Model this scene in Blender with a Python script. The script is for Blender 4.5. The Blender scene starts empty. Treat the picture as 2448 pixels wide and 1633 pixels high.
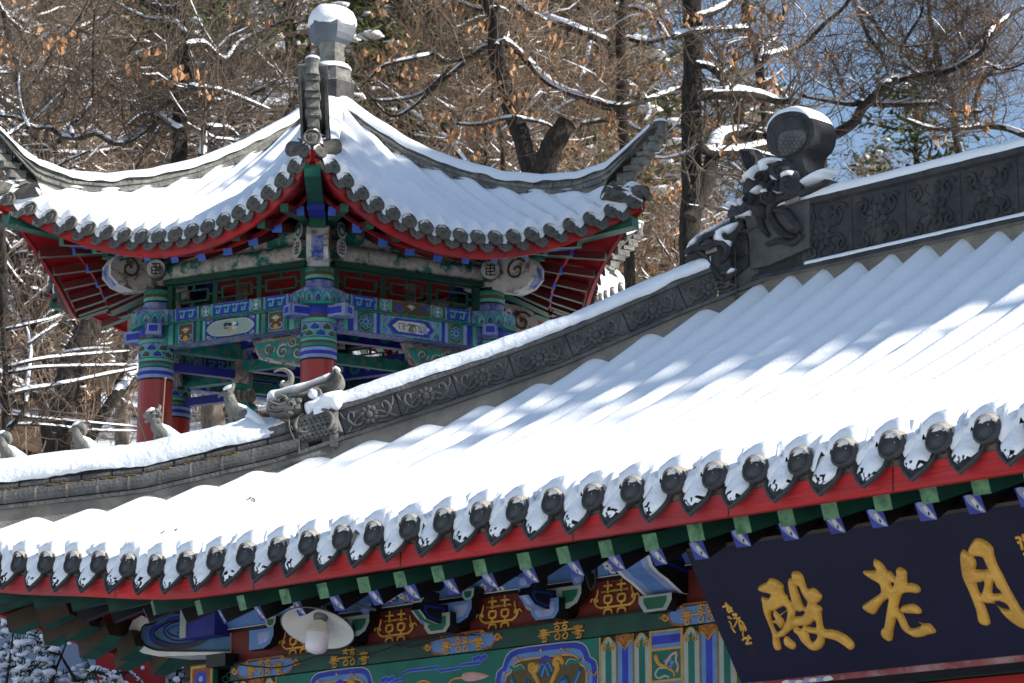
import bpy, math, random
import numpy as np
from mathutils import Vector, Matrix
from math import sin, cos, pi, radians as R

C = bpy.context.scene
COL = C.collection

# ------------------------------------------------------------------ camera
PITCH = R(12.8)
CAMZ = 1.6
cam = bpy.data.cameras.new('camera')
cam.lens = 105.0
cam.sensor_width = 36.0
cam.clip_start = 0.5
cam.clip_end = 3000
cam.dof.use_dof = True
cam.dof.focus_distance = 17.0
cam.dof.aperture_fstop = 9.0
camo = bpy.data.objects.new('camera', cam)
COL.objects.link(camo)
camo.location = (0, 0, CAMZ)
camo.rotation_euler = (pi / 2 + PITCH, 0, 0)
C.camera = camo

# ------------------------------------------------------------------ world, sun, exposure
SUN_EL, SUN_AZ = R(31), R(17)          # sun stands to the right of the view, slightly behind the camera plane
SUN_DIR = Vector((cos(SUN_EL) * cos(SUN_AZ), -cos(SUN_EL) * sin(SUN_AZ), sin(SUN_EL)))
W = bpy.data.worlds.new('World')
C.world = W
W.use_nodes = True
nt = W.node_tree
bg = nt.nodes['Background']
sky = nt.nodes.new('ShaderNodeTexSky')
sky.sky_type = 'NISHITA'
sky.sun_disc = False
sky.sun_elevation = SUN_EL
sky.sun_rotation = math.atan2(SUN_DIR.x, SUN_DIR.y)
sky.altitude = 300
sky.air_density = 1.0
sky.dust_density = 0.5
sky.ozone_density = 1.5
nt.links.new(sky.outputs[0], bg.inputs[0])
bg.inputs[1].default_value = 0.12
sl = bpy.data.lights.new('sun', 'SUN')
sl.energy = 5.0
sl.angle = R(0.53)
sl.color = (1.0, 0.945, 0.86)
slo = bpy.data.objects.new('sun', sl)
COL.objects.link(slo)
slo.location = (40, -4, 30)
slo.rotation_euler = SUN_DIR.to_track_quat('Z', 'Y').to_euler()
vs = C.view_settings
vs.view_transform = 'Standard'
vs.look = 'None'
vs.exposure = 0.55
vs.gamma = 1.0
C.cycles.max_bounces = 6
C.cycles.diffuse_bounces = 3
C.cycles.glossy_bounces = 2
C.cycles.transparent_max_bounces = 4

# ------------------------------------------------------------------ materials
MATS = {}
def mat(name, col, rough=.7, var=.12, scale=6., bump=0., bscale=40., col2=None, cover=.5, cscale=3., spec=.3, metal=0., sharp=.06, detail=4., stretch=(1, 1, 1), sss=0.):
    """procedural paint: base colour with value variation, an optional second colour in noise patches, noise bump"""
    m = bpy.data.materials.new(name)
    m.use_nodes = True
    n, l = m.node_tree.nodes, m.node_tree.links
    b = n['Principled BSDF']
    b.inputs['Roughness'].default_value = rough
    b.inputs['Specular IOR Level'].default_value = spec
    b.inputs['Metallic'].default_value = metal
    tc = n.new('ShaderNodeTexCoord')
    mp = n.new('ShaderNodeMapping')
    mp.inputs['Scale'].default_value = stretch
    l.new(tc.outputs['Object'], mp.inputs[0])
    nz = n.new('ShaderNodeTexNoise')
    nz.inputs['Scale'].default_value = scale
    nz.inputs['Detail'].default_value = detail
    l.new(mp.outputs[0], nz.inputs['Vector'])
    mr = n.new('ShaderNodeMapRange')
    mr.inputs[1].default_value = .3
    mr.inputs[2].default_value = .7
    mr.inputs[3].default_value = 1 - var
    mr.inputs[4].default_value = 1 + var
    l.new(nz.outputs[0], mr.inputs[0])
    mx = n.new('ShaderNodeVectorMath')
    mx.operation = 'SCALE'
    mx.inputs[0].default_value = col
    l.new(mr.outputs[0], mx.inputs[3])
    out = mx.outputs[0]
    if col2 is not None:
        n2 = n.new('ShaderNodeTexNoise')
        n2.inputs['Scale'].default_value = cscale
        n2.inputs['Detail'].default_value = 7
        n2.inputs['Roughness'].default_value = .65
        l.new(mp.outputs[0], n2.inputs['Vector'])
        r2 = n.new('ShaderNodeMapRange')
        t = .5 + (.5 - cover) * .5
        r2.inputs[1].default_value = t - sharp
        r2.inputs[2].default_value = t + sharp
        l.new(n2.outputs[0], r2.inputs[0])
        mm = n.new('ShaderNodeMix')
        mm.data_type = 'RGBA'
        l.new(r2.outputs[0], mm.inputs[0])
        l.new(out, mm.inputs[6])
        mm.inputs[7].default_value = (*col2, 1)
        out = mm.outputs[2]
    l.new(out, b.inputs['Base Color'])
    if bump > 0:
        nb = n.new('ShaderNodeTexNoise')
        nb.inputs['Scale'].default_value = bscale
        nb.inputs['Detail'].default_value = 6
        l.new(mp.outputs[0], nb.inputs['Vector'])
        bp = n.new('ShaderNodeBump')
        bp.inputs['Strength'].default_value = bump
        bp.inputs['Distance'].default_value = .02
        l.new(nb.outputs[0], bp.inputs['Height'])
        l.new(bp.outputs[0], b.inputs['Normal'])
    if sss > 0:
        b.inputs['Subsurface Weight'].default_value = sss
        b.inputs['Subsurface Radius'].default_value = (.03, .03, .035)
    MATS[name] = m
    return m

mat('snow', (.86, .88, .91), .75, .02, 3, .25, 60, spec=.2)
mat('snow_rough', (.86, .88, .91), .8, .03, 6, .38, 34, spec=.2)
mat('tile_dark', (.052, .053, .056), .75, .3, 14, .3, 70, col2=(.09, .085, .078), cover=.3, cscale=9)
mat('tile_side', (.36, .325, .275), .9, .15, 18, .3, 90)
mat('mortar', (.17, .155, .135), .95, .3, 16, .7, 60, col2=(.08, .08, .078), cover=.35, cscale=12)
mat('plaster', (.27, .245, .205), .95, .22, 9, .35, 60, col2=(.12, .115, .11), cover=.4, cscale=3.2, sharp=.16)
mat('ridge_grey', (.115, .113, .108), .88, .28, 12, .5, 55, col2=(.075, .075, .076), cover=.42, cscale=5, sharp=.14)
mat('ridge_dark', (.046, .046, .049), .85, .3, 12, .5, 55, col2=(.10, .095, .088), cover=.25, cscale=5, sharp=.12)
mat('figure_grey', (.19, .183, .165), .9, .2, 22, .45, 80, col2=(.1, .1, .09), cover=.35, cscale=10, sharp=.14)
mat('lichen', (.2, .13, .03), 1., .4, 30, .8, 60)
mat('red_paint', (.44, .016, .016), .55, .3, 5, .3, 24, col2=(.27, .05, .06), cover=.38, cscale=2.2, sharp=.16, stretch=(.35, 2, 2))
mat('red_board', (.36, .012, .014), .55, .2, 5)
mat('red_dark', (.13, .012, .012), .6, .2, 5)
mat('red_column', (.34, .028, .018), .35, .12, 5, spec=.45)
mat('green_dark', (.007, .05, .035), .5, .25, 7)
mat('green_mid', (.012, .105, .062), .5, .25, 8)
mat('green_end', (.10, .22, .115), .65, .3, 20, col2=(.03, .10, .05), cover=.36, cscale=22, sharp=.1)
mat('teal', (.012, .22, .165), .6, .22, 9)
mat('teal_old', (.016, .20, .165), .75, .3, 14, col2=(.17, .165, .145), cover=.36, cscale=16, sharp=.05)
mat('teal_light', (.10, .38, .31), .65, .18, 9)
mat('blue', (.025, .04, .36), .6, .25, 12)
mat('blue_end', (.05, .16, .62), .5, .15, 8)
mat('blue_old', (.055, .085, .36), .7, .3, 14, col2=(.26, .30, .42), cover=.5, cscale=14, sharp=.1)
mat('blue_deep', (.016, .022, .20), .55, .2, 8)
mat('teal_hall', (.008, .125, .098), .6, .25, 5)
mat('blue_light', (.10, .21, .45), .6, .14, 8)
mat('lilac', (.25, .31, .53), .7, .25, 12, col2=(.3, .33, .42), cover=.35, cscale=14, sharp=.1)
mat('white_paint', (.62, .63, .60), .6, .1, 10)
mat('white_old', (.58, .57, .54), .75, .15, 12, col2=(.16, .14, .12), cover=.36, cscale=8)
mat('grey_green', (.30, .36, .32), .6, .1, 10)
mat('brown_panel', (.09, .06, .025), .6, .2, 12)
mat('black_paint', (.006, .006, .007), .45, .2, 9)
mat('dark_brown', (.045, .032, .02), .7, .3, 6)  # dark brown of the end rafter sides and one carved beam line
mat('maroon', (.12, .017, .014), .6, .22, 7)
mat('gold', (.62, .34, .05), .38, .22, 18, .3, 45, col2=(.33, .17, .03), cover=.22, cscale=9, sharp=.15, spec=.5)
mat('gold_thin', (.50, .25, .04), .5, .2, 20)
mat('ochre', (.5, .25, .06), .6, .15, 12)
mat('rust', (.25, .085, .03), .7, .25, 14)
mat('pink', (.5, .3, .27), .7, .2, 14)
mat('navy', (.008, .008, .026), .4, .25, 4, .04, 30, col2=(.011, .011, .03), cover=.3, cscale=3, sharp=.25, spec=.3)
mat('plaque_edge', (.055, .045, .035), .6, .3, 9)
mat('wood_grey', (.20, .165, .135), .85, .3, 10, .5, 40, col2=(.42, .40, .36), cover=.4, cscale=9, stretch=(1, 1, 1))
mat('log_paint', (.45, .42, .37), .8, .35, 18, .5, 40, col2=(.02, .17, .125), cover=.42, cscale=7, sharp=.03)
mat('log_bare', (.42, .39, .34), .85, .25, 12, .5, 40, col2=(.13, .11, .09), cover=.42, cscale=10, sharp=.03)
mat('brick_grey', (.23, .225, .20), .9, .3, 14, .7, 40, col2=(.10, .10, .10), cover=.4, cscale=6, sharp=.12)
mat('cap_grey', (.15, .14, .12), .9, .28, 20, .4, 70, col2=(.075, .072, .068), cover=.4, cscale=14)
mat('lamp_out', (.10, .13, .13), .4, .1, 5)
mat('lamp_in', (.72, .74, .68), .25, .05, 5, spec=.5)
mat('bulb', (.70, .68, .74), .3, .03, 5, spec=.5)
mat('bulb_base', (.58, .54, .46), .5, .08, 12)
mat('cable', (.02, .018, .017), .6, .1, 8)
mat('bark', (.028, .023, .02), .95, .5, 26, 1., 55, col2=(.075, .06, .047), cover=.32, cscale=28, sharp=.1, stretch=(1, 1, .3))
mat('bark_pale', (.16, .125, .095), .95, .35, 30, .8, 50, col2=(.24, .20, .16), cover=.4, cscale=20, stretch=(1, 1, .3))
mat('twig', (.21, .15, .105), .9, .4, 3)
mat('twig_dark', (.11, .085, .065), .9, .4, 3)
mat('leaf_brown', (.40, .22, .115), .8, .4, 2.5, spec=.15)
mat('pine', (.065, .085, .026), .9, .45, 1.2)
mat('blue_tip', (.05, .065, .30), .65, .25, 12)
mat('lattice_green', (.008, .06, .04), .6, .2, 9)
mat('steel_blue', (.045, .115, .215), .65, .2, 6)
mat('yew', (.022, .045, .02), .9, .4, 6)
mat('litter', (.095, .065, .042), 1., .5, 1.6, .8, 6, col2=(.80, .83, .88), cover=.44, cscale=.55, sharp=.04, detail=8)
mat('wall_blue', (.30, .35, .46), .8, .05, 2)
mat('wall_red', (.36, .02, .022), .7, .08, 3)
mat('stone_blue', (.165, .18, .205), .8, .15, 5, .3, 30, col2=(.11, .12, .14), cover=.35, cscale=4, sharp=.15)
mat('frame_red', (.22, .06, .06), .8, .3, 6, col2=(.32, .2, .2), cover=.4, cscale=4)
mat('seal', (.022, .009, .016), .6, .3, 9)
mat('ground_snow', (.7, .7, .71), .9, .2, 2)  # snow on the ground, its grey set by the wanted bounce light
mat('stone', (.3, .29, .27), .9, .2, 4, .4, 20)

# ------------------------------------------------------------------ mesh builder
def V(*a):
    return np.array(a if len(a) > 1 else a[0], float)

def nrm(v):
    return v / (np.linalg.norm(v) + 1e-12)

class MB:
    def __init__(s):
        s.v, s.f, s.m = [], [], []
    def add(s, verts, faces, mi=0):
        o = len(s.v)
        s.v += [tuple(map(float, p)) for p in verts]
        s.f += [tuple(i + o for i in f) for f in faces]
        s.m += [mi] * len(faces) if isinstance(mi, int) else list(mi)
        return s
    def grid(s, P, mi=0, cu=False, cv=False, skip=None):
        """P[i][j] points"""
        n, m = len(P), len(P[0])
        vv = [p for row in P for p in row]
        ff = []
        for i in range(n if cu else n - 1):
            for j in range(m if cv else m - 1):
                a, b = i, (i + 1) % n
                c, d = j, (j + 1) % m
                if skip and skip(i, j):
                    continue
                ff.append((a * m + c, b * m + c, b * m + d, a * m + d))
        return s.add(vv, ff, mi)
    def box(s, c, d, mi=0, fr=None):
        """centre, full dims, optional 3 axes"""
        c = V(c)
        ax = fr if fr is not None else (V(1, 0, 0), V(0, 1, 0), V(0, 0, 1))
        vv = []
        for z in (-.5, .5):
            for y in (-.5, .5):
                for x in (-.5, .5):
                    vv.append(c + ax[0] * x * d[0] + ax[1] * y * d[1] + ax[2] * z * d[2])
        return s.add(vv, [(0, 2, 3, 1), (4, 5, 7, 6), (0, 1, 5, 4), (2, 6, 7, 3), (0, 4, 6, 2), (1, 3, 7, 5)], mi)
    def beam(s, a, b, w, h, mi=0, up=V(0, 0, 1), mie=None):
        """box from a to b; mie = material of the end at a"""
        a, b = V(a), V(b)
        d = nrm(b - a)
        if abs(d @ up) > .99:
            up = V(.6, .8, 0)
        x = nrm(np.cross(d, up))
        u = np.cross(x, d)
        vv = []
        for p in (a, b):
            for (i, j) in ((-1, -1), (1, -1), (1, 1), (-1, 1)):
                vv.append(p + x * i * w / 2 + u * j * h / 2)
        ms = [mi if mie is None else mie, mi, mi, mi, mi, mi]
        return s.add(vv, [(0, 1, 2, 3), (7, 6, 5, 4), (0, 4, 5, 1), (1, 5, 6, 2), (2, 6, 7, 3), (3, 7, 4, 0)], ms)
    def prism(s, poly, pl, h0, h1, mi=0, ms=None, back=True):
        """2-D polygon on plane pl extruded from height h0 to h1; ms = side material"""
        n = len(poly)
        a = sum(poly[i][0] * poly[(i + 1) % n][1] - poly[(i + 1) % n][0] * poly[i][1] for i in range(n))
        if a < 0:
            poly = poly[::-1]
        vv = [pl(p[0], p[1], h1) for p in poly] + [pl(p[0], p[1], h0) for p in poly]
        ff = [tuple(range(n))] + [(i + n, (i + 1) % n + n, (i + 1) % n, i) for i in range(n)]
        mm = [mi] + [mi if ms is None else ms] * n
        if back:
            ff.append(tuple(range(2 * n - 1, n - 1, -1)))
            mm.append(mi if ms is None else ms)
        return s.add(vv, ff, mm)
    def tube(s, path, r, n=6, mi=0, caps=True, squash=None):
        path = [V(p) for p in path]
        m = len(path)
        rr = [r] * m if np.isscalar(r) else list(r)
        t = nrm(path[1] - path[0])
        ref = V(0, 0, 1) if abs(t[2]) < .9 else V(1, 0, 0)
        x = nrm(np.cross(ref, t))
        P = []
        for i in range(m):
            if i == 0:
                t = nrm(path[1] - path[0])
            elif i == m - 1:
                t = nrm(path[-1] - path[-2])
            else:
                t = nrm(path[i + 1] - path[i - 1])
            x = nrm(x - t * (x @ t))
            y = np.cross(t, x)
            P.append([path[i] + (x * cos(2 * pi * k / n) + y * sin(2 * pi * k / n)) * rr[i] for k in range(n)])
        s.grid(P, mi, cv=True)
        if caps:
            o = len(s.v) - m * n
            s.f += [tuple(o + k for k in range(n - 1, -1, -1)), tuple(o + (m - 1) * n + k for k in range(n))]
            s.m += [mi, mi]
        return s
    def lathe(s, prof, c, n=16, mi=0, ax=None, rot=0., caps=True):
        """prof [(r, h)] round axis; ax = (x, y, axis)"""
        c = V(c)
        ax = ax or (V(1, 0, 0), V(0, 1, 0), V(0, 0, 1))
        P = [[c + ax[2] * h + (ax[0] * cos(2 * pi * k / n + rot) + ax[1] * sin(2 * pi * k / n + rot)) * r for k in range(n)] for r, h in prof]
        ml = mi if isinstance(mi, int) else [m_ for m_ in mi for _ in range(n)]
        s.grid(P, ml, cv=True)
        if caps:
            o = len(s.v) - len(prof) * n
            e0 = mi if isinstance(mi, int) else mi[0]
            e1 = mi if isinstance(mi, int) else mi[-1]
            s.f += [tuple(o + k for k in range(n - 1, -1, -1)), tuple(o + (len(prof) - 1) * n + k for k in range(n))]
            s.m += [e0, e1]
        return s
    def ball(s, c, r, mi=0, nu=8, nv=6, jit=0., rnd=None, fr=None):
        c = V(c)
        r = V(r, r, r) if np.isscalar(r) else V(r)
        ax = fr if fr is not None else (V(1, 0, 0), V(0, 1, 0), V(0, 0, 1))
        P = []
        for i in range(nv + 1):
            th = pi * i / nv
            row = []
            for k in range(nu):
                ph = 2 * pi * k / nu
                j = 1 + (rnd.uniform(-jit, jit) if jit and 0 < i < nv else 0)
                q = (sin(th) * cos(ph) * r[0] * j, sin(th) * sin(ph) * r[1] * j, cos(th) * r[2] * j)
                row.append(c + ax[0] * q[0] + ax[1] * q[1] + ax[2] * q[2])
            P.append(row)
        return s.grid(P, mi, cv=True)
    def stroke(s, pts, w, pl, h0, h1, mi=0, smooth=3):
        """raised rounded brush stroke on plane pl; w scalar or list"""
        q = [V(p) for p in pts]
        ww = [w] * len(q) if np.isscalar(w) else list(w)
        if smooth and len(q) > 2:
            q, ww = spline(q, ww, smooth)
        m = len(q)
        P = []
        for i in range(m):
            a, b = q[max(i - 1, 0)], q[min(i + 1, m - 1)]
            t = nrm(b - a)
            nx = V(-t[1], t[0])
            k = ww[i] / 2
            row = []
            for e, hh in ((-1, 0), (-.8, .7), (0, 1), (.8, .7), (1, 0)):
                p = q[i] + nx * k * e
                row.append(pl(p[0], p[1], h0 + (h1 - h0) * hh))
            P.append(row)
        # rounded ends
        for end, i, sg in ((0, 0, -1), (1, m - 1, 1)):
            t = nrm(q[1] - q[0]) if end == 0 else nrm(q[-1] - q[-2])
            nx = V(-t[1], t[0])
            row = []
            for e, hh in ((-.55, 0), (-.45, .25), (0, .35), (.45, .25), (.55, 0)):
                p = q[i] + sg * t * ww[i] * .38 + nx * ww[i] / 2 * e
                row.append(pl(p[0], p[1], h0 + (h1 - h0) * hh))
            P = [row] + P if end == 0 else P + [row]
        return s.grid(P, mi)
    def line(s, pts, w, pl, h, mi=0, smooth=0, closed=False):
        """flat painted line, a thin strip h above the plane"""
        q = [V(p) for p in pts]
        if closed:
            q = q + [q[0], q[1]]
        ww = [w] * len(q) if np.isscalar(w) else list(w)
        if smooth and len(q) > 2:
            q, ww = spline(q, ww, smooth)
        m = len(q)
        P = []
        for i in range(m):
            t = nrm(q[min(i + 1, m - 1)] - q[max(i - 1, 0)])
            nx = V(-t[1], t[0]) * ww[i] / 2
            P.append([pl(*(q[i] + nx), h), pl(*(q[i] - nx), h)])
        return s.grid(P, mi)
    def poly(s, poly, pl, h, mi=0):
        n = len(poly)
        a = sum(poly[i][0] * poly[(i + 1) % n][1] - poly[(i + 1) % n][0] * poly[i][1] for i in range(n))
        if a < 0:
            poly = poly[::-1]
        return s.add([pl(p[0], p[1], h) for p in poly], [tuple(range(n))], mi)
    def build(s, name, mats, parent=None, smooth=False, scale=1., off=(0, 0, 0)):
        me = bpy.data.meshes.new(name)
        if scale != 1. or any(off):
            vv = [(p[0] * scale + off[0], p[1] * scale + off[1], p[2] * scale + off[2]) for p in s.v]
        else:
            vv = s.v
        me.from_pydata(vv, [], s.f)
        if isinstance(mats, str):
            mats = [mats]
        for m in mats:
            me.materials.append(MATS[m])
        if len(mats) > 1:
            me.polygons.foreach_set('material_index', s.m)
        if smooth:
            me.polygons.foreach_set('use_smooth', [True] * len(s.f))
        me.update()
        o = bpy.data.objects.new(name, me)
        COL.objects.link(o)
        if parent is not None:
            o.parent = parent
        return o

def spline(q, ww, k=3):
    """Catmull-Rom through the points, k sub-steps"""
    q = [V(p) for p in q]
    oq, ow = [], []
    m = len(q)
    for i in range(m - 1):
        p0, p1, p2, p3 = q[max(i - 1, 0)], q[i], q[i + 1], q[min(i + 2, m - 1)]
        for j in range(k):
            t = j / k
            oq.append(.5 * ((2 * p1) + (p2 - p0) * t + (2 * p0 - 5 * p1 + 4 * p2 - p3) * t * t + (3 * p1 - p0 - 3 * p2 + p3) * t ** 3))
            ow.append(ww[i] * (1 - t) + ww[i + 1] * t)
    oq.append(q[-1])
    ow.append(ww[-1])
    return oq, ow

def plane(o, ux, uy):
    o, ux, uy = V(o), nrm(V(ux)), nrm(V(uy))
    un = np.cross(ux, uy)
    return lambda a, b, h=0.: o + ux * a + uy * b + un * h

def ell(cx, cy, rx, ry, n=20, a0=0., a1=2 * pi):
    return [(cx + rx * cos(a0 + (a1 - a0) * i / n), cy + ry * sin(a0 + (a1 - a0) * i / n)) for i in range(n if a1 - a0 > 6.2 else n + 1)]

def rect(x0, y0, x1, y1):
    return [(x0, y0), (x1, y0), (x1, y1), (x0, y1)]

def spiral(cx, cy, r, turns=1.5, a0=0., sg=1, n=14, r0=.12):
    return [(cx + r * (1 - (1 - r0) * i / n) * cos(a0 + sg * 2 * pi * turns * i / n), cy + r * (1 - (1 - r0) * i / n) * sin(a0 + sg * 2 * pi * turns * i / n)) for i in range(n + 1)]

def empty(name, loc=(0, 0, 0), rz=0., label=None, cat=None, group=None):
    o = bpy.data.objects.new(name, None)
    COL.objects.link(o)
    o.location = loc
    o.rotation_euler = (0, 0, rz)
    o.empty_display_size = .3
    tag(o, label, cat, group)
    return o

def tag(o, label=None, cat=None, group=None, kind=None):
    for k, v in (('label', label), ('category', cat), ('group', group), ('kind', kind)):
        if v:
            o[k] = v
    return o

def dup(o, parent=None):
    c = o.copy()
    COL.objects.link(c)
    c.parent = parent
    for ch in list(o.children):
        dup(ch, c)
    return c

_rs = np.random.RandomState(3)
_N = _rs.rand(64, 64)
def vnoise(x, y):
    """cheap value noise 0..1"""
    xi, yi = int(math.floor(x)), int(math.floor(y))
    fx, fy = x - xi, y - yi
    fx, fy = fx * fx * (3 - 2 * fx), fy * fy * (3 - 2 * fy)
    a, b = _N[xi % 64, yi % 64], _N[(xi + 1) % 64, yi % 64]
    c, d = _N[xi % 64, (yi + 1) % 64], _N[(xi + 1) % 64, (yi + 1) % 64]
    return (a * (1 - fx) + b * fx) * (1 - fy) + (c * (1 - fx) + d * fx) * fy
def sstep(a, b, x):
    t = min(max((x - a) / (b - a), 0.), 1.)
    return t * t * (3 - 2 * t)

# photograph geometry: a ray through a point of the picture, used to lay out traced shapes on real planes
FPX = 7140.
def ray(x, y):
    u, v = (x - 1224) / FPX, -(y - 816.5) / FPX
    return V(u, cos(PITCH) - v * sin(PITCH), sin(PITCH) + v * cos(PITCH))
# ------------------------------------------------------------------ pillow shapes: traced outlines swelling from a plane
def _inside(px, py, polys):
    c = np.zeros(px.shape, bool)
    for P in polys:
        n = len(P)
        for i in range(n):
            x0, y0 = P[i]
            x1, y1 = P[(i + 1) % n]
            if y0 == y1:
                continue
            k = ((y0 > py) != (y1 > py)) & (px < (x1 - x0) * (py - y0) / (y1 - y0) + x0)
            c ^= k
    return c
def smooth_poly(P, k=3):
    P = [V(p) for p in P]
    n = len(P)
    o = []
    for i in range(n):
        p0, p1, p2, p3 = P[i - 1], P[i], P[(i + 1) % n], P[(i + 2) % n]
        for j in range(k):
            t = j / k
            o.append(.5 * ((2 * p1) + (p2 - p0) * t + (2 * p0 - 5 * p1 + 4 * p2 - p3) * t * t + (3 * p1 - p0 - 3 * p2 + p3) * t ** 3))
    return o
def pillow(mb, polys, pl, h0, h1, rad, res, mi=0, sm=3, noise=0.):
    """outline (even-odd list of polygons) swelling smoothly from h0 at its edge to h1 at depth rad inside it"""
    if sm:
        polys = [smooth_poly(p, sm) for p in polys]
    allp = np.array([p for P in polys for p in P])
    x0, y0 = allp.min(0) - res
    x1, y1 = allp.max(0) + res
    nx, ny = int((x1 - x0) / res) + 2, int((y1 - y0) / res) + 2
    gx, gy = np.meshgrid(x0 + np.arange(nx) * res, y0 + np.arange(ny) * res, indexing='ij')
    ins = _inside(gx, gy, polys)
    A = np.array([p for P in polys for p in P])
    B = np.array([p for P in polys for p in list(P[1:]) + [P[0]]])
    D = B - A
    L2 = (D ** 2).sum(1) + 1e-12
    G = np.stack([gx.ravel(), gy.ravel()], 1)
    best = np.full(len(G), 1e9)
    near = np.zeros_like(G)
    for i in range(len(A)):
        t = np.clip(((G - A[i]) @ D[i]) / L2[i], 0, 1)
        q = A[i] + t[:, None] * D[i]
        d = ((G - q) ** 2).sum(1)
        k = d < best
        best[k] = d[k]
        near[k] = q[k]
    dist = np.sqrt(best).reshape(nx, ny)
    near = near.reshape(nx, ny, 2)
    cell = ins[:-1, :-1] | ins[1:, :-1] | ins[:-1, 1:] | ins[1:, 1:]
    idx = {}
    vv, ff = [], []
    def vid(i, j):
        if (i, j) not in idx:
            idx[(i, j)] = len(vv)
            if ins[i, j]:
                t = min(dist[i, j] / rad, 1.)
                h = h0 + (h1 - h0) * math.sqrt(1 - (1 - t) ** 2)
                if noise:
                    h += noise * t * (vnoise(gx[i, j] * 6, gy[i, j] * 6) - .5)
                vv.append(pl(gx[i, j], gy[i, j], h))
            else:
                vv.append(pl(near[i, j, 0], near[i, j, 1], h0))
        return idx[(i, j)]
    for i, j in zip(*np.nonzero(cell)):
        ff.append((vid(i, j), vid(i + 1, j), vid(i + 1, j + 1), vid(i, j + 1)))
    return mb.add(vv, ff, mi)

# ------------------------------------------------------------------ THE HALL (own frame: x along the front eave, y inward, z up; unit u = one tile row)
U = .23
AZ = R(44.9)
HO = V(-11.2411, 67.695, 9.5346)          # first eave tile seen from the camera, in u
DX, DY = V(cos(AZ), -sin(AZ)), V(sin(AZ), cos(AZ))
HZ = CAMZ + HO[2] * U
CL = V(-(HO[:2] @ DX), -(HO[:2] @ DY), -HO[2])
hall = empty('temple_hall', (HO[0] * U, HO[1] * U, 0), -AZ,
             'low temple hall in front with long snow covered roof and red eave board', 'temple hall')
def hb(mb, name, mats, parent=None, smooth=False):
    return mb.build(name, mats, hall if parent is None else parent, smooth, U, (0, 0, HZ))
def hl(x, y, n, d):
    """picture point -> hall frame, on the plane n.P = d"""
    r = ray(x, y)
    r = V(r[:2] @ DX, r[:2] @ DY, r[2])
    n = V(n)
    return CL + r * ((d - n @ CL) / (n @ r))
MIDX = 22.4
def lift(X):
    X = min(X, 2 * MIDX - X)
    return float(np.interp(X, [-5, -4, -2, -1, 0, 1, 2, 3, 4, 5, 6, 7.5], [1.55, 1.3, 1.0, .84, .69, .57, .46, .33, .2, .09, .02, 0]))
def prof(Y):
    return .45 + .37 * Y + .0132 * Y * Y
def yhip(X):
    return .875 * min(X, 2 * MIDX - X) + 3.51
def zroof(X, Y):
    if Y < 0:
        return prof(0) + .37 * Y + lift(X)
    return prof(Y) + lift(X)
YR = 13.25
def lside(Y):
    return lift(min(-4 + 1.6 * min(Y, 2 * YR - Y), 8))
rnd = random.Random(5)

# --- roof boarding under the snow (all four slopes), one part
mb = MB()
xs = np.concatenate([np.linspace(-4, 12, 40), np.linspace(13, 2 * MIDX - 12, 22), np.linspace(2 * MIDX - 11.5, 2 * MIDX + 4, 34)])
def slope_pt(X, t):
    Y = max(min(YR, yhip(X)), .02) * t
    return V(X, .1 + Y, zroof(X, Y) - .55)
mb.grid([[slope_pt(X, t) for t in np.linspace(0, 1, 14)] for X in xs])
mb.grid([[(p := slope_pt(X, t)) * V(1, -1, 1) + V(0, 2 * YR, 0) for t in np.linspace(0, 1, 8)] for X in xs][::-1])
for sg in (0, 1):
    rows = []
    for Y in np.linspace(0, 2 * YR, 40):
        ym = min(Y, 2 * YR - Y)
        Xp = (ym - 3.51) / .875                       # mirror of the front slope in the hip
        row = []
        for t in np.linspace(0, 1, 10):
            xh = Xp
            X = -4.01 + (xh + 4.01) * t
            row.append(V(X if not sg else 2 * MIDX - X, Y + .1, zroof(Xp, .875 * X + 3.51) - .55))
        rows.append(row)
    mb.grid(rows)
roof = hb(mb, 'roof', 'mortar')

# --- snow on the front slope
def snow_h(X, Y):
    d = X - round(X)
    i = round(X)
    base = zroof(X, Y)
    c = .5 + .5 * cos(2 * pi * d)
    amp = .21 + .17 * sstep(8, 12.5, Y) + .05 * vnoise(i * 5.1, 1)
    h = base - amp * (1 - c ** .85)
    h += .07 * (vnoise(X * .9 + 3, Y * .55) - .5) + .05 * (vnoise(i * 7.3, Y * 1.3 + i) - .5)
    e = 1 - sstep(.3, 1.1, Y)
    if e > 0:
        # near the eave each round tile carries its own rounded drift, with a bare right flank by the cap
        dd = min(abs(d) / (.45 + .03 * vnoise(i * 3.3, Y * 4)), 1.)
        k = math.sqrt(1 - dd ** 2.2)
        he = base - .36 * (1 - k)
        rag = .30 + .55 * (vnoise(i * 3.1 + 5, 2.2) - .5) + .4 * (vnoise(X * 11, Y * 9) - .5)
        if d > .0 and Y < rag:
            he -= .26 * sstep(.12, .22 + .05 * vnoise(Y * 7, i), d) * (1 - sstep(.36, .47, d)) * sstep(0, .12, rag - Y)
        he += .03 * (vnoise(X * 4, Y * 4) - .5) + .05 * (vnoise(i * 9.7, 3.3) - .5)
        h = h * (1 - e) + he * e
    if Y < .16:
        h -= .19 * (1 - math.sqrt(max(1 - (1 - Y / .16) ** 2, 0))) * sstep(.5, .3, abs(d)) if False else .19 * (1 - math.sqrt(max(1 - (1 - Y / .16) ** 2, 0))) * (1 - sstep(.24, .4, abs(d)))
    return h
mb = MB()
X0, X1 = -3.6, 30.6
nX = int((X1 - X0) * 20)
fr_ = np.concatenate([np.linspace(0, .02, 3)[:-1], np.linspace(.02, .11, 14)[:-1], np.linspace(.11, 1, 44)])
P = []
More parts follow.
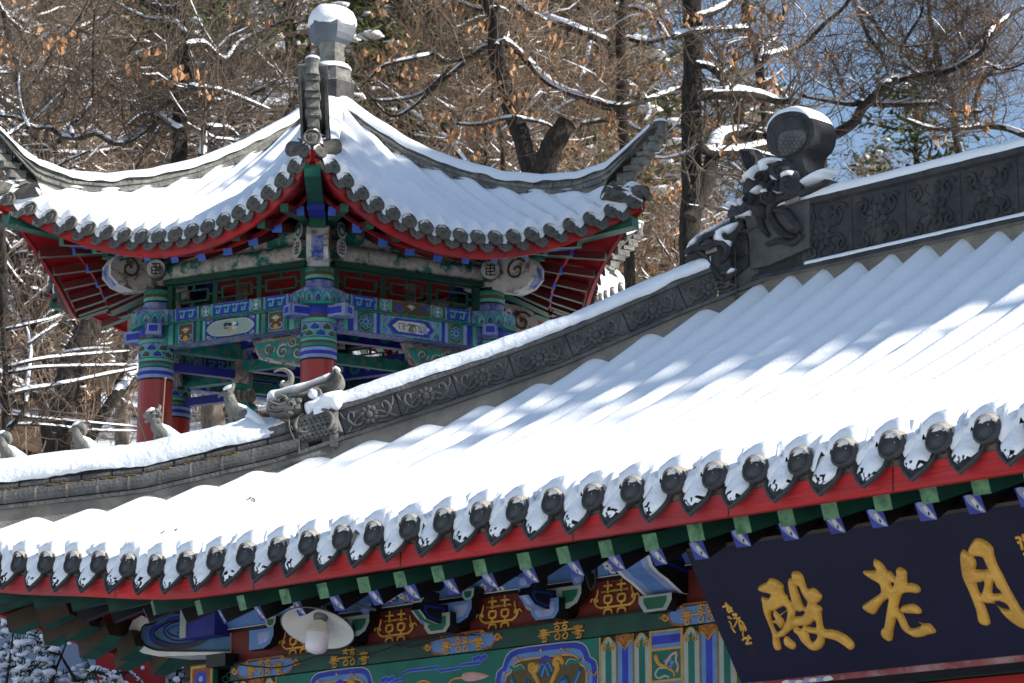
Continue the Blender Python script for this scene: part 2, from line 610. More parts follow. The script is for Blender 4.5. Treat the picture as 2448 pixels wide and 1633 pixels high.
for a in range(nX + 1):
    X = X0 + (X1 - X0) * a / nX
    ym = max(min(YR + .1, yhip(X) + .12), .3)
    row = []
    for t in fr_:
        Y = t * ym if ym > 8 else t * ym
        pull = .1 * sstep(.3, .48, abs(X - round(X))) * max(0., 1 - Y / .6)   # between the caps the snow runs down on to the drip tiles
        row.append(V(X, Y + pull, snow_h(X, Y + pull)))
    p = row[0].copy(); p[2] -= .18; p[1] += .03
    P.append([p] + row)
mb.grid(P)
# the rest of the front, out of the picture, and the side slope
P = []
for X in np.linspace(X1, 2 * MIDX + 3.9, 200):
    ym = max(min(YR, yhip(X)), .1)
    P.append([V(X, t * ym, zroof(X, t * ym) - .2 * abs(sin(pi * X))) for t in np.linspace(0, 1, 14)])
mb.grid(P)
for sg in (0, 1):
    P = []
    for Y in np.linspace(.1, 2 * YR - .1, 180):
        ym = min(Y, 2 * YR - Y)
        Xp = (ym - 3.51) / .875
        row = []
        for t in np.linspace(0, 1, 14):
            X = -4.0 + (Xp + 4.0) * t
            row.append(V(X if not sg else 2 * MIDX - X, Y, zroof(Xp, .875 * X + 3.51) - .15 - .2 * abs(sin(pi * Y))))
        P.append(row)
    mb.grid(P)
# snow lying on the drip tiles
for i in range(-3, 31):
    if i + .5 > 30: break
    cx = i + .5
    lz = lift(cx)
    tip = rnd.uniform(.42, .52)
    pl = plane((cx, .16, -.13 + lz), (1, 0, 0), (0, .48, .88))
    rows = []
    for b in np.linspace(.16, -tip, 12):
        w = .25 * (1 - max(0, (-b - .22) / (tip - .2)) ** 1.5) + .02
        row = []
        for a in np.linspace(-1, 1, 9):
            e = (1 - abs(a) ** 2.5)
            j = .03 * (vnoise(cx * 5 + a * 4, b * 12) - .5)
            row.append(pl(a * w + j, b + j, .03 + .10 * e * (1 if b > -tip + .1 else .5) + .03 * (vnoise(a * 3 + cx, b * 9) - .5)))
        rows.append(row)
    def hole(r, c_, rows=rows, i=i):
        return r >= 7 and vnoise(i * 13 + c_ * 1.7, r * 1.9) > (.80 - .1 * (r - 7))
    mb.grid(rows, skip=hole)
hb(mb, 'snow_cover', 'snow', roof, True)

# --- eave tiles: round caps with their barrels, pointed drip tiles between them
def cap_mesh(seed):
    q = random.Random(seed)
    m = MB()
    axf = (V(1, 0, 0), V(0, .35, 1) / np.linalg.norm(V(0, .35, 1)), V(0, -1, .35) / np.linalg.norm(V(0, -1, .35)))
    m.lathe([(.25, -.06), (.272, -.03), (.278, .03), (.26, .06), (.23, .06), (.225, .03), (.16, .027), (.14, .045), (.06, .05), (.001, .05)], (0, 0, 0), 20, 0, axf, caps=False)
    pl = plane((0, 0, 0), axf[0], axf[1])
    for k in range(4):
        a = k * pi / 2 + .4
        m.stroke([(.1 * cos(a), .1 * sin(a)), (.15 * cos(a + .5), .15 * sin(a + .5)), (.19 * cos(a + .9), .19 * sin(a + .9))], .035, pl, .02, .05, 0)
    m.tube([(0, -.01, .0), (0, .9, .335), (0, 1.7, .64)], .262, 18, 1, caps=False)
    # flecks of snow caught on the relief
    for k in range(q.randint(2, 6)):
        a, r_ = q.uniform(.2, 2.9), q.uniform(.03, .2)
        m.ball(pl(r_ * cos(a), r_ * sin(a), .04), (q.uniform(.012, .03), .012, q.uniform(.012, .025)), 2, 5, 4)
    if q.random() < .45:
        for k in range(7):
            m.ball(pl(q.uniform(-.09, .09), q.uniform(.14, .25), .05), q.uniform(.02, .05), 2, 6, 5, .3, q)
    return m
capv = []
for i in range(-3, 31):
    q = i % 5
    if len(capv) <= q or capv[q] is None:
        o = cap_mesh(40 + q).build('tile_cap', ['tile_dark', 'tile_side', 'snow'], roof, True, U)
        capv.append(o)
    else:
        o = capv[q].copy()
        COL.objects.link(o)
    j = rnd.uniform(-.03, .03)
    o.location = (i * U + j * U, 0, HZ + (lift(i) + rnd.uniform(-.03, .03)) * U)
    o.rotation_euler = (0, rnd.uniform(-.1, .1), rnd.uniform(-.05, .05))
drip0 = None
for i in range(-4, 31):
    if drip0 is None:
        m = MB()
        pl = plane((0, .14, -.13), (1, 0, 0), (0, .48, .88))
        half = [(-.37, .1), (-.37, -.1), (-.34, -.24), (-.22, -.42), (0, -.62)]
        out = half + [(-a, b) for a, b in half[::-1][1:]]
        m.prism(out, pl, -.05, .0, 0)
        rim = [pl(a * .97, b * .97, .005 + .02 * abs(a)) for a, b in out]
        m.tube(rim, .035, 6, 0)
        # the trough of the tile running up under the snow
        m.grid([[V(.38 * cos(pi + pi * k / 8), Y, .36 * Y + .03 - .26 * abs(sin(pi * k / 8))) for k in range(9)] for Y in (.12, .6, 1.3)], 0)
        drip0 = o = m.build('drip_tile', 'tile_dark', roof, False, U)
    else:
        o = drip0.copy()
        COL.objects.link(o)
    o.location = ((i + .5) * U, rnd.uniform(-.02, .02) * U, HZ + lift(i + .5) * U)
    o.rotation_euler = (rnd.uniform(-.05, .05), 0, rnd.uniform(-.04, .04))
# bedding mortar between caps and board, red eave board
def strip(name, mats, sec, xs, par=None, smooth=False, mi=0, ragged=0):
    m = MB()
    m.grid([[V(X, y, z + lift(X) + (ragged * (vnoise(X * 6, k * 3.3) - .5))) for k, (y, z) in enumerate(sec)] for X in xs], mi, cv=True)
    return hb(m, name, mats, par, smooth)
xe = np.concatenate([np.linspace(-4.6, 31, 200), np.linspace(31.5, 2 * MIDX + 4.6, 50)])
strip('eave_mortar', 'mortar', [(.16, -.36), (.16, -.1), (.4, .0), (.4, -.4)], np.linspace(-4.4, 31, 500), roof, False, 0, .07)
strip('eave_board', 'red_paint', [(.12, -.75), (.12, -.33), (.26, -.33), (.26, -.75)], xe, roof)
m = MB()
for X in (-1.2, 3.4, 8.1, 12.6, 17.35, 21.2, 24.9, 29):
    m.add([V(X + e, .118, z + lift(X)) for e, z in ((0, -.75), (.035, -.75), (.045, -.34), (.01, -.34))], [(0, 1, 2, 3)], 0)
hb(m, 'board_joint', 'black_paint', roof)
m = MB()
for x, y, n in ((585, 1200, 2), (415, 1266, 2)):
    r_ = ray(x, y); r_ = V(r_[:2] @ DX, r_[:2] @ DY, r_[2])
    for t in np.linspace(44, 90, 4000):
        p = CL + r_ * t
        if p[1] > .3 and p[2] < snow_h(p[0], p[1]) + .01: break
    for j in range(n):
        a = p + V(rnd.uniform(-.2, .2), rnd.uniform(-.3, .3), 0)
        b = a + V(rnd.uniform(-.12, .12), rnd.uniform(-.3, .3), 0)
        a[2] = snow_h(a[0], a[1]) + .012; b[2] = snow_h(b[0], b[1]) + .02
        m.tube([a, (a + b) / 2 + V(.03, 0, .02), b], [.012, .02, .008], 5, 0)
hb(m, 'bare_tile_flecks', 'twig_dark', roof)  # dark flecks standing for bits of bare tile showing through the snow
# soffit boarding over the rafters
m = MB()
m.grid([[V(X, .2 + f * min(5., max(yhip(X) - .3, .05)), -.42 + .35 * f * min(5., max(yhip(X) - .3, .05)) + lift(X) * (1 - .6 * f)) for f in (0, .3, .65, 1)] for X in np.linspace(-3.9, 2 * MIDX + 3.9, 120)])
P = []
for Y in np.linspace(.2, 2 * YR, 60):
    Xp = (min(Y, 2 * YR - Y) - 3.51) / .875
    am = min(5., max((min(Y, 2 * YR - Y)) / .875 - .3, .05)); P.append([V(-3.9 + f * am, Y, -.42 + .35 * f * am + lside(Y) * (1 - .6 * f)) for f in (0, .3, .65, 1)])
m.grid(P)
hb(m, 'soffit_board', 'red_board', roof)

# --- rafters of the front eave
GX = [-1.7, -.23, 1.18, 2.55, 4.16, 5.74, 7.17, 8.58, 9.77, 11.02, 12.1, 13.2, 14.39, 15.61, 16.66, 17.77, 18.9, 20.01, 21.13, 22.16, 23.15, 24.31, 25.31, 26.39, 27.45, 28.5, 29.55]
BX = [-.2, 1.0, 2.27, 3.61, 4.95, 6.24, 7.53, 8.74, 9.95, 11.06, 12.22, 13.34, 14.48, 15.72, 16.82, 17.9, 18.94, 19.98, 21.13, 22.22, 23.18, 24.26, 25.31, 26.4, 27.46, 28.5, 29.55]
def lf(X, Y):
    return lift(X) * max(0., 1 - max(Y, 0) / 9)
for gx, bx in zip(GX, BX):
    zg, zb = -.90 + lift(gx) + .0 * gx, -.92 + lf(bx, 1.9)
    if gx > 19: zg += .04 + (gx - 19) * .012
    if bx > 19: zb += .12
    sl_ = (bx - gx) / 1.3
    m = MB()
    a = V(gx, .6, zg)
    lim = lambda x0_, y0_, L_: L_ if x0_ > 2.3 else max(.35, min(L_, (.875 * x0_ + 3.51 - y0_) / (1 - .875 * min(sl_, .9))))
    b = a + V(sl_, 1, .33) * lim(gx, .6, 4.4)
    m.beam(a, b, .36, .32, 1, mie=0)
    hb(m, 'flying_rafter', ['green_end', 'green_dark'])
    m = MB()
    a = V(bx, 1.9, zb - .0)
    d = V(sl_, 1, .60)
    m.beam(a, a + d * lim(bx, 1.9, 3.3), .36, .36, 1, mie=0)
    # painted eye on the end: pale drop with a dark pupil
    pl = plane(a, nrm(np.cross(V(d), V(0, 0, 1))), np.cross(nrm(np.cross(V(d), V(0, 0, 1))), nrm(d)))
    pl2 = lambda u_, v_, h=0., a=a, d=d: a + nrm(np.cross(nrm(d), V(0, 0, 1))) * u_ + np.cross(nrm(np.cross(nrm(d), V(0, 0, 1))), nrm(d)) * v_ - nrm(d) * h
    m.add([pl2(u_, v_, .006) for u_, v_ in smooth_poly([(.17, -.17), (.02, -.12), (-.11, .02), (-.14, .17), (.0, .17), (.08, .06)], 3)], [tuple(range(18))], 2)
    m.add([pl2(u_, v_, .010) for u_, v_ in smooth_poly([(.14, -.14), (.03, -.08), (-.04, .06), (.03, .1), (.07, 0)], 3)], [tuple(range(15))], 3)
    m.add([pl2(u_, v_, .013) for u_, v_ in ell(.05, -.05, .022, .04, 8)], [tuple(range(8))], 4)
    hb(m, 'eave_rafter', ['blue_tip', 'black_paint', 'lilac', 'white_paint', 'black_paint'])
# rafters of the left end eave, seen from below
for k in range(16):
    Y = 1.5 + k * 1.12
    l0 = lside(Y)
    sp = max(0, (4.4 - Y) / 5)
    m = MB()
    a = V(-3.85, Y, -.84 + l0)
    ln = lambda x0_, y0_, L_: max(.5, min(L_, ((y0_ - 3.51) / .875 - x0_) / (1 - sp / .875 if sp < .6 else .35)))
    m.beam(a, a + V(1, sp, .30) * ln(-3.85, Y, 3.7 if Y > 4.9 else 1.5), .50, .44, 1, mie=0)
    m.m[-4] = 2
    hb(m, 'flying_rafter', ['green_mid', 'dark_brown', 'green_mid'])
    m = MB()
    a = V(-2.3, Y + sp * 1.5, -.98 + l0 * .8)
    m.beam(a, a + V(1, sp, .5) * ln(a[0], a[1], 2.8 if Y > 4.9 else .6), .46, .46, 1, mie=0)
    m.m[-4] = 2
    hb(m, 'eave_rafter', ['blue_deep', 'dark_brown', 'green_mid'])
strip('end_eave_board', 'red_board', [(.1, -.74), (.1, -.44), (.26, -.44), (.26, -.74)], [0, 1], roof) if False else None
m = MB()
P = []
for Y in np.linspace(.1, 2 * YR, 60):
    Xp = (min(Y, 2 * YR - Y) - 3.51) / .875
    l0 = lside(Y)
    P.append([V(-4.0 + a, Y, z + l0) for a, z in ((-.1, -.7), (-.1, -.4), (.1, -.4), (.1, -.7))])
m.grid(P, 0, cv=True)
hb(m, 'end_eave_board', 'red_paint', roof)

# --- main ridge
m = MB()
x0, x1 = 11.0, 2 * MIDX - 11.0
xr = np.linspace(x0, x1, 120)
SEC = [(13.2, 6.6), (13.2, 7.64), (13.02, 7.66), (13.02, 7.76), (13.1, 7.8), (13.12, 7.84), (13.2, 7.86), (13.2, 9.2), (13.08, 9.24), (13.05, 9.36), (14.15, 9.36), (14.12, 9.24), (14.0, 9.2), (14.0, 7.86), (14.15, 7.7), (14.0, 6.6)]
msec = [1, 1, 0, 0, 0, 0, 0, 0, 0, 0, 0, 0, 0, 0, 0]
m.grid([[V(X, y, z) for y, z in SEC] for X in xr], [msec[j] for _ in xr[:-1] for j in range(len(SEC) - 1)])
for X, f in ((x0, -1), (x1, 1)):
    m.add([V(X, y, z) for y, z in SEC], [tuple(range(len(SEC)))], 0)
pl = plane((0, 13.2, 0), (1, 0, 0), (0, 0, 1))
k = 0
X = x0 + 1.35
while X < 31:
    # joint, then a flower or a scroll in low relief
    m.line([(X, 7.9), (X, 9.18)], .025, pl, .006, 2)
    cx, cz = X + .78, 8.5
    fl = (cx - .12 + .1 * (k % 3), cz + (.12 if k % 2 else -.1))
    for q in range(8):
        a = q * pi / 4 + .3 * k
        m.ball(pl(fl[0] + .2 * cos(a), fl[1] + .2 * sin(a), .02), (.13, .085, .05), 0, 8, 5, 0, None, (V(cos(a), 0, sin(a)), V(-sin(a), 0, cos(a)), V(0, -1, 0)))
    m.ball(pl(fl[0], fl[1], .05), (.1, .06, .1), 0, 8, 5, .15, rnd)
    rr_ = random.Random(k)
    for (sx, sz, a0, sg) in ((.45, .4, .5, 1), (-.48, .38, 2.4, -1), (-.45, -.42, 3.6, 1), (.48, -.36, 5.5, -1)):
        m.stroke(spiral(cx + sx, cz + sz, .2 * rr_.uniform(.8, 1.1), 1.2, a0, sg), [.09] * 7 + [.05] * 8, pl, -.005, .075, 0, 2)
        m.stroke([(cx + sx * .3, cz + sz * .3), (cx + sx * .8, cz + sz * .35), (cx + sx * 1.1, cz + sz * .9), (cx + sx * .8, cz + sz * 1.3)], [.04, .08, .1, .03], pl, -.005, .06, 0, 3)
        m.stroke([(cx + sx * .2, cz + sz * .8), (cx + sx * .5, cz + sz * 1.1), (cx + sx * .3, cz + sz * 1.5)], [.04, .07, .02], pl, -.005, .05, 0, 3)
    X += 1.56
    k += 1
ridge = hb(m, 'main_ridge', ['ridge_dark', 'plaster', 'black_paint'])
m = MB()
P = []
for X in np.linspace(x0 + .55, 31, 260):
    w = .02 * (vnoise(X * 3, 1) - .5)
    j = .05 * (vnoise(X * 1.1, 5) - .5)
    P.append([V(X, y, z + j * (1 if 1 < q < 6 else 0) + w) for q, (y, z) in enumerate([(13.06, 9.37), (13.03, 9.45 + .06 * vnoise(X * 5, 3)), (13.12, 9.58), (13.35, 9.66), (13.62, 9.68), (13.9, 9.6), (14.14, 9.37)])])
m.grid(P)
P = []
for X in np.linspace(x0 + 1.6, 31, 260):
    e = .03 * (vnoise(X * 4, 9) - .5)
    P.append([V(X, 13.0 + e, 7.765), V(X, 12.99 + e, 7.82), V(X, 13.08, 7.87), V(X, 13.19, 7.9 + e)])
m.grid(P)
hb(m, 'snow_cover', 'snow', ridge, True)

# --- hip ridge running down to the front left corner
NH = nrm(V(.875, -1, 0))                       # towards the viewer
AH = nrm(V(1, .875, 0))
def hipz(X):
    return float(np.interp(X, [-5, -4.3, -2.61, 0, 2.4, 3.54, 5.5, 7.46, 9.68, 11.2], [2.3, 2.26, 2.33, 2.70, 3.4, 3.9, 4.72, 5.6, 6.87, 7.66]))
def hipP(X, n, z):
    p = V(X, .875 * X + 3.51, hipz(X) + z)
    return p + NH * n
def hipsweep(mb_, sec, xs, mi=0, jit=None):
    return mb_.grid([[hipP(X, n + (jit(X, k) if jit else 0), z + (jit(X + 50, k) if jit else 0)) for k, (n, z) in enumerate(sec)] for X in xs], mi)
def barrel(c_n, c_z, r, a0, a1, n=6):
    return [(c_n + r * cos(a0 + (a1 - a0) * i / n), c_z + r * sin(a0 + (a1 - a0) * i / n)) for i in range(n + 1)]
m = MB()
lo, up_ = np.linspace(-4.6, 2.8, 58), np.linspace(3.2, 10.3, 60)
full = np.linspace(-4.6, 11.4, 120)
hipsweep(m, [(0, -1.2), (0, 0)], full, 1)
hipsweep(m, [(0, 0), (.13, 0), (.13, .09), (.02, .1)], full, 0)
hipsweep(m, barrel(.02, .29, .19, -pi / 2, pi / 2) + barrel(.0, .55, .09, -pi / 2, pi / 2) + [(.1, .645), (-.9, .66), (-.9, 0), (-.75, 0), (-.75, -1.2)], lo, 0)
hipsweep(m, [(.02, .08), (.04, .74), (.13, .75), (.14, .86), (-.9, .86), (-.9, .75), (-.78, .74), (-.78, 0), (-.9, -.02), (-.78, -.1), (-.78, -1.2)], up_, 0)
for X in (lo[0], lo[-1]):
    m.add([hipP(X, n, z) for n, z in ((.2, 0), (.2, .65), (-.9, .65), (-.9, 0))], [(0, 1, 2, 3)], 0)
# mortar joints of the half round ridge tiles
for k in range(12):
    X = -4.2 + k * .56
    sec = barrel(.02, .29, .2, -pi / 2, pi / 2)
    m.grid([[hipP(X + e, n, z) for n, z in sec] for e in (0, .05)], 2)
    X += .25
    sec = barrel(.0, .55, .1, -pi / 2, pi / 2)
    m.grid([[hipP(X + e, n, z) for n, z in sec] for e in (0, .03)], 3)
for k in range(60):
    X = rnd.uniform(-4, 1.8)
    m.ball(hipP(X, .08 + rnd.uniform(-.03, .06), .455), (rnd.uniform(.04, .14), .05, .02), 4, 6, 4, .3, rnd, (AH, NH, V(0, 0, 1)))
# relief panels
k = 0
X = 3.55
while X < 10.0:
    p0 = hipP(X, .045, .1)
    t = nrm(hipP(X + .5, .045, .1) - hipP(X - .5, .045, .1))
    upv = nrm(np.cross(NH, t)) if np.cross(NH, t)[2] > 0 else -nrm(np.cross(NH, t))
    o_ = hipP(X + .5, .04, .42)
    pl = (lambda o_, t, upv: (lambda a, b, h=0.: o_ + t * a + upv * b + NH * h))(o_, t, upv)
    m.line([(-.7, -.31), (-.7, .31)], .022, pl, .008, 3)
    # flower head
    for q in range(9):
        a = q * 2 * pi / 9
        m.ball(pl(.16 * cos(a), .16 * sin(a), .02), (.085, .07, .05), 0, 6, 5, 0, None, (t * cos(a) + upv * sin(a), upv * cos(a) - t * sin(a), NH))
    m.ball(pl(0, 0, .05), (.1, .1, .07), 0, 8, 5, .15, rnd, (t, upv, NH))
    for sg in (-1, 1):
        m.stroke([(sg * .2, -.12), (sg * .38, -.16), (sg * .52, .02), (sg * .46, .18), (sg * .36, .16), (sg * .37, .06)], [.05, .09, .1, .09, .07, .04], pl, -.01, .07, 0)
        m.stroke([(sg * .18, .06), (sg * .34, -.04), (sg * .56, -.2), (sg * .64, -.26)], [.04, .07, .08, .03], pl, -.01, .06, 0)
        m.stroke([(sg * .15, -.22), (sg * .4, -.27), (sg * .66, -.24)], [.04, .06, .03], pl, -.01, .05, 0)
        m.stroke([(sg * .5, .0), (sg * .62, .12), (sg * .66, .27)], [.05, .08, .03], pl, -.01, .06, 0)
    X += 1.02
    k += 1
hip = hb(m, 'hip_ridge', ['ridge_grey', 'plaster', 'mortar', 'black_paint', 'lichen'], None, False)
m = MB()
def sj(X, k):
    return .06 * (vnoise(X * 2.2, k * 2.1) - .5) + .03 * (vnoise(X * 8, k * 3.7) - .5)
hipsweep(m, [(.10, .655), (.16, .74), (.14, .92), (.03, 1.14), (-.16, 1.28), (-.38, 1.31), (-.6, 1.25), (-.8, 1.05), (-.9, .8), (-.9, .66)], np.linspace(-4.6, 2.32, 170), 0, lambda X, k: sj(X, k) - ((.55 if k in (3, 4, 5, 6, 7) else .15) * sstep(1.75, 2.32, min(X, 2.4)) if X < 20 else 0))
hipsweep(m, [(.13, .865), (.19, .94), (.15, 1.07), (.02, 1.2), (-.18, 1.28), (-.4, 1.31), (-.6, 1.26), (-.8, 1.12), (-.92, .95), (-.9, .86)], np.linspace(3.05, 10.2, 180), 0, sj)
hb(m, 'snow_cover', 'snow_rough', hip, True)
# three plain hips round the rest of the roof, out of the picture
m = MB()
for sx, sy in ((1, 0), (0, 1), (1, 1)):
    P = []
    for X in np.linspace(-4.6, 11.4, 30):
        row = []
        for n, z in ((.1, -1), (.1, .8), (0, 1.2), (-.4, 1.3), (-.8, 1.2), (-.9, .8), (-.9, -1)):
            p = hipP(X, n, z)
            row.append(V(2 * MIDX - p[0] if sx else p[0], 2 * YR - p[1] + .3 if sy else p[1], p[2]))
        P.append(row)
    m.grid(P)
hb(m, 'rear_hip_ridge', 'ridge_grey')
# ------------------------------------------------------------------ glazed figures on the ridges (parts of their ridge)
DH = NH @ V(0, 3.51, 0)
PLH = lambda a, b, h=0.: V(0, 3.51, 0) + AH * a + V(0, 0, 1) * b + NH * h
def hp2(pts, ox, oy, sc, off=0.):
    """crop pixels -> (along, up) on the hip plane pushed out by off"""
    o = []
    for x, y in pts:
        p = hl(ox + x * sc, oy + y * sc, NH, DH + off) - V(0, 3.51, 0)
        o.append((p @ AH, p[2]))
    return o
# --- crouching dragon half way down the hip
c2 = lambda pts, off=0.: hp2(pts, 520, 850, .17865, off)
m = MB()
body = [(930, 830), (1120, 760), (1400, 640), (1620, 720), (1720, 1010), (1850, 1020), (1500, 1100), (1060, 1190), (1000, 1040), (960, 900)]
pillow(m, [c2(body, .1)], PLH, -.6, .12, .12, .03, 0, 2)
m.prism(c2(body, .1), PLH, -.7, -.55, 0)
head = [(615, 690), (640, 610), (720, 585), (800, 610), (900, 560), (1000, 530), (1100, 560), (1150, 680), (1130, 780), (1020, 820), (930, 830), (900, 800), (770, 790), (680, 760)]
pillow(m, [c2(head, .1)], PLH, -.45, .24, .2, .028, 0, 2)
mane = [(1060, 520), (1180, 430), (1250, 395), (1400, 350), (1490, 290), (1530, 165), (1610, 175), (1670, 270), (1685, 370), (1625, 460), (1500, 485), (1380, 525), (1300, 600), (1180, 640)]
pillow(m, [c2(mane, 0)], PLH, -.35, .08, .15, .03, 0, 2)
for k in range(7):                                            # grooves of the mane
    t = k / 6
    q = [(1130 + 60 * t, 560 + 60 * t), (1300 + 30 * t, 450 + 90 * t), (1450 + 60 * t, 380 + 95 * t), (1560 + 60 * t, 250 + 140 * t), (1560 + 90 * t, 180 + 100 * t)]
    m.line(c2(q, .08), .018, PLH, .09, 1, 3)
m.stroke(c2([(1060, 520), (1200, 500), (1340, 450), (1380, 530), (1330, 600), (1210, 610)], .1), [.05, .08, .1, .09, .06, .02], PLH, .05, .15, 0)
horn = c2([(880, 400), (960, 330), (965, 240), (910, 180), (830, 165), (740, 195)])
m.tube([PLH(a, b, -.2) for a, b in spline([V(p) for p in horn], [1] * 6, 4)[0]], [.10 - .075 * i / 20 for i in range(21)], 8, 0)
m.tube([PLH(a, b, -.2) for a, b in c2([(830, 350), (880, 400), (960, 460)])], [.06, .1, .1], 8, 0)
# face: snout, eye, curls
for (x, y, rx, rz, hh) in ((740, 690, .10, .08, .22), (985, 640, .13, .11, .28), (1080, 600, .09, .08, .24), (1065, 700, .09, .08, .25), (970, 765, .1, .07, .24)):
    a, b = c2([(x, y)], .2)[0]
    m.ball(PLH(a, b, hh - .06), (rx, rz, .07), 0, 10, 6, 0, None, (AH, V(0, 0, 1), NH))
    m.line([(a + .7 * rx * cos(q), b + .7 * rz * sin(q)) for q in np.linspace(0, 5.5, 12)], .014, PLH, hh + .005, 1)
a, b = c2([(985, 640)], .3)[0]
m.ball(PLH(a, b, .27), (.045, .045, .03), 1, 8, 6, 0, None, (AH, V(0, 0, 1), NH))
m.stroke(c2([(690, 600), (760, 640), (870, 655), (960, 590)], .2), [.04, .05, .05, .04], PLH, .18, .27, 0)
m.stroke(c2([(660, 740), (780, 760), (880, 740)], .2), [.02, .03, .02], PLH, .2, .245, 1)
m.stroke(c2([(790, 560), (850, 530), (920, 560), (880, 590)], .2), [.05, .07, .07, .04], PLH, .1, .22, 0)
# whisker scroll, spine, hind scroll, scales
m.stroke(c2([(1150, 780), (1080, 840), (1045, 930), (1070, 1000), (1130, 1030), (1190, 1025)], .1), [.04, .08, .09, .09, .07, .03], PLH, .1, .2, 0)
m.stroke(c2([(960, 830), (965, 950), (1000, 1060), (1065, 1180)], .1), [.04, .05, .05, .04], PLH, .1, .19, 0)
m.stroke(c2([(1400, 730), (1480, 750), (1540, 830), (1530, 930), (1470, 1000), (1430, 950)], .1), [.06, .1, .12, .1, .08, .03], PLH, .08, .24, 0)
for r_ in range(7):
    for k in range(9):
        x, y = 1110 + k * 62 + (r_ % 2) * 31 - r_ * 6, 800 + r_ * 54 - k * 14
        if x > 1440 + r_ * 30 or y > 1140 - (x - 1050) * .16 or y < 830 - (x - 1130) * .4:
            continue
        a, b = c2([(x, y)], .1)[0]
        m.line([(a + .085 * cos(q), b + .075 * sin(q)) for q in np.linspace(pi * 1.02, pi * 2.0, 7)], .014, PLH, .128, 1)
m.box(hipP(3.42, -.35, .38), (.2, .95, .95), 0, (AH, NH, V(0, 0, 1)))
m.box(hipP(2.75, -.42, .2), (.5, .8, .8), 0, (AH, NH, V(0, 0, 1)))
m.box(hipP(2.42, -.38, .78), (.5, .8, .26), 0, (nrm(V(1, .875, .4)), NH, nrm(np.cross(nrm(V(1, .875, .4)), NH)) * -1))
m.box(hipP(2.7, -.4, -.05), (2.0, .95, .24), 0, (nrm(V(1, .875, .42)), NH, nrm(np.cross(nrm(V(1, .875, .42)), NH)) * -1))
drg = hb(m, 'dragon_figure', ['figure_grey', 'black_paint'], None, True)
m = MB()
pillow(m, [c2([(640, 610), (645, 500), (700, 440), (800, 425), (900, 395), (1080, 345), (1230, 310), (1400, 240), (1515, 200), (1525, 260), (1450, 330), (1380, 355), (1280, 385), (1180, 435), (1050, 495), (980, 490), (850, 520), (790, 540), (830, 600), (780, 600), (700, 580)], 0)], PLH, -.42, .2, .2, .022, 0, 2, .1)
pillow(m, [c2([(1150, 630), (1260, 590), (1400, 500), (1600, 450), (1690, 470), (1705, 620), (1620, 740), (1540, 730), (1460, 690), (1390, 665), (1290, 740), (1215, 800), (1165, 740)], .14)], PLH, -.05, .36, .24, .02, 0, 2, .22)
pillow(m, [c2([(1200, 530), (1230, 450), (1300, 440), (1350, 480), (1340, 570), (1250, 580)], .1)], PLH, .05, .2, .16, .02, 0, 2, .15)
pillow(m, [c2([(1520, 150), (1570, 115), (1620, 145), (1615, 190), (1540, 185)], 0)], PLH, -.3, .05, .1, .025, 0, 2)
pillow(m, [c2([(820, 330), (870, 305), (895, 325), (850, 350)], 0)], PLH, -.28, -.1, .05, .02, 0, 2)
hb(m, 'snow_cap', 'snow_rough', drg, True)

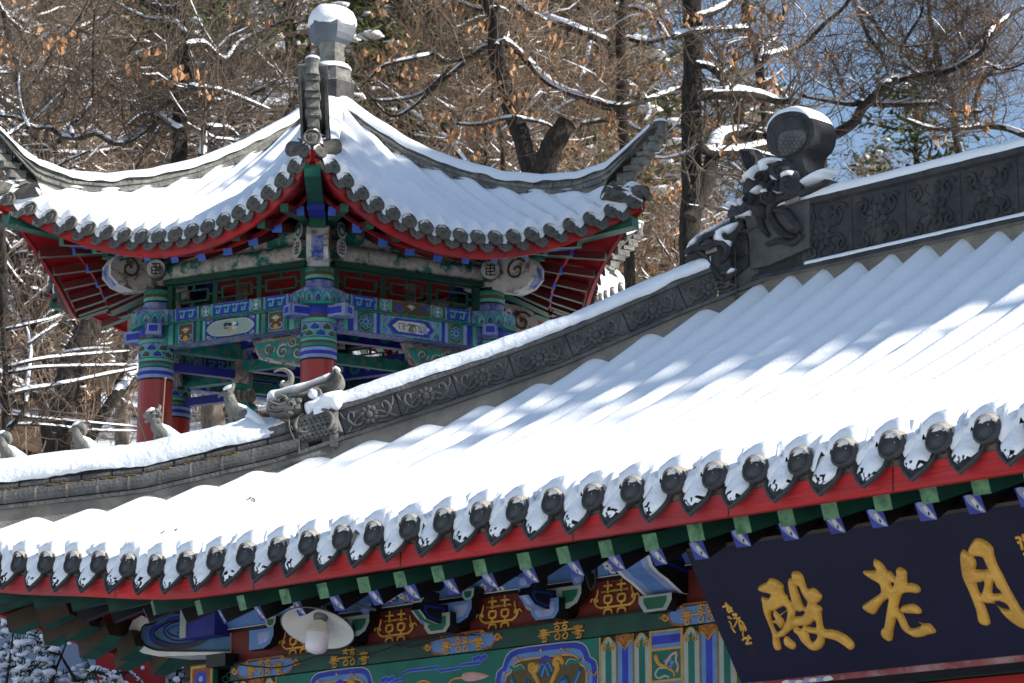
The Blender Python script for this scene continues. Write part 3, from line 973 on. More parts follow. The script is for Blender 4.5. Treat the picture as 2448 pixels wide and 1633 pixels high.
# --- the small seated beasts in a file
def beast(kind, X, s_):
    m = MB()
    base = hipP(X, -.38, 1.22)
    T = nrm(hipP(X - .5, -.38, 1.2) - hipP(X + .5, -.38, 1.2))         # they look down the ridge
    F = (T, -NH, V(0, 0, 1))
    def Q(f, u_, w=0.):
        return base + nrm(V(T[0], T[1], 0)) * f * s_ + V(0, 0, 1) * u_ * s_ + NH * w * s_
    def sk(pts, rr, n=9):
        m.tube([Q(*p) for p in spline([V(*p, 0.) if len(p) == 2 else V(p) for p in pts], [1] * len(pts), 4)[0]], list(np.interp(np.linspace(0, 1, (len(pts) - 1) * 4 + 1), np.linspace(0, 1, len(pts)), [r * s_ * (1.3 if r > .08 else 1.1) for r in rr])), n, 0)
    # haunch, chest, neck in one run
    sk([(-.42, -.02), (-.30, .14), (-.12, .30), (.04, .48), (.10, .66), (.14, .80)], [.10, .16, .17, .15, .12, .11])
    for w in (-.09, .09):
        sk([(.02, .40, w), (.06, .2, w), (.04, .0, w), (.10, -.06, w)], [.09, .07, .06, .055], 7)       # fore legs
        sk([(-.30, .12, w), (-.16, .10, w * 1.3), (-.22, -.04, w * 1.3)], [.1, .09, .06], 7)            # hind legs
    if kind == 'bird':
        m.ball(Q(.16, .86), (.13 * s_, .11 * s_, .14 * s_), 0, 10, 7, 0, None, F)
        sk([(.24, .86), (.36, .82), (.42, .74)], [.07, .05, .015], 7)                                   # beak
        sk([(.10, .94), (.04, 1.06), (.02, 1.12)], [.08, .06, .02], 7)                                  # crest
        for w in (-.17, .17):
            m.ball(Q(-.16, .36, w), (.24 * s_, .04 * s_, .13 * s_), 0, 10, 6, 0, None, (nrm(V(T[0], T[1], .35)), -NH, nrm(V(-.35 * T[0], -.35 * T[1], 1))))
        for k in range(4):
            sk([(.10 - k * .03, .78 - k * .06, .1), (.02 - k * .03, .66 - k * .06, .12), (.04 - k * .02, .56 - k * .06, .11)], [.03, .025, .012], 5)
    elif kind == 'lion':
        m.ball(Q(.18, .84), (.17 * s_, .14 * s_, .17 * s_), 0, 10, 7, .04, rnd, F)
        sk([(.24, .86), (.40, .84), (.47, .80)], [.11, .085, .05], 8)                                   # upper jaw
        sk([(.22, .74), (.36, .68), (.42, .68)], [.08, .06, .04], 8)                                    # lower jaw
        for k in range(14):                                                                             # curled mane
            a = k * .55
            m.ball(Q(.06 + .1 * cos(a), .76 + .22 * sin(a), .1 * (1 if k % 2 else -1)), .07 * s_, 0, 7, 5)
        sk([(.05, .98), (-.02, 1.1), (.03, 1.16)], [.07, .05, .015], 7)
        sk([(-.4, .05), (-.52, .14), (-.56, .28), (-.5, .36)], [.06, .05, .05, .02], 6)
    else:
        m.ball(Q(.14, .82), (.15 * s_, .12 * s_, .15 * s_), 0, 10, 7, 0, None, F)
        sk([(.2, .84), (.32, .80), (.38, .74)], [.1, .07, .03], 8)
        sk([(.06, .94), (-.06, .9), (-.14, .76), (-.12, .62)], [.1, .1, .08, .03], 8)                   # swept mane
        for w in (-.15, .15):
            m.ball(Q(-.02, .3, w), (.13 * s_, .04 * s_, .16 * s_), 0, 8, 6, 0, None, F)
    m.ball(Q(.2, .9, .11), .03 * s_, 1, 6, 5)
    o = hb(m, 'ridge_beast', ['figure_grey', 'black_paint'], None, True)
    o['label'] = {'bird': 'grey phoenix figure with folded wings nearest the dragon head', 'lion': 'grey lion figure with open jaws and curled mane', 'horse': 'small grey beast figure with swept mane'}.get(kind)
    m = MB()
    m.ball(Q(.16 if kind != 'lion' else .26, 1.0), (.15 * s_, .1 * s_, .07 * s_), 0, 9, 6, .15, rnd, (nrm(V(T[0], T[1], -.5)), -NH, nrm(V(.5 * T[0], .5 * T[1], 1))))
    p = [Q(-.05, .56), Q(-.2, .42), Q(-.4, .22), Q(-.62, .02), Q(-.8, -.08)]
    m.tube(p, [.07 * s_, .16 * s_, .21 * s_, .24 * s_, .16 * s_], 9, 0)
    hb(m, 'snow_cap', 'snow_rough', o, True)
for kind, X, s_ in (('bird', 1.55, .95), ('lion', .18, .82), ('horse', -1.25, .74), ('horse', -2.62, .74), ('lion', -3.7, .75)):
    beast(kind, X, s_)

# --- great dragon at the end of the main ridge
c1 = lambda pts, off=0.: [(q[0], q[2]) for q in (hl(1600 + x * .3062, 220 + y * .3062, (0, -1, 0), -(13.2 - off)) for x, y in pts)]
PLR = lambda a, b, h=0.: V(a, 13.2 - h, b)
m = MB()
disc = [(760, 350), (775, 260), (830, 190), (900, 158), (975, 148), (1050, 162), (1105, 205), (1130, 270), (1130, 340), (1105, 410), (1060, 460), (1040, 520), (1060, 600), (1090, 650), (1010, 690), (900, 640), (850, 515), (790, 480), (765, 420)]
D = smooth_poly(c1(disc, .2), 3)
m.prism(D, PLR, -.62, .2, 0)
inner = [(800, 350), (820, 270), (880, 205), (970, 185), (1050, 215), (1085, 290), (1075, 370), (1030, 440), (950, 490), (860, 480), (815, 420)]
pillow(m, [c1(inner, .2)], PLR, .205, .235, .1, .04, 0, 2)
core = [(850, 370), (870, 320), (920, 300), (990, 295), (1050, 300), (1070, 350), (1040, 420), (960, 480), (880, 500), (850, 450)]
pillow(m, [c1(core, .24)], PLR, .235, .28, .1, .04, 3, 2)
for r_ in range(6):                                             # fish scales
    for k in range(8):
        x, y = 845 + k * 34 + (r_ % 2) * 17, 330 + r_ * 30
        if ((x - 960) / 100) ** 2 + ((y - 395) / 95) ** 2 > 1: continue
        a, b = c1([(x, y)], .26)[0]
        m.line([(a + .075 * cos(q), b + .085 * sin(q)) for q in np.linspace(pi * 1.05, pi * 1.95, 7)], .011, PLR, .284, 2)
for r_, n_ in ((1.16, 15), (1.42, 18)):
    for k in range(n_):
        an = k * 2 * pi / n_
        x, y = 945 + 92 * r_ * cos(an), 345 - 112 * r_ * sin(an)
        if y > 470: continue
        a, b = c1([(x, y)], .24)[0]
        m.line([(a + .085 * cos(q + an), b + .085 * sin(q + an)) for q in np.linspace(-1.1, 1.1, 7)], .012, PLR, .238, 2)
# block the dragon bites, open jaw scroll
blk = [(690, 900), (740, 860), (800, 800), (1000, 780), (1240, 680), (1235, 720), (1080, 830), (1080, 1210), (760, 1350), (620, 1380), (600, 1000)]
m.prism(c1(blk, .2), PLR, -.75, .14, 3)
for pts, w, hh in (([(1240, 690), (1120, 760), (960, 810), (860, 830), (800, 880), (790, 960), (830, 1040), (900, 1110), (980, 1130)], [.05, .16, .2, .22, .22, .22, .22, .2, .1], .34),
                   ([(840, 930), (900, 930), (960, 990), (1020, 1080), (970, 1090)], [.1, .2, .22, .16, .06], .38),
                   ([(760, 1190), (860, 1160), (960, 1180), (1040, 1120)], [.08, .16, .16, .06], .3),
                   ([(720, 900), (700, 960), (720, 1050), (770, 1120)], [.14, .2, .2, .1], .3)):
    m.stroke(c1(pts, .2), w, PLR, .1, hh, 0, 4)
for k in range(6):
    a, b = c1([(920 + k * 18, 870 - k * 7)], .3)[0]
    m.box(PLR(a, b, .3), (.06, .08, .1), 1)
# face with curls, clenched fin behind
for (x, y, rx, rz, hh) in ((720, 760, .45, .55, .1), (860, 620, .42, .3, .35), (760, 660, .32, .35, .3), (950, 720, .33, .3, .42), (640, 840, .3, .3, .2), (770, 820, .22, .2, .4), (600, 740, .28, .4, .15), (480, 930, .33, .28, .1), (700, 930, .2, .2, .35), (560, 880, .3, .3, .1)):
    a, b = c1([(x, y)], .3)[0]
    m.ball(PLR(a, b, hh - .15), (rx, .28, rz), 0, 12, 8, .06, rnd)
for (x, y, r_, a0) in ((870, 600, .2, 0), (950, 720, .2, 2), (770, 820, .16, 1), (740, 680, .2, 3), (830, 740, .18, 4.), (620, 840, .16, 2.)):
    a, b = c1([(x, y)], .4)[0]
    m.stroke(spiral(a, b, r_, 1.3, a0, -1), .07, PLR, .3, .56, 0, 2)
fin = [(540, 480), (560, 435), (620, 430), (660, 460), (680, 540), (640, 610), (600, 615), (560, 540)]
pillow(m, [c1(fin, -.4)], PLR, -.7, -.2, .2, .04, 0, 2)
for k in range(4):
    m.stroke(c1([(560 + 24 * k, 450), (580 + 24 * k, 520), (610 + 14 * k, 600)], -.2), [.08, .1, .06], PLR, -.3, -.14, 0)
chi = hb(m, 'ridge_dragon', ['ridge_dark', 'plaster', 'black_paint', 'ridge_grey'], None, False)
m = MB()
arc = c1([(770, 270), (830, 165), (900, 118), (975, 105), (1050, 120), (1110, 170), (1145, 230), (1120, 215), (1060, 165), (985, 148), (900, 160), (830, 200), (790, 255)], .15)
Dn = np.array(D)
cc_ = V(Dn[:, 0].max() * .5 + Dn[:, 0].min() * .5, Dn[:, 1].max() - .62)
an_ = sorted((math.atan2(p[1] - cc_[1], p[0] - cc_[0]), tuple(p)) for p in D)
P = []
sel = [(a_, V(p)) for a_, p in an_ if .35 < a_ < 2.85]
for i, (a_, p) in enumerate(sel):
    u_ = nrm(p - cc_)
    th = .17 * sin(pi * (i + .3) / (len(sel) - .4)) ** .7 + .02 * vnoise(i * .9, 3)
    P.append([PLR(*(p + u_ * f * th - u_ * .01), h) for h, f in ((-.63, 0), (-.63, .55), (-.5, .95), (-.2, 1.05), (.05, .95), (.2, .6), (.225, 0))])
m.grid(P)
for q, hh in (([(540, 700), (580, 650), (680, 560), (760, 505), (850, 505), (930, 525), (970, 580), (900, 580), (840, 545), (790, 560), (770, 620), (720, 640), (700, 560), (680, 640), (660, 700), (620, 680), (560, 690)], .42),
              ([(885, 690), (900, 630), (960, 600), (1000, 640), (1005, 690), (940, 680)], .62), ([(800, 640), (840, 650), (880, 700), (850, 715), (810, 690)], .62),
              ([(600, 800), (660, 760), (710, 715), (740, 745), (670, 820), (620, 800)], .5), ([(735, 790), (770, 745), (850, 770), (900, 770), (800, 800), (745, 820)], .62),
              ([(1000, 750), (1020, 690), (1130, 620), (1220, 585), (1270, 600), (1260, 640), (1200, 650), (1240, 680), (1100, 720)], .4),
              ([(420, 915), (450, 850), (510, 835), (540, 870), (515, 905), (470, 880)], .35), ([(540, 830), (580, 820), (580, 860), (545, 900)], .4),
              ([(715, 640), (760, 560), (800, 590), (780, 630), (720, 655)], .55)):
    pillow(m, [c1(q, hh * .5)], PLR, hh * .25 - .12, hh, .16, .045, 0, 2, .08)
hb(m, 'snow_cap', 'snow', chi, True)
# --- the hip dragon just below it, in relief on the hip face
c3 = lambda pts, off=0.: hp2(pts, 1600, 220, .3062, off)
m = MB()
m.box(hipP(10.75, -.4, .1), (1.1, .75, 1.5), 3, (AH, NH, V(0, 0, 1)))
base = [(120, 1260), (240, 1200), (300, 1110), (480, 1000), (590, 970), (650, 1370), (420, 1480), (380, 1480), (300, 1350), (190, 1320)]
pillow(m, [c3(base, 0)], PLH, -.7, .05, .1, .05, 0, 2)
m.prism(c3([(590, 970), (690, 930), (760, 1340), (660, 1380)], .02), PLH, -.7, .03, 3)
for pts, w, hh in (([(125, 1250), (200, 1215), (300, 1220), (370, 1180), (430, 1190), (450, 1260), (400, 1330)], [.1, .18, .16, .18, .2, .2, .1], .24),
                   ([(230, 1250), (290, 1290), (330, 1360), (390, 1440), (430, 1470)], [.06, .12, .16, .14, .08], .2),
                   ([(240, 1170), (280, 1130), (340, 1110), (370, 1120)], [.1, .16, .14, .06], .24),
                   ([(420, 1480), (480, 1440), (560, 1390)], [.08, .16, .08], .2),
                   ([(430, 1110), (420, 1140), (450, 1170), (480, 1150)], [.1, .14, .12, .05], .24)):
    m.stroke(c3(pts, .1), w, PLH, .0, hh, 0, 4)
a, b = c3([(300, 1180)], .2)[0]
m.ball(PLH(a, b, .16), (.13, .12, .1), 0, 9, 7, 0, None, (AH, V(0, 0, 1), NH))
for k in range(6):
    a, b = c3([(290 + k * 15, 1255 - k * 5)], .1)[0]
    m.box(PLH(a, b, .1), (.045, .06, .1), 1, (AH, NH, V(0, 0, 1)))
for k in range(7):
    m.stroke(c3([(590, 1040 + k * 38), (530, 1120 + k * 34), (480, 1260 + k * 18)], .05), [.05, .08, .04], PLH, -.01, .12, 0, 3)
m.stroke(c3([(480, 1000), (500, 985), (505, 1030), (470, 1050)], .1), [.08, .1, .08, .04], PLH, .0, .25, 0)
hd = hb(m, 'dragon_figure', ['ridge_dark', 'plaster', 'black_paint', 'ridge_grey'], None, False)
m = MB()
pillow(m, [c3([(120, 1240), (145, 1150), (260, 1060), (420, 980), (560, 930), (680, 860), (780, 830), (770, 880), (690, 900), (660, 1010), (560, 980), (440, 1020), (340, 1100), (240, 1130), (230, 1200), (170, 1210)], 0)], PLH, -.55, .16, .2, .05, 0, 2, .06)
pillow(m, [c3([(350, 1090), (440, 1040), (540, 1010), (520, 1060), (460, 1110), (420, 1100), (430, 1150), (490, 1160), (470, 1220), (420, 1180), (350, 1170)], .1)], PLH, .05, .26, .1, .04, 0, 2, .08)
pillow(m, [c3([(440, 1420), (480, 1370), (530, 1385), (500, 1410)], .1)], PLH, .05, .2, .06, .03, 0, 2)
hb(m, 'snow_cap', 'snow', hd, True)
# ------------------------------------------------------------------ painted front of the hall under the eave
YF = 4.9                                         # plane of the board between the brackets
FP = lambda a, b, h=0.: V(a, YF - h, b)
def fpx(pts, ox, oy, sc, y=YF):
    return [(q[0], q[2]) for q in (hl(ox + px * sc, oy + py * sc, (0, -1, 0), -y) for px, py in pts)]
XL, XR_ = 1.05, 2 * MIDX - 1.05
# wall and doors below, mostly out of the picture
m = MB()
m.box((MIDX, 5.9, -9.5), (XR_ - XL, .5, 13.6))
m.box((XL + .6, 13.2, -8.2), (.6, 15, 15.2))
m.box((XR_ - .6, 13.2, -8.2), (.6, 15, 15.2))
m.box((MIDX, 20.5, -8.2), (XR_ - XL, .6, 15.2))
hb(m, 'wall', 'red_board')
m = MB()
m.box((MIDX, 11, -16), (2 * MIDX + 2, 24, 1.1))
hb(m, 'stone_base', 'stone')
for i, X in enumerate((1.6, 9.4, 15.85, 22.4, 28.95, 35.4, 43.2)):
    m = MB()
    m.lathe([(.62, -15.5), (.6, -9), (.56, -1.9)], (X, 5.6, 0), 18)
    hb(m, 'column', 'red_column', None, True)
# bracket board, red with gold double happiness
m = MB()
m.box((MIDX, YF + .16, -1.0), (XR_ - XL, .3, .74), 0)
hb(m, 'bracket_board', 'maroon')

def dh(mb_, cx, cz, s_, pl, h, mi, curls=True):
    """double happiness sign with curling sides"""
    w = .055 * s_
    for sg in (-1, 1):
        x = cx + sg * .2 * s_
        S = lambda pts, ww=w: mb_.stroke([(x + p[0] * s_, cz + p[1] * s_) for p in pts], ww, pl, h, h + .035, mi, 2)
        S([(0, .36), (0, .12)])
        S([(-.12, .27), (.12, .27)])
        S([(-.17, .15), (.17, .15)])
        S([(-.09, .05), (.09, .05), (.11, -.02), (.08, -.1), (-.08, -.1), (-.11, -.02), (-.09, .05)])
        S([(0, -.1), (.0, -.2)])
        S([(0, -.24), (-.1, -.27), (-.12, -.36)])
        S([(0, -.24), (.1, -.27), (.12, -.36)])
    mb_.stroke([(cx - .38 * s_, cz + .15 * s_), (cx + .38 * s_, cz + .15 * s_)], w, pl, h, h + .035, mi, 0)
    mb_.stroke([(cx - .45 * s_, cz - .2 * s_), (cx + .45 * s_, cz - .2 * s_)], w, pl, h, h + .035, mi, 0)
    if curls:
        for sg in (-1, 1):
            mb_.stroke([(cx + sg * .42 * s_, cz - .2 * s_), (cx + sg * .55 * s_, cz - .14 * s_), (cx + sg * .6 * s_, cz - .02 * s_), (cx + sg * .54 * s_, cz + .03 * s_), (cx + sg * .52 * s_, cz - .05 * s_)], w, pl, h, h + .035, mi, 3)
            mb_.stroke([(cx + sg * .58 * s_, cz), (cx + sg * .52 * s_, cz + .1 * s_), (cx + sg * .5 * s_, cz + .2 * s_)], w * .8, pl, h, h + .03, mi, 3)
            mb_.stroke([(cx + sg * .58 * s_, cz - .02 * s_), (cx + sg * .68 * s_, cz + .02 * s_), (cx + sg * .72 * s_, cz - .04 * s_)], w * .7, pl, h, h + .03, mi, 3)
def dh_small(mb_, cx, cz, s_, pl, h, mi):
    """drawn-out sign of the tie beam: one pair in the middle, a single at each side"""
    w = .035
    L = lambda pts, ww=w: mb_.stroke([(cx + a * s_, cz + b * s_) for a, b in pts], ww, pl, h, h + .02, mi, 2)
    L([(-.78, -.02), (.78, .02)])
    for x in (-.14, .14):
        L([(x, .26), (x, .14)])
        L([(x - .12, .19), (x + .12, .2)])
        L([(x - .07, .12), (x + .07, .12), (x + .06, .05), (x - .06, .05), (x - .07, .12)])
        L([(x, .05), (x + .02, -.05), (x + .1, -.1), (x + .08, -.2), (x - .03, -.22), (x - .08, -.14), (x, -.1)])
    for x in (-.62, .62):
        L([(x, .1), (x, -.22)])
        L([(x - .14, .06), (x + .14, .06)])
        L([(x - .2, -.09), (x + .22, -.07)])
        L([(x - .08, .02), (x + .08, .02), (x + .08, -.04), (x - .08, -.04), (x - .08, .02)])
        L([(x - .1, -.14), (x + .1, -.14), (x + .07, -.24), (x - .07, -.24)])
BR = (2.8, 6.05, 9.3, 12.55, 15.85, 19.1, 22.4, 25.7, 28.95)
for i in range(len(BR) - 1):
    cx = (BR[i] + BR[i + 1]) / 2 + (-.32 if i < 3 else -.2)
    m = MB()
    dh(m, cx, -1.02, .95, FP, .01, 0)
    hb(m, 'happiness_sign', 'gold', None, True)
# blue frieze above, leaning out, with plum blossom
m = MB()
m.add([V(XL, YF, -.62), V(XR_, YF, -.62), V(XR_, YF - .7, .25), V(XL, YF - .7, .25)], [(0, 1, 2, 3)], 0)
m.box((MIDX, YF - .03, -.625), (XR_ - XL, .12, .07), 1)
m.box((MIDX, YF - .05, -.585), (XR_ - XL, .1, .02), 5)
t_ = nrm(V(0, -.7, .87))
FB = lambda a, b, h=0.: V(a, YF, -.62) + t_ * b + V(0, -.87, -.7) / 1.117 * h
q = random.Random(8)
for i in range(len(BR)):
    for k in range(3):
        cx = BR[i] - 1.55 + q.uniform(-.5, .5) + (.75 if k > 1 else 0)
        cz = q.uniform(.14, .42)
        m.line([(cx - .3, cz - .12), (cx, cz - .02), (cx + .25, cz + .12)], [.03, .025, .015], FB, .006, 3, 3)
        m.line([(cx - .05, cz - .1), (cx + .12, cz + .03)], .02, FB, .007, 3)
        for f in range(3):
            fx, fz, rr = cx + q.uniform(-.3, .3), cz + q.uniform(-.1, .12), q.uniform(.05, .075)
            for p in range(5):
                m.poly(ell(fx + rr * cos(p * 1.257), fz + rr * sin(p * 1.257), rr * .72, rr * .72, 7), FB, .01 + .0006 * p, 2 if (i + f) % 3 else 4)
            m.poly(ell(fx, fz, rr * .35, rr * .35, 6), FB, .015, 3)
hb(m, 'blue_frieze', ['blue_light', 'black_paint', 'white_paint', 'black_paint', 'pink', 'white_paint'])
# narrow tie beam: green with gold signs and pale blue cartouches
m = MB()
m.box((MIDX + .4, YF + .2, -1.6), (XR_ - XL - .8, .7, .42), 0)
m.box((MIDX + .4, YF - .12, -1.41), (XR_ - XL - .8, .08, .05), 1)
TP = lambda a, b, h=0.: V(a, YF - .15 - h, b)
for j, X in enumerate(np.arange(4.45, 30, 2.62)):
    if j % 2 == 0:
        pass
for j, (cx, cart) in enumerate(((3.1, 1), (6.0, 0), (9.63, 1), (12.6, 0), (16.6, 1), (20.0, 0), (23.2, 1), (26.6, 0))):
    if cart:
        cz = -1.6
        oc = [(cx - 1.25, cz), (cx - 1.0, cz + .04), (cx - .93, cz + .13), (cx - .7, cz + .15), (cx - .6, cz + .21), (cx + .6, cz + .21), (cx + .7, cz + .15), (cx + .93, cz + .13), (cx + 1.0, cz + .04), (cx + 1.25, cz),
              (cx + 1.0, cz - .04), (cx + .9, cz - .15), (cx + .6, cz - .205), (cx - .6, cz - .205), (cx - .9, cz - .15), (cx - 1.0, cz - .04)]
        m.poly(oc, TP, .006, 2)
        m.line(oc[0:6], .045, TP, .012, 3)
        m.line(oc[4:6] + oc[6:10], .03, TP, .012, 3) if False else None
        m.line(oc[5:10], .045, TP, .013, 3)
        m.line(oc[9:13], .045, TP, .014, 3)
        m.line([oc[13], oc[14], oc[15], oc[0]], .045, TP, .015, 3)
        for sg in (-1, 1):
            m.stroke(spiral(cx + sg * 1.08, cz + .01, .1, 1.1, 0, sg), .04, TP, .015, .035, 4, 2)
            m.stroke(spiral(cx + sg * .62, cz + .16, .06, 1.1, 0, sg), .03, TP, .015, .035, 4, 2)
    dh_small(m, cx, -1.6, .8, TP, .016, 5)
hb(m, 'tie_beam', ['green_dark', 'black_paint', 'blue_light', 'rust', 'ochre', 'gold_thin'])
# big beam with its painted fields
m = MB()
m.box((MIDX + .4, YF + .25, -2.6), (XR_ - XL - .8, .62, 1.55), 0)
BP = lambda a, b, h=0.: V(a, YF - .06 - h, b)
bz0, bz1 = -3.36, -1.83
def field_stripes(xa, xb, seq):
    n = len(seq)
    for k, cc in enumerate(seq):
        a0, a1 = xa + (xb - xa) * k / n, xa + (xb - xa) * (k + 1) / n
        w = (a1 - a0)
        m.poly(rect(a0, bz0, a1, bz1), BP, .004, 7 if cc == 'g' else 3)
        m.poly(rect(a0 + w * .32, bz0, a0 + w * .68, bz1 - .18), BP, .007, 1 if cc == 'g' else 2)
        if cc == 'g':
            m.poly(rect(a0, bz1 - .16, a1, bz1), BP, .006, 6)
            m.poly(smooth_poly([(a0 + w * .1, bz1 - .25), (a0 + w * .1, bz1 - .14), (a0 + w * .5, bz1 - .02), (a0 + w * .9, bz1 - .14), (a0 + w * .9, bz1 - .25), (a0 + w * .5, bz1 - .2)], 2), BP, .009, 7)
            m.poly([(a0 + w * .32, bz1 - .24), (a0 + w * .5, bz1 - .09), (a0 + w * .68, bz1 - .24)], BP, .011, 1)
            for sg in (-1, 1):
                m.stroke(spiral(a0 + w * (.5 + sg * .24), bz1 - .24, .08, 1.2, pi / 2, sg), .025, BP, .01, .03, 5, 2)
            m.stroke([(a0 + w * .12, bz1 - .2), (a0 + w * .3, bz1 - .06), (a0 + w * .5, bz1 - .015), (a0 + w * .7, bz1 - .06), (a0 + w * .88, bz1 - .2)], .028, BP, .01, .03, 5, 2)
        else:
            m.poly(smooth_poly([(a0 + w * .06, bz1), (a0 + w * .06, bz1 - .12), (a0 + w * .3, bz1 - .2), (a0 + w * .5, bz1 - .3), (a0 + w * .7, bz1 - .2), (a0 + w * .94, bz1 - .12), (a0 + w * .94, bz1)], 2), BP, .009, 4)
            for sg in (-1, 1):
                m.stroke(spiral(a0 + w * (.5 + sg * .2), bz1 - .1, .09, 1.3, 0, sg), .022, BP, .012, .03, 5, 2)
            m.stroke([(a0 + w * .06, bz1 - .12), (a0 + w * .3, bz1 - .2), (a0 + w * .5, bz1 - .3), (a0 + w * .7, bz1 - .2), (a0 + w * .94, bz1 - .12)], .03, BP, .012, .034, 5, 2)
        for x in (a0, a1):
            m.line([(x, bz0), (x, bz1)], .04, BP, .014, 5)
def field_block(xa, xb):
    m.poly(rect(xa, bz0, xb, bz1), BP, .004, 3)
    m.poly(rect(xa, -2.05 - .06, xb, -1.96 + .02), BP, .007, 2)
    m.poly(rect(xa + .03, -2.84, xb - .03, -2.24), BP, .008, 1)
    for z in (-2.22, -2.86):
        m.line([(xa, z), (xb, z)], .045, BP, .013, 5)
    for x in (xa, xb):
        m.line([(x, bz0), (x, bz1)], .045, BP, .015, 5)
    m.line([(xa, bz1 - .02), (xb, bz1 - .02)], .04, BP, .016, 5)
    c = (xa + xb) / 2
    m.stroke([(c - .28, -2.36), (c - .2, -2.5), (c + .02, -2.6), (c + .2, -2.7), (c + .22, -2.8)], [.12, .1, .06, .05, .03], BP, .01, .04, 5, 3)
    m.stroke([(c - .02, -2.56), (c + .1, -2.38), (c + .28, -2.32), (c + .26, -2.46), (c + .32, -2.6), (c + .28, -2.7)], .05, BP, .01, .03, 8, 3)
    m.stroke([(c, -2.6), (c - .2, -2.6), (c - .3, -2.72), (c - .2, -2.8), (c - .04, -2.76), (c + .06, -2.8)], .05, BP, .01, .03, 7, 3)
    for a in range(5):
        m.poly(ell(c + .06 + .09 * cos(a * 1.3), -2.52 + .09 * sin(a * 1.3), .06, .05, 8), BP, .011 + a * .0005, 3)
def medallion(cx, hw):
    """cusped panel: blue and pale blue rims, gold lines, brown field with ribbons, clouds and a gourd knot"""
    cz, hh = -2.62, .78
    def cus(f):
        a, b = hw * f, hh * (1 - (1 - f) * 1.6)
        return smooth_poly([(cx - a, cz), (cx - a * .97, cz + b * .4), (cx - a * .86, cz + b * .52), (cx - a * .78, cz + b * .82), (cx - a * .58, cz + b * .98), (cx, cz + b), (cx + a * .58, cz + b * .98), (cx + a * .78, cz + b * .82), (cx + a * .86, cz + b * .52), (cx + a * .97, cz + b * .4), (cx + a, cz),
                            (cx + a * .97, cz - b * .4), (cx + a * .86, cz - b * .52), (cx + a * .78, cz - b * .82), (cx + a * .58, cz - b * .98), (cx, cz - b), (cx - a * .58, cz - b * .98), (cx - a * .78, cz - b * .82), (cx - a * .86, cz - b * .52), (cx - a * .97, cz - b * .4)], 2)
    m.line(cus(1.0), .03, BP, .004, 7, closed=True)
    m.poly(cus(.99), BP, .005, 2)
    m.poly(cus(.90), BP, .008, 3)
    m.poly(cus(.79), BP, .011, 4 + 4)
    m.poly(cus(.785), BP, .012, 9)
    m.line(cus(.79), .035, BP, .02, 5, closed=True)
    for k in range(12):
        a = k * pi / 6 + .1
        x, z = cx + hw * .9 * cos(a), cz + hh * .86 * sin(a)
        if k % 2:
            m.poly(ell(x, z, .035, .035, 8), BP, .02, 5)
        else:
            m.stroke([(x - .13, z - .03), (x - .08, z + .05), (x, z), (x + .08, z - .05), (x + .13, z + .03)], .028, BP, .012, .032, 5, 3)
    # ribbons and knot
    for sg in (-1, 1):
        m.stroke([(cx + sg * .05, cz - .3), (cx + sg * .2, cz), (cx + sg * .35, cz + .25), (cx + sg * .32, cz + .4)], [.08, .1, .14, .1], BP, .013, .05, 5, 3)
        m.stroke(spiral(cx + sg * .36, cz + .36, .14, 1.1, 0, sg), [.12] * 8 + [.06] * 7, BP, .014, .055, 5, 2)
        for off, cc in ((0, 3), (.05, 2), (.1, 1)):
            m.stroke([(cx + sg * (.1 + off), cz + .12), (cx + sg * (.02 + off * .5), cz + .3), (cx - sg * (.1 - off), cz + .38), (cx - sg * .2, cz + .2)], .045, BP, .014, .04, cc, 3)
            m.stroke([(cx + sg * .3, cz - .2 + off), (cx + sg * .55, cz - .02 + off), (cx + sg * .75, cz - .22 + off), (cx + sg * 1.0, cz + .12 + off)], .05, BP, .014, .04, cc, 3)
        m.stroke([(cx + sg * .62, cz + .3), (cx + sg * .75, cz + .38), (cx + sg * .9, cz + .33), (cx + sg * 1.05, cz + .4)], [.06, .12, .1, .04], BP, .013, .03, 1, 3)
        m.stroke([(cx + sg * .6, cz + .32), (cx + sg * .72, cz + .42), (cx + sg * .9, cz + .38)], .03, BP, .013, .04, 7, 3)
    m.stroke([(cx - .2, cz + .45), (cx, cz + .5), (cx + .2, cz + .46)], [.05, .1, .05], BP, .013, .03, 2, 3)
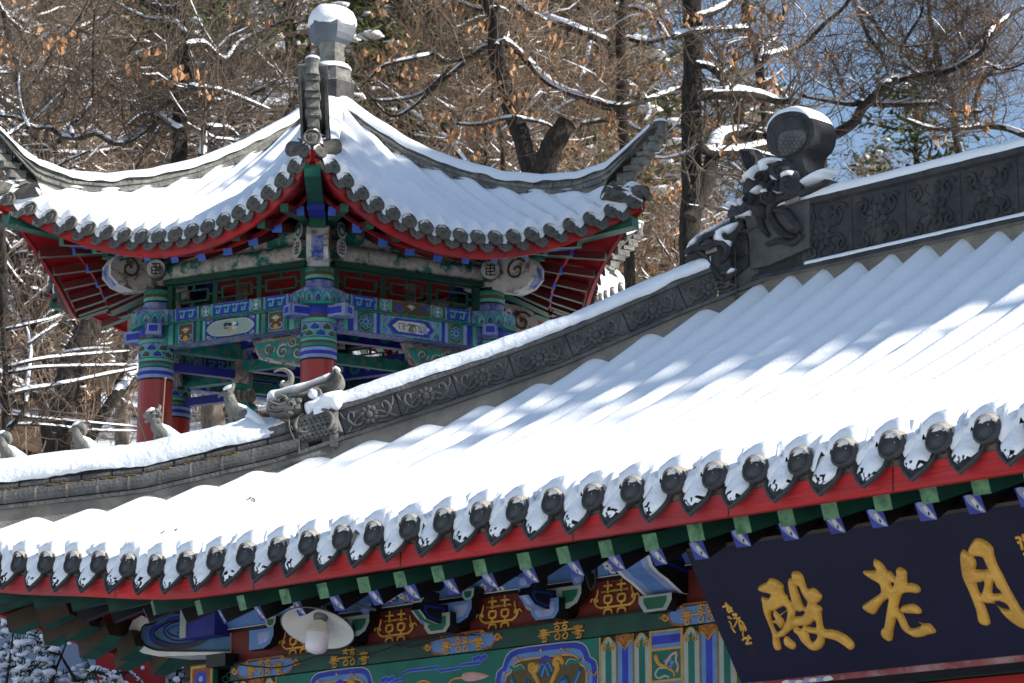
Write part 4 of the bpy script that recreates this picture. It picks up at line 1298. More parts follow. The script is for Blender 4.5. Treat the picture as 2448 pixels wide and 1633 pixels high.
def field_scroll(xa, xb):
    """green field with a stepped blue line ending in clouds, a flower stalk and a half roundel"""
    n = xb - xa
    for dx in (0,):
        q_ = [(xa + .05 * n, -2.25), (xa + .2 * n, -2.22), (xa + .2 * n, -2.1), (xa + .25 * n, -2.05), (xa + .52 * n, -2.05), (xa + .54 * n, -2.14), (xa + .7 * n, -2.12), (xa + .72 * n, -2.06), (xa + .88 * n, -2.06), (xa + .9 * n, -1.98)]
        m.line(q_, .085, BP, .004, 3)
        m.line(q_, .05, BP, .007, 2)
        for ex, ez in ((xa + .88 * n, -1.97), (xa + .06 * n, -2.2)):
            for k in range(4):
                m.poly(ell(ex - .15 + k * .1, ez + .03 * (k % 2), .095, .07, 10), BP, .008 + k * .0004, 3)
                m.poly(ell(ex - .15 + k * .1, ez + .03 * (k % 2), .07, .05, 10), BP, .011 + k * .0004, 2)
    cx = xa + .38 * n
    m.poly(ell(cx, -2.78, .46, .46, 26), BP, .006, 4)
    m.line(ell(cx, -2.78, .47, .47, 26), .035, BP, .01, 5, closed=True)
    for sg in (-1, 1):
        m.stroke(spiral(cx + sg * .2, -2.55, .1, 1.2, 0, sg), .035, BP, .01, .03, 5, 2)
    m.stroke([(xa + .66 * n, -2.95), (xa + .60 * n, -2.6), (xa + .64 * n, -2.36), (xa + .74 * n, -2.34)], .05, BP, .008, .03, 10, 3)
    m.stroke([(xa + .66 * n, -2.9), (xa + .74 * n, -2.62), (xa + .86 * n, -2.7)], .045, BP, .008, .03, 10, 3)
    pillow(m, [[(xa + .73 * n, -2.25), (xa + .83 * n, -2.24), (xa + .97 * n, -2.36), (xa + .84 * n, -2.44), (xa + .74 * n, -2.4)]], BP, .008, .04, .1, .04, 8, 2)
m.poly(rect(1.9, bz0, 31, bz1), BP, .001, 1)
field_scroll(6.95, 10.5)
medallion(5.6, 1.25)
medallion(12.05, 1.5)
field_stripes(13.62, 15.02, 'gbg')
field_block(15.04, 15.87)
field_stripes(15.89, 17.3, 'gbg')
medallion(18.9, 1.5)
field_stripes(2.0, 3.4, 'gbg')
hb(m, 'painted_beam', ['green_dark', 'teal_hall', 'blue', 'blue_light', 'rust', 'gold_thin', 'black_paint', 'grey_green', 'pink', 'brown_panel', 'ochre'])
m = MB()
m.box((MIDX, YF + .3, -3.62), (XR_ - XL - .8, .5, .44), 0)
m.box((MIDX, YF + .1, -3.95), (XR_ - XL - .8, .6, .2), 1)
hb(m, 'lower_beam', ['red_board', 'black_paint'])

# --- bracket sets
def outlined(mb_, poly, pl, d0, d1, inner, c_edge, c_in, c_side):
    mb_.prism(poly, pl, d0, d1, c_edge, c_side)
    mb_.poly(inner, pl, d1 + .006, c_in)
def shrink(poly, k):
    c = np.mean(np.array(poly), 0)
    return [tuple(c + (V(p) - c) * k) for p in poly]
def bracket(X, col, arms=(-1, 1)):
    """one bracket set: bearing block, two curved side arms with small blocks, curved forward arm, upper arms and beak"""
    m = MB()
    e, g, s2 = (0, 1, 2) if col else (3, 4, 2)            # edge, inner, side
    # bearing block
    p = [(X - .40, -.98), (X + .40, -.98), (X + .40, -1.26), (X + .26, -1.40), (X - .26, -1.40), (X - .40, -1.26)]
    pl = lambda a, b, h=0.: V(a, 4.55 - h, b)
    full = len(arms) == 2
    if full: outlined(m, p, pl, -.35, .25, shrink(p, .7), e, g, 5)
    # side arms on the wall plane
    for sg in arms:
        a = [(X, -.74), (X + sg * .86, -.74), (X + sg * .86, -.92), (X + sg * .74, -1.1), (X + sg * .5, -1.2), (X, -1.2)]
        pl2 = lambda u_, v_, h=0.: V(u_, 4.62 - h, v_)
        outlined(m, a, pl2, -.1, .12, [(X + sg * .3, -.82), (X + sg * .76, -.82), (X + sg * .74, -.94), (X + sg * .62, -1.06), (X + sg * .34, -1.1)], 3 if col else 0, 4 if col else 1, 5)
        b = [(X + sg * .60, -.5), (X + sg * .98, -.5), (X + sg * .96, -.66), (X + sg * .88, -.74), (X + sg * .7, -.74), (X + sg * .62, -.66)]
        outlined(m, b, pl2, -.14, .16, shrink(b, .6), e, g, 5)
        # upper arm, wave edged
        if not full: continue
        c_ = [(X + sg * .08, -.28), (X + sg * .95, -.22), (X + sg * .8, -.38), (X + sg * .55, -.42), (X + sg * .35, -.54), (X + sg * .08, -.54)]
        pl3 = lambda u_, v_, h=0.: V(u_, 3.95 - h, v_)
        outlined(m, c_, pl3, -.12, .1, shrink(c_, .62), e, g, 5)
        c_ = [(X + sg * .08, -.06), (X + sg * .7, .0), (X + sg * .62, -.16), (X + sg * .3, -.26), (X + sg * .08, -.26)]
        outlined(m, c_, pl3, -.12, .14, shrink(c_, .62), 0, 1, 5)
    if full:
        # forward arm, seen from below along its curve
        prof_ = [(4.5, -.8), (3.72, -.8), (3.66, -.95), (3.85, -1.12), (4.2, -1.2), (4.5, -1.2)]
        pls = lambda u_, v_, h=0.: V(X - .14 + h, u_, v_)
        m.prism(prof_, pls, 0, .28, 5)
        m.poly(shrink(prof_, .78), pls, .285, 6)
        m.poly(shrink(prof_, .55), pls, .29, 5)
        und = [V(X, y, z) for y, z in ((3.66, -.96), (3.86, -1.135), (4.2, -1.215))]
        m.grid([[q + V(-.14, 0, -.004), q + V(.14, 0, -.004)] for q in und], e)
        m.grid([[q + V(-.07, 0, -.009), q + V(.07, 0, -.009)] for q in und], g)
        b = [(X - .22, -.56), (X + .22, -.56), (X + .22, -.7), (X + .14, -.8), (X - .14, -.8), (X - .22, -.7)]
        pl4 = lambda u_, v_, h=0.: V(u_, 3.86 - h, v_)
        outlined(m, b, pl4, -.3, .16, shrink(b, .62), e, g, 5)
        # beak and rosette above
        m.prism([(3.9, -.55), (3.3, -.6), (3.1, -.48), (3.35, -.4), (3.9, -.3)], pls, .04, .24, e, 6)
        m.ball((X + .1, 3.6, -.1), (.2, .1, .16), 7, 9, 6)
        m.ball((X - .1, 3.55, -.12), (.12, .08, .1), 4, 9, 6)
    o = hb(m, 'bracket_set', ['grey_green', 'green_mid', 'blue_light', 'blue_light', 'lilac', 'black_paint', 'blue_deep', 'ochre'])
for i, X in enumerate(BR):
    if X not in (15.85, 28.95):
        bracket(X, i % 2 == 0, (1,) if i == 0 else (-1, 1))
# --- carved beam heads over the front columns
for X in (15.5, 28.95):
    m = MB()
    pr = [(5.2, -.1), (3.55, .1), (3.5, -.18), (3.62, -.42), (3.78, -.5), (3.86, -.68), (4.05, -.8), (4.3, -.9), (4.75, -1.14), (5.2, -1.16)]
    w = .5
    pls = lambda u_, v_, h=0., X=X: V(X + h, u_, v_)
    m.prism(pr, pls, -w, w, 4, 4)
    edge = [V(X, y, z) for y, z in pr[1:]]
    n_ = len(edge)
    m.grid([[p + V(sx * w, -.006, -.006) for sx in (-1, -.82, -.45, 0, .45, .82, 1)] for p in edge], [c_ for _ in range(n_ - 1) for c_ in (0, 1, 2, 2, 1, 0)])
    for k in range(3):                                     # dark cloud lines on the side
        q_ = [(5.0, -.3 - .22 * k), (4.6, -.25 - .2 * k), (4.3 - .1 * k, -.35 - .1 * k), (4.1, -.2 - .1 * k)]
        m.line([p for p in q_], .06, pls, w + .01, 3, 3)
    b = [(X - .45, -1.16), (X + .45, -1.16), (X + .45, -1.3), (X + .3, -1.5), (X - .3, -1.5), (X - .45, -1.3)]
    outlined(m, b, lambda u_, v_, h=0.: V(u_, 4.66 - h, v_), -.3, .2, shrink(b, .7), 5, 6, 4)
    hb(m, 'beam_head', ['white_paint', 'lilac', 'blue_light', 'blue_deep', 'black_paint', 'grey_green', 'green_mid'])
# --- corner: long cloud-carved beam head running out to the left, square beam ends below
za = lambda pts, y: [(q[0], q[2]) for q in (hl(px * .2382, 1400 + py * .2382, (0, -1, 0), -y) for px, py in pts)]
m = MB()
out_ = za([(2320, 290), (1990, 290), (1850, 268), (1700, 275), (1600, 310), (1540, 360), (1430, 300), (1340, 350), (1300, 430), (1300, 560), (1340, 620), (1440, 680), (1600, 712), (2320, 690)], YF)
CP = lambda a, b, h=0.: V(a, YF - h, b)
m.prism(out_, CP, -1.0, .02, 1, 0)
inn = za([(2320, 300), (1990, 296), (1860, 278), (1700, 285), (1610, 325), (1560, 385), (1470, 400), (1430, 470), (1440, 560), (1520, 625), (1700, 655), (2320, 655)], YF)
m.poly(inn, CP, .03, 2)
def cl(pts, w, c_, h):
    m.line(za(pts, YF), w, CP, h, c_, 3)
for d_, c_ in ((0, 3), (1, 4)):
    pass
cl([(1990, 320), (1860, 290), (1700, 300), (1620, 350), (1580, 400), (1480, 420), (1450, 480), (1470, 560), (1600, 630), (1800, 640), (2000, 600), (2160, 540)], .11, 3, .036)
cl([(1990, 350), (1860, 320), (1720, 340), (1650, 400), (1560, 420), (1520, 480), (1550, 550), (1680, 600), (1820, 600), (2000, 560)], .11, 4, .040)
cl([(2160, 480), (2000, 560), (1820, 590), (1640, 560), (1550, 490), (1600, 430), (1700, 370), (1850, 350), (1990, 400)], .035, 5, .046)
cl([(2000, 470), (1900, 530), (1760, 530), (1680, 470), (1720, 410), (1820, 380), (1900, 400), (1900, 450), (1840, 470), (1800, 450)], .13, 4, .05)
cl([(2000, 470), (1900, 530), (1760, 530), (1680, 470), (1720, 410), (1820, 380), (1900, 400), (1900, 450), (1840, 470), (1800, 450)], .05, 3, .055)
cl([(2000, 480), (1900, 545), (1750, 545), (1660, 470), (1710, 395), (1830, 362), (1925, 395), (1920, 462), (1830, 490)], .03, 5, .06)
cl([(2320, 655), (1700, 655), (1520, 625), (1440, 560), (1430, 470), (1470, 400), (1560, 385), (1610, 325), (1700, 285), (1860, 278), (1990, 296)], .05, 5, .062)
cl([(2160, 480), (2060, 560), (1900, 620), (1700, 622), (1560, 570)], .07, 6, .048)
hb(m, 'corner_beam_head', ['white_old', 'white_paint', 'steel_blue', 'steel_blue', 'blue_deep', 'black_paint', 'dark_brown'])
m = MB()
p_ = za([(1995, 290), (2320, 275), (2320, 465), (1995, 440)], YF)
m.box(((p_[0][0] + p_[1][0]) / 2, YF - .25, (p_[0][1] + p_[2][1]) / 2 - .02), (p_[1][0] - p_[0][0], .5, .7), 0)
m.box((p_[0][0] + .06, YF - .27, (p_[0][1] + p_[2][1]) / 2 - .02), (.22, .52, .66), 1)
m.box((1.6, YF + .1, -1.33), (.7, 1.0, .3), 2)
hb(m, 'corner_bracket', ['blue_deep', 'grey_green', 'black_paint'])
m = MB()
m.box((.61, YF + .5, -1.86), (.86, 1.0, 1.1), 0)
P1 = lambda a, b, h=0.: V(a, YF - h, b)
m.poly(rect(.2, -1.98, 1.0, -1.34), P1, .004, 1)
m.poly(rect(.27, -1.92, .93, -1.40), P1, .008, 2)
for k in range(8):
    a = k * pi / 4
    m.poly(ell(.6 + .13 * cos(a), -1.66 + .12 * sin(a), .09, .08, 8), P1, .012 + k * .0004, 3)
m.poly(ell(.6, -1.66, .08, .07, 10), P1, .018, 4)
P2 = lambda a, b, h=0.: V(1.04 + h, YF + a, b)
m.poly(rect(.06, -1.98, .92, -1.36), P2, .004, 0)
m.poly(rect(.14, -1.92, .84, -1.42), P2, .008, 5)
for k in range(4):
    a = k * pi / 2
    m.line(ell(.49 + .13 * cos(a), -1.67 + .1 * sin(a), .09, .07, 10), .022, P2, .012, 6, closed=True)
hb(m, 'beam_end', ['green_mid', 'gold_thin', 'rust', 'blue', 'lilac', 'black_paint', 'teal_light'])

# ------------------------------------------------------------------ name board, leaning out under the eave
pa, pb = V(2.5, -.78), V(4.06, -3.18)
PU = nrm(V(0, pa[0] - pb[0], pa[1] - pb[1]))
PN = np.cross(V(1, 0, 0), PU)
if PN[1] > 0: PN = -PN
PO = V(0, pb[0], pb[1])
PQ = lambda a, b, h=0.: PO + V(1, 0, 0) * a + PU * b + PN * h
board = empty('name_board', (0, 0, 0), 0, 'dark navy name board with big raised gold characters, leaning out under the eave', 'name board')
bc = PQ(22.55, 0, -.2)
bw = HO[:2] * U + (DX * bc[0] + DY * bc[1]) * U
board.location = (bw[0], bw[1], HZ + bc[2] * U)
board.rotation_euler = (0, 0, -AZ)
def bb(mb_, name, mats, parent=None, smooth=False):
    return mb_.build(name, mats, board if parent is None else parent, smooth, U, tuple(-bc * U))
def bpx(pts, ox, oy, sc, off=0.):
    o = []
    for x, y in pts:
        p = hl(ox + x * sc, oy + y * sc, PN, PN @ PO + off) - PO
        o.append((p[0], p @ PU))
    return o
m = MB()
m.prism(rect(18.08, 0, 27.0, 2.86), PQ, -.22, 0, 0, 1)
bb(m, 'board', ['navy', 'plaque_edge'])
m = MB()
m.prism(rect(18.06, 2.86, 27.02, 2.93), PQ, -.3, .02, 0)
m.prism(rect(18.3, -.16, 27.0, -.03), PQ, -.3, -.05, 1)
m.prism(rect(18.3, -.36, 27.0, -.18), PQ, -.4, -.1, 2)
for k in range(7):
    x = 19.0 + k * .17
    m.poly(smooth_poly([(x, -.14), (x + .06, -.07), (x + .2, -.05 - .02 * (k % 3)), (x + .26, -.13), (x + .1, -.15)], 2), PQ, -.045 + .0005 * k, 3 if k % 2 else 4)
bb(m, 'board_frame', ['plaque_edge', 'frame_red', 'black_paint', 'lilac', 'white_paint'])
k1, k2, k3, k4 = (1790, 1340, .14667), (2040, 1310, .15303), (2268, 1260, .16575), (1700, 1410, .12121)
def glyph(polys, kk, name, lab):
    m = MB()
    for P_ in polys:
        pillow(m, [bpx(q_, *kk) for q_ in P_], PQ, .0, .085, .075, .018, 0, 2)
    o = bb(m, name, 'gold', None, True)
    o['label'] = lab
g1 = [[[(160, 455), (190, 400), (300, 350), (325, 300), (370, 285), (450, 305), (530, 360), (575, 420), (580, 520), (640, 580), (645, 630), (710, 680), (740, 760), (770, 820), (755, 890), (725, 940), (790, 910), (860, 905), (905, 870), (925, 820), (905, 810), (840, 825), (770, 790), (740, 730), (700, 600), (665, 450), (650, 300), (715, 275), (705, 190), (760, 172), (830, 182), (890, 250), (930, 380), (965, 465), (1040, 445), (1110, 475), (1190, 560), (1195, 610), (1150, 675), (1080, 705), (1160, 735), (1205, 790), (1190, 840), (1200, 960), (1235, 1110), (1330, 1120), (1470, 1150), (1600, 1220), (1700, 1310), (1730, 1370), (1715, 1430), (1670, 1450), (1590, 1390), (1450, 1300), (1300, 1260), (1245, 1260), (1240, 1340), (1190, 1430), (1110, 1465), (1020, 1440), (950, 1380), (870, 1300), (820, 1210), (765, 1160), (735, 1105), (820, 1100), (880, 1110), (890, 1065), (970, 1075), (1110, 1090), (1095, 960), (1010, 1040), (880, 1050), (740, 1100), (650, 1170), (570, 1240), (500, 1265), (535, 1430), (495, 1455), (440, 1430), (400, 1320), (395, 1180), (330, 1010), (255, 820), (225, 640), (215, 585), (300, 615), (340, 600), (370, 535), (240, 510)],
       [(375, 825), (430, 815), (470, 790), (560, 745), (590, 730), (640, 775), (640, 850), (620, 980), (595, 1010), (560, 1090), (510, 1140), (460, 1165), (440, 1130), (380, 960)],
       [(800, 400), (840, 420), (880, 520), (960, 640), (960, 700), (925, 765), (880, 700), (830, 550), (790, 440)],
       [(955, 1130), (1020, 1175), (1130, 1195), (1110, 1270), (1050, 1325), (1010, 1300), (985, 1210)]],
      [[(430, 800), (510, 880), (640, 790), (640, 810), (520, 900), (570, 950), (590, 1040), (540, 1100), (470, 1020), (370, 1000), (370, 985), (450, 950), (410, 860)]],
      [[(590, 1240), (640, 1240), (700, 1290), (770, 1360), (760, 1440), (700, 1430), (610, 1370), (580, 1300)]]]
glyph(g1, k1, 'gold_character', 'gold character with many strokes at the left of the board')
g2 = [[[(160, 375), (180, 355), (280, 350), (375, 340), (330, 260), (325, 185), (345, 170), (410, 205), (490, 280), (530, 345), (590, 365), (640, 420), (665, 450), (680, 400), (675, 330), (720, 295), (780, 320), (840, 380), (840, 540), (900, 545), (990, 565), (1045, 620), (1055, 680), (1010, 700), (900, 685), (790, 705), (750, 760), (710, 900), (715, 950), (790, 1040), (850, 1180), (900, 1250), (1000, 1240), (1075, 1190), (940, 1110), (1080, 1180), (1180, 1175), (1260, 1240), (1295, 1320), (1200, 1345), (1080, 1385), (980, 1385), (870, 1330), (780, 1260), (730, 1160), (690, 1080), (660, 1160), (630, 1300), (610, 1440), (550, 1440), (460, 1370), (440, 1270), (490, 1230), (520, 1050), (550, 850), (560, 780), (470, 850), (390, 960), (350, 1025), (290, 1020), (190, 960), (150, 910), (170, 880), (300, 790), (430, 700), (440, 620), (410, 540), (300, 480)],
       [(595, 545), (645, 530), (640, 570), (605, 605)]],
      [[(740, 945), (780, 900), (900, 870), (970, 880), (1050, 940), (1070, 1020), (920, 1015), (800, 1005)]]]
glyph(g2, k2, 'gold_character', 'gold character with crossing strokes in the middle of the board')
g3 = [[[(190, 340), (225, 325), (290, 370), (360, 430), (400, 500), (395, 580), (375, 605), (480, 615), (560, 610), (605, 635), (550, 530), (505, 430), (430, 415), (350, 410), (295, 350), (295, 300), (350, 200), (400, 160), (470, 165), (560, 210), (640, 290), (660, 400), (700, 530), (780, 680), (880, 880), (980, 1060), (1060, 1190), (1180, 1300), (1200, 1440), (1100, 1460), (980, 1400), (860, 1310), (780, 1220), (720, 1150), (650, 1095), (560, 1090), (510, 1075), (540, 1170), (580, 1280), (605, 1390), (555, 1415), (480, 1390), (430, 1320), (410, 1200), (340, 1000), (270, 840), (205, 690), (180, 520), (175, 400)],
       [(405, 800), (470, 790), (520, 770), (520, 830), (490, 940), (470, 970), (440, 920)],
       [(660, 760), (700, 850), (780, 940), (640, 960), (630, 900)],
       [(650, 1080), (750, 1060), (850, 1100), (895, 1170), (880, 1185), (800, 1175), (730, 1150)]]]
glyph(g3, k3, 'gold_character', 'gold character with two long legs nearest the right')
m = MB()
for pts, w in (([(240, 335), (320, 310), (350, 320)], .05), ([(295, 265), (320, 330), (340, 420), (370, 440)], .05), ([(340, 370), (400, 350), (390, 400), (430, 410), (350, 430)], .05),
               ([(340, 530), (400, 565)], .045), ([(360, 620), (390, 650), (420, 750), (480, 840)], .03), ([(440, 490), (500, 490)], .07), ([(450, 560), (520, 550), (510, 630), (455, 730)], .04),
               ([(565, 540), (555, 620), (580, 740), (600, 800)], .035), ([(570, 600), (630, 650), (690, 780), (680, 800)], .035), ([(580, 680), (650, 740), (630, 860), (650, 930)], .025), ([(590, 720), (640, 780)], .03),
               ([(625, 990), (690, 945), (730, 970), (710, 1050), (700, 1065), (800, 1045)], .05), ([(735, 900), (780, 960)], .04)):
    m.stroke(bpx(pts, *k4), w, PQ, 0, .03, 0, 3)
m.poly(bpx([(720, 1180), (860, 1150), (930, 1290), (790, 1320)], *k4), PQ, .003, 1)
o = bb(m, 'inscription', ['gold', 'seal'], None, True)
m = MB()
for pts, w in (([(975, 155), (1035, 150), (1035, 210)], .06), ([(1005, 220), (1045, 230), (1065, 315)], .06), ([(1070, 110), (1086, 150), (1080, 190)], .05), ([(1100, 200), (1120, 260), (1110, 320)], .05), ([(1090, 380), (1120, 440), (1130, 520)], .05)):
    m.stroke(bpx(pts, *k3), w, PQ, 0, .03, 0, 2)
bb(m, 'inscription', 'gold', None, True)
# iron straps holding the board
m = MB()
for x in (19.5, 25.6):
    m.tube([PQ(x, 2.9, -.1), PQ(x, 2.9, -.1) + V(0, .6, .45)], .03, 6)
bb(m, 'strap', 'cable')

# ------------------------------------------------------------------ enamel lamp on its arm
LC = V(7.42, 2.6, -1.08)
lw = HO[:2] * U + (DX * LC[0] + DY * LC[1]) * U
lamp = empty('wall_lamp', (lw[0], lw[1], HZ + LC[2] * U), -AZ, 'round white enamel lamp with a large milky bulb hanging below the green rafter ends', 'lamp')
def lb(mb_, name, mats, parent=None):
    return mb_.build(name, mats, lamp if parent is None else parent, True, U * .64)
LA = nrm(V(.155, -.43, -.905))                              # lamp axis, pointing down and out
lx = nrm(np.cross(LA, V(0, 1, 0)))
ly = np.cross(LA, lx)
m = MB()
m.lathe([(.02, -.16), (.3, -.14), (.7, .05), (1.05, .22), (1.25, .36), (1.27, .37)], (0, 0, 0), 40, 0, (lx, ly, LA), caps=False)
m.lathe([(1.27, .375), (1.25, .375), (1.04, .25), (.69, .08), (.29, -.11), (.02, -.12)], (0, 0, 0), 40, [1, 1, 1, 1, 1], (lx, ly, LA), caps=False)
m.tube([LA * .365 + (lx * cos(a) + ly * sin(a)) * 1.265 for a in np.linspace(0, 2 * pi, 41)], .022, 6, 0, caps=False)
lb(m, 'lamp_shade', ['lamp_out', 'lamp_in'])
m = MB()
m.lathe([(.22, -.35), (.26, -.2), (.25, -.05), (.2, .06), (.01, .06)], (0, 0, 0), 20, 0, (lx, ly, LA))
m.tube([LA * -.35, LA * -.55 + V(.05, .1, .1), V(.3, .9, .62), V(.35, 2.2, .5)], .06, 8, 0)
lb(m, 'lamp_holder', 'lamp_out')
BA = nrm(V(-.03, -.12, -1))
bx_ = nrm(np.cross(BA, V(0, 1, 0)))
by_ = np.cross(BA, bx_)
b0 = LA * .05
m = MB()
m.lathe([(.14, 0), (.2, .04), (.3, .2), (.36, .36), (.375, .42), (.375, .45), (.39, .47), (.39, .85), (.36, 1.0), (.27, 1.1), (.12, 1.15), (.01, 1.16)], b0, 28, [1, 1, 1, 1, 1, 0, 0, 0, 0, 0, 0], (bx_, by_, BA))
for k in range(16):
    a = k * pi / 8
    m.tube([b0 + BA * h + (bx_ * cos(a) + by_ * sin(a)) * r_ for r_, h in ((.21, .04), (.305, .2), (.365, .36))], .012, 4, 1)
lb(m, 'bulb', ['bulb', 'bulb_base'])
# loose cable along the beam
cable = MB()
pts = [fpx([p], 560, 1380, .17865, 4.55)[0] for p in ((0, 1160), (230, 1190), (500, 1210), (700, 1190), (1090, 1060), (1300, 1045), (1700, 1050), (2000, 970), (2150, 910), (2340, 880))]
cable.tube([V(a, 4.55, b) for a, b in spline([V(p) for p in pts], [1] * len(pts), 4)[0]], .018, 5)
pts = [fpx([p], 560, 1380, .17865, 4.5)[0] for p in ((2150, 910), (2351, 930), (2600, 860), (2900, 790), (3300, 770))]
cable.tube([V(a, 4.5, b) for a, b in spline([V(p) for p in pts], [1] * len(pts), 4)[0]], .018, 5)
pts = [fpx([p], 1300, 1280, .2251, 3.9)[0] for p in ((410, 230), (440, 350), (480, 520), (505, 570), (540, 540), (556, 400), (545, 290), (510, 180))]
cable.tube([V(a, 3.9, b) for a, b in spline([V(p) for p in pts], [1] * len(pts), 4)[0]], .035, 6)
o = cable.build('cable', 'cable', None, True, U, (0, 0, HZ))
o.location = hall.location
o.rotation_euler = hall.rotation_euler
tag(o, 'thin dark loose cable sagging along the green beam beside the lamp', 'cable')
# ------------------------------------------------------------------ HEXAGONAL PAVILION on the slope behind
PC = (-1.533, 24.25)
PH0 = 2.6                                         # height of its floor over the camera
pav = empty('pavilion', (PC[0], PC[1], CAMZ + PH0), .0167, 'hexagonal pavilion with snowy upswept roof, stone ball finial and red columns', 'pavilion')
def pb_(mb, name, mats, parent=None, smooth=False):
    return mb.build(name, mats, pav if parent is None else parent, smooth, 1., (0, 0, -PH0))
def crn(k, r):
    return V(r * sin(k * pi / 3), -r * cos(k * pi / 3), 0)
def fnorm(k):                                    # outward normal of the side between corners k and k+1
    a = (k + .5) * pi / 3
    return V(sin(a), -cos(a), 0), V(cos(a), sin(a), 0)
def fpl(k, ap, inward=False):
    n, t = fnorm(k)
    if inward:
        return lambda a, b, h=0.: n * (ap - h) - t * a + V(0, 0, 1) * b
    return lambda a, b, h=0.: n * (ap + h) + t * a + V(0, 0, 1) * b
RC = 1.55
AP = RC * cos(pi / 6)
# base and floor
m = MB()
m.lathe([(2.35, 1.2), (2.35, 2.5), (2.42, 2.5), (2.42, 2.6)], (0, 0, 0), 6, 0, None, -pi / 2)
pb_(m, 'stone_base', 'stone')
m = MB()
for k in range(1, 6):                             # bench rail between the rear columns
    n, t = fnorm(k)
# columns
for k in range(6):
    m = MB()
    c = crn(k, RC)
    bands = [(2.6, 4.99, 0, .14), (4.99, 5.005, 1, .1415), (5.005, 5.032, 2, .143), (5.032, 5.062, 3, .143), (5.062, 5.088, 2, .143), (5.088, 5.096, 1, .1432), (5.096, 5.122, 4, .142), (5.122, 5.143, 5, .142), (5.143, 5.165, 6, .142), (5.165, 5.172, 1, .142), (5.172, 5.285, 7, .1405),
             (5.285, 5.29, 1, .1405), (5.29, 5.32, 6, .14), (5.32, 5.35, 8, .14), (5.35, 5.44, 3, .14), (5.44, 5.555, 9, .12), (5.555, 5.63, 7, .113), (5.63, 5.645, 1, .1135), (5.645, 5.672, 6, .113), (5.672, 5.70, 5, .113), (5.70, 5.735, 4, .113), (5.735, 5.765, 1, .11)]
    for z0, z1, mi, r in bands:
        m.lathe([(r, z0), (r, z1)], c, 26, mi, caps=False)
    # pointed petals round the shaft
    for row, (z0, hh, n_) in enumerate(((5.175, .055, 9), (5.225, .058, 9))):
        for j in range(n_):
            a0 = 2 * pi * (j + .5 * row) / n_
            for sc, mi, e in ((1., 6, .0015), (.72, 1, .0022), (.6, 3 if (j + row) % 2 else 5, .003)):
                pts = [(-.5, .0), (-.42, .5), (0, 1.), (.42, .5), (.5, 0), (0, -.12)]
                vv = []
                for u_, v_ in pts:
                    a = a0 + u_ * sc * 2 * pi / n_
                    vv.append(c + V((.1405 + e) * cos(a), (.1405 + e) * sin(a), z0 + hh * (.5 + (v_ - .5) * sc)))
                m.add(vv, [tuple(range(6))], mi)
    pb_(m, 'column', ['red_column', 'black_paint', 'lilac', 'blue', 'teal_old', 'brown_panel', 'teal_light', 'blue_old', 'brown_panel', 'blue_old'], None, False)
    # ring of the corner: where the beams meet, with their box ends
    m = MB()
    m.lathe([(.185, 5.425), (.205, 5.44), (.205, 5.55), (.19, 5.56)], c, 6, 0, None, k * pi / 3 - pi / 2 + pi / 6)
    m.lathe([(.215, 5.42), (.215, 5.442)], c, 6, 1, None, k * pi / 3 - pi / 2 + pi / 6)
    for j in range(6):
        a = k * pi / 3 - pi / 2 + j * pi / 3
        n_ = V(cos(a), sin(a), 0)
        t_ = V(-sin(a), cos(a), 0)
        pl = lambda u_, v_, h=0., n_=n_, t_=t_: c + n_ * (.205 * cos(pi / 6) + h) + t_ * u_ + V(0, 0, v_)
        for i in range(3):
            u0 = -.068 + i * .068
            for sc, mi in ((1, 1), (.78, 2), (.62, 3 if i % 2 else 0), (.34, 4)):
                m.poly([(u0 - .034 * sc, 5.447), (u0 - .034 * sc, 5.447 + .05 * sc), (u0, 5.447 + .095 * sc), (u0 + .034 * sc, 5.447 + .05 * sc), (u0 + .034 * sc, 5.447)], pl, .002 + .0012 * (1 - sc) * 4, mi)
    for sg in (-1, 1):
        a = (k + sg) * pi / 3
        # box end continuing the beam of the neighbouring side beyond the column
        d_ = nrm(c - crn(k + sg, RC))
        m.beam(c + d_ * .28, c + d_ * .05, .13, .1, 5, mie=6)
        m.v[-8:] = [(p[0], p[1], p[2] + 5.375) for p in m.v[-8:]]
        x_ = nrm(np.cross(-d_, V(0, 0, 1)))
        for o_, dims, axn in ((c + d_ * .281, .05, d_),):
            pl = lambda u_, v_, h=0., o_=o_, x_=x_, d_=d_: o_ + x_ * u_ + V(0, 0, 5.375 + v_) + d_ * h
            m.poly(rect(-.05, -.038, .05, .038), pl, .002, 7)
            m.poly(rect(-.036, -.026, .036, .026), pl, .004, 3)
        pl = lambda u_, v_, h=0., x_=x_, d_=d_, c=c: c + d_ * (.17 + u_) + V(0, 0, 5.375 + v_)
        for s2 in (-1, 1):
            p2 = lambda u_, v_, h=0., s2=s2: pl(u_, v_) + x_ * s2 * (.065 + h)
            q_ = [p2(*p, .002) for p in rect(-.1, -.04, .1, .04)]
            m.add(q_, [(0, 1, 2, 3)], 7)
            m.add([p2(*p, .004) for p in rect(-.08, -.027, .08, .027)], [(0, 1, 2, 3)], 3)
    pb_(m, 'corner_ring', ['blue_old', 'teal', 'teal_light', 'blue', 'brown_panel', 'blue_old', 'blue_old', 'lilac'])

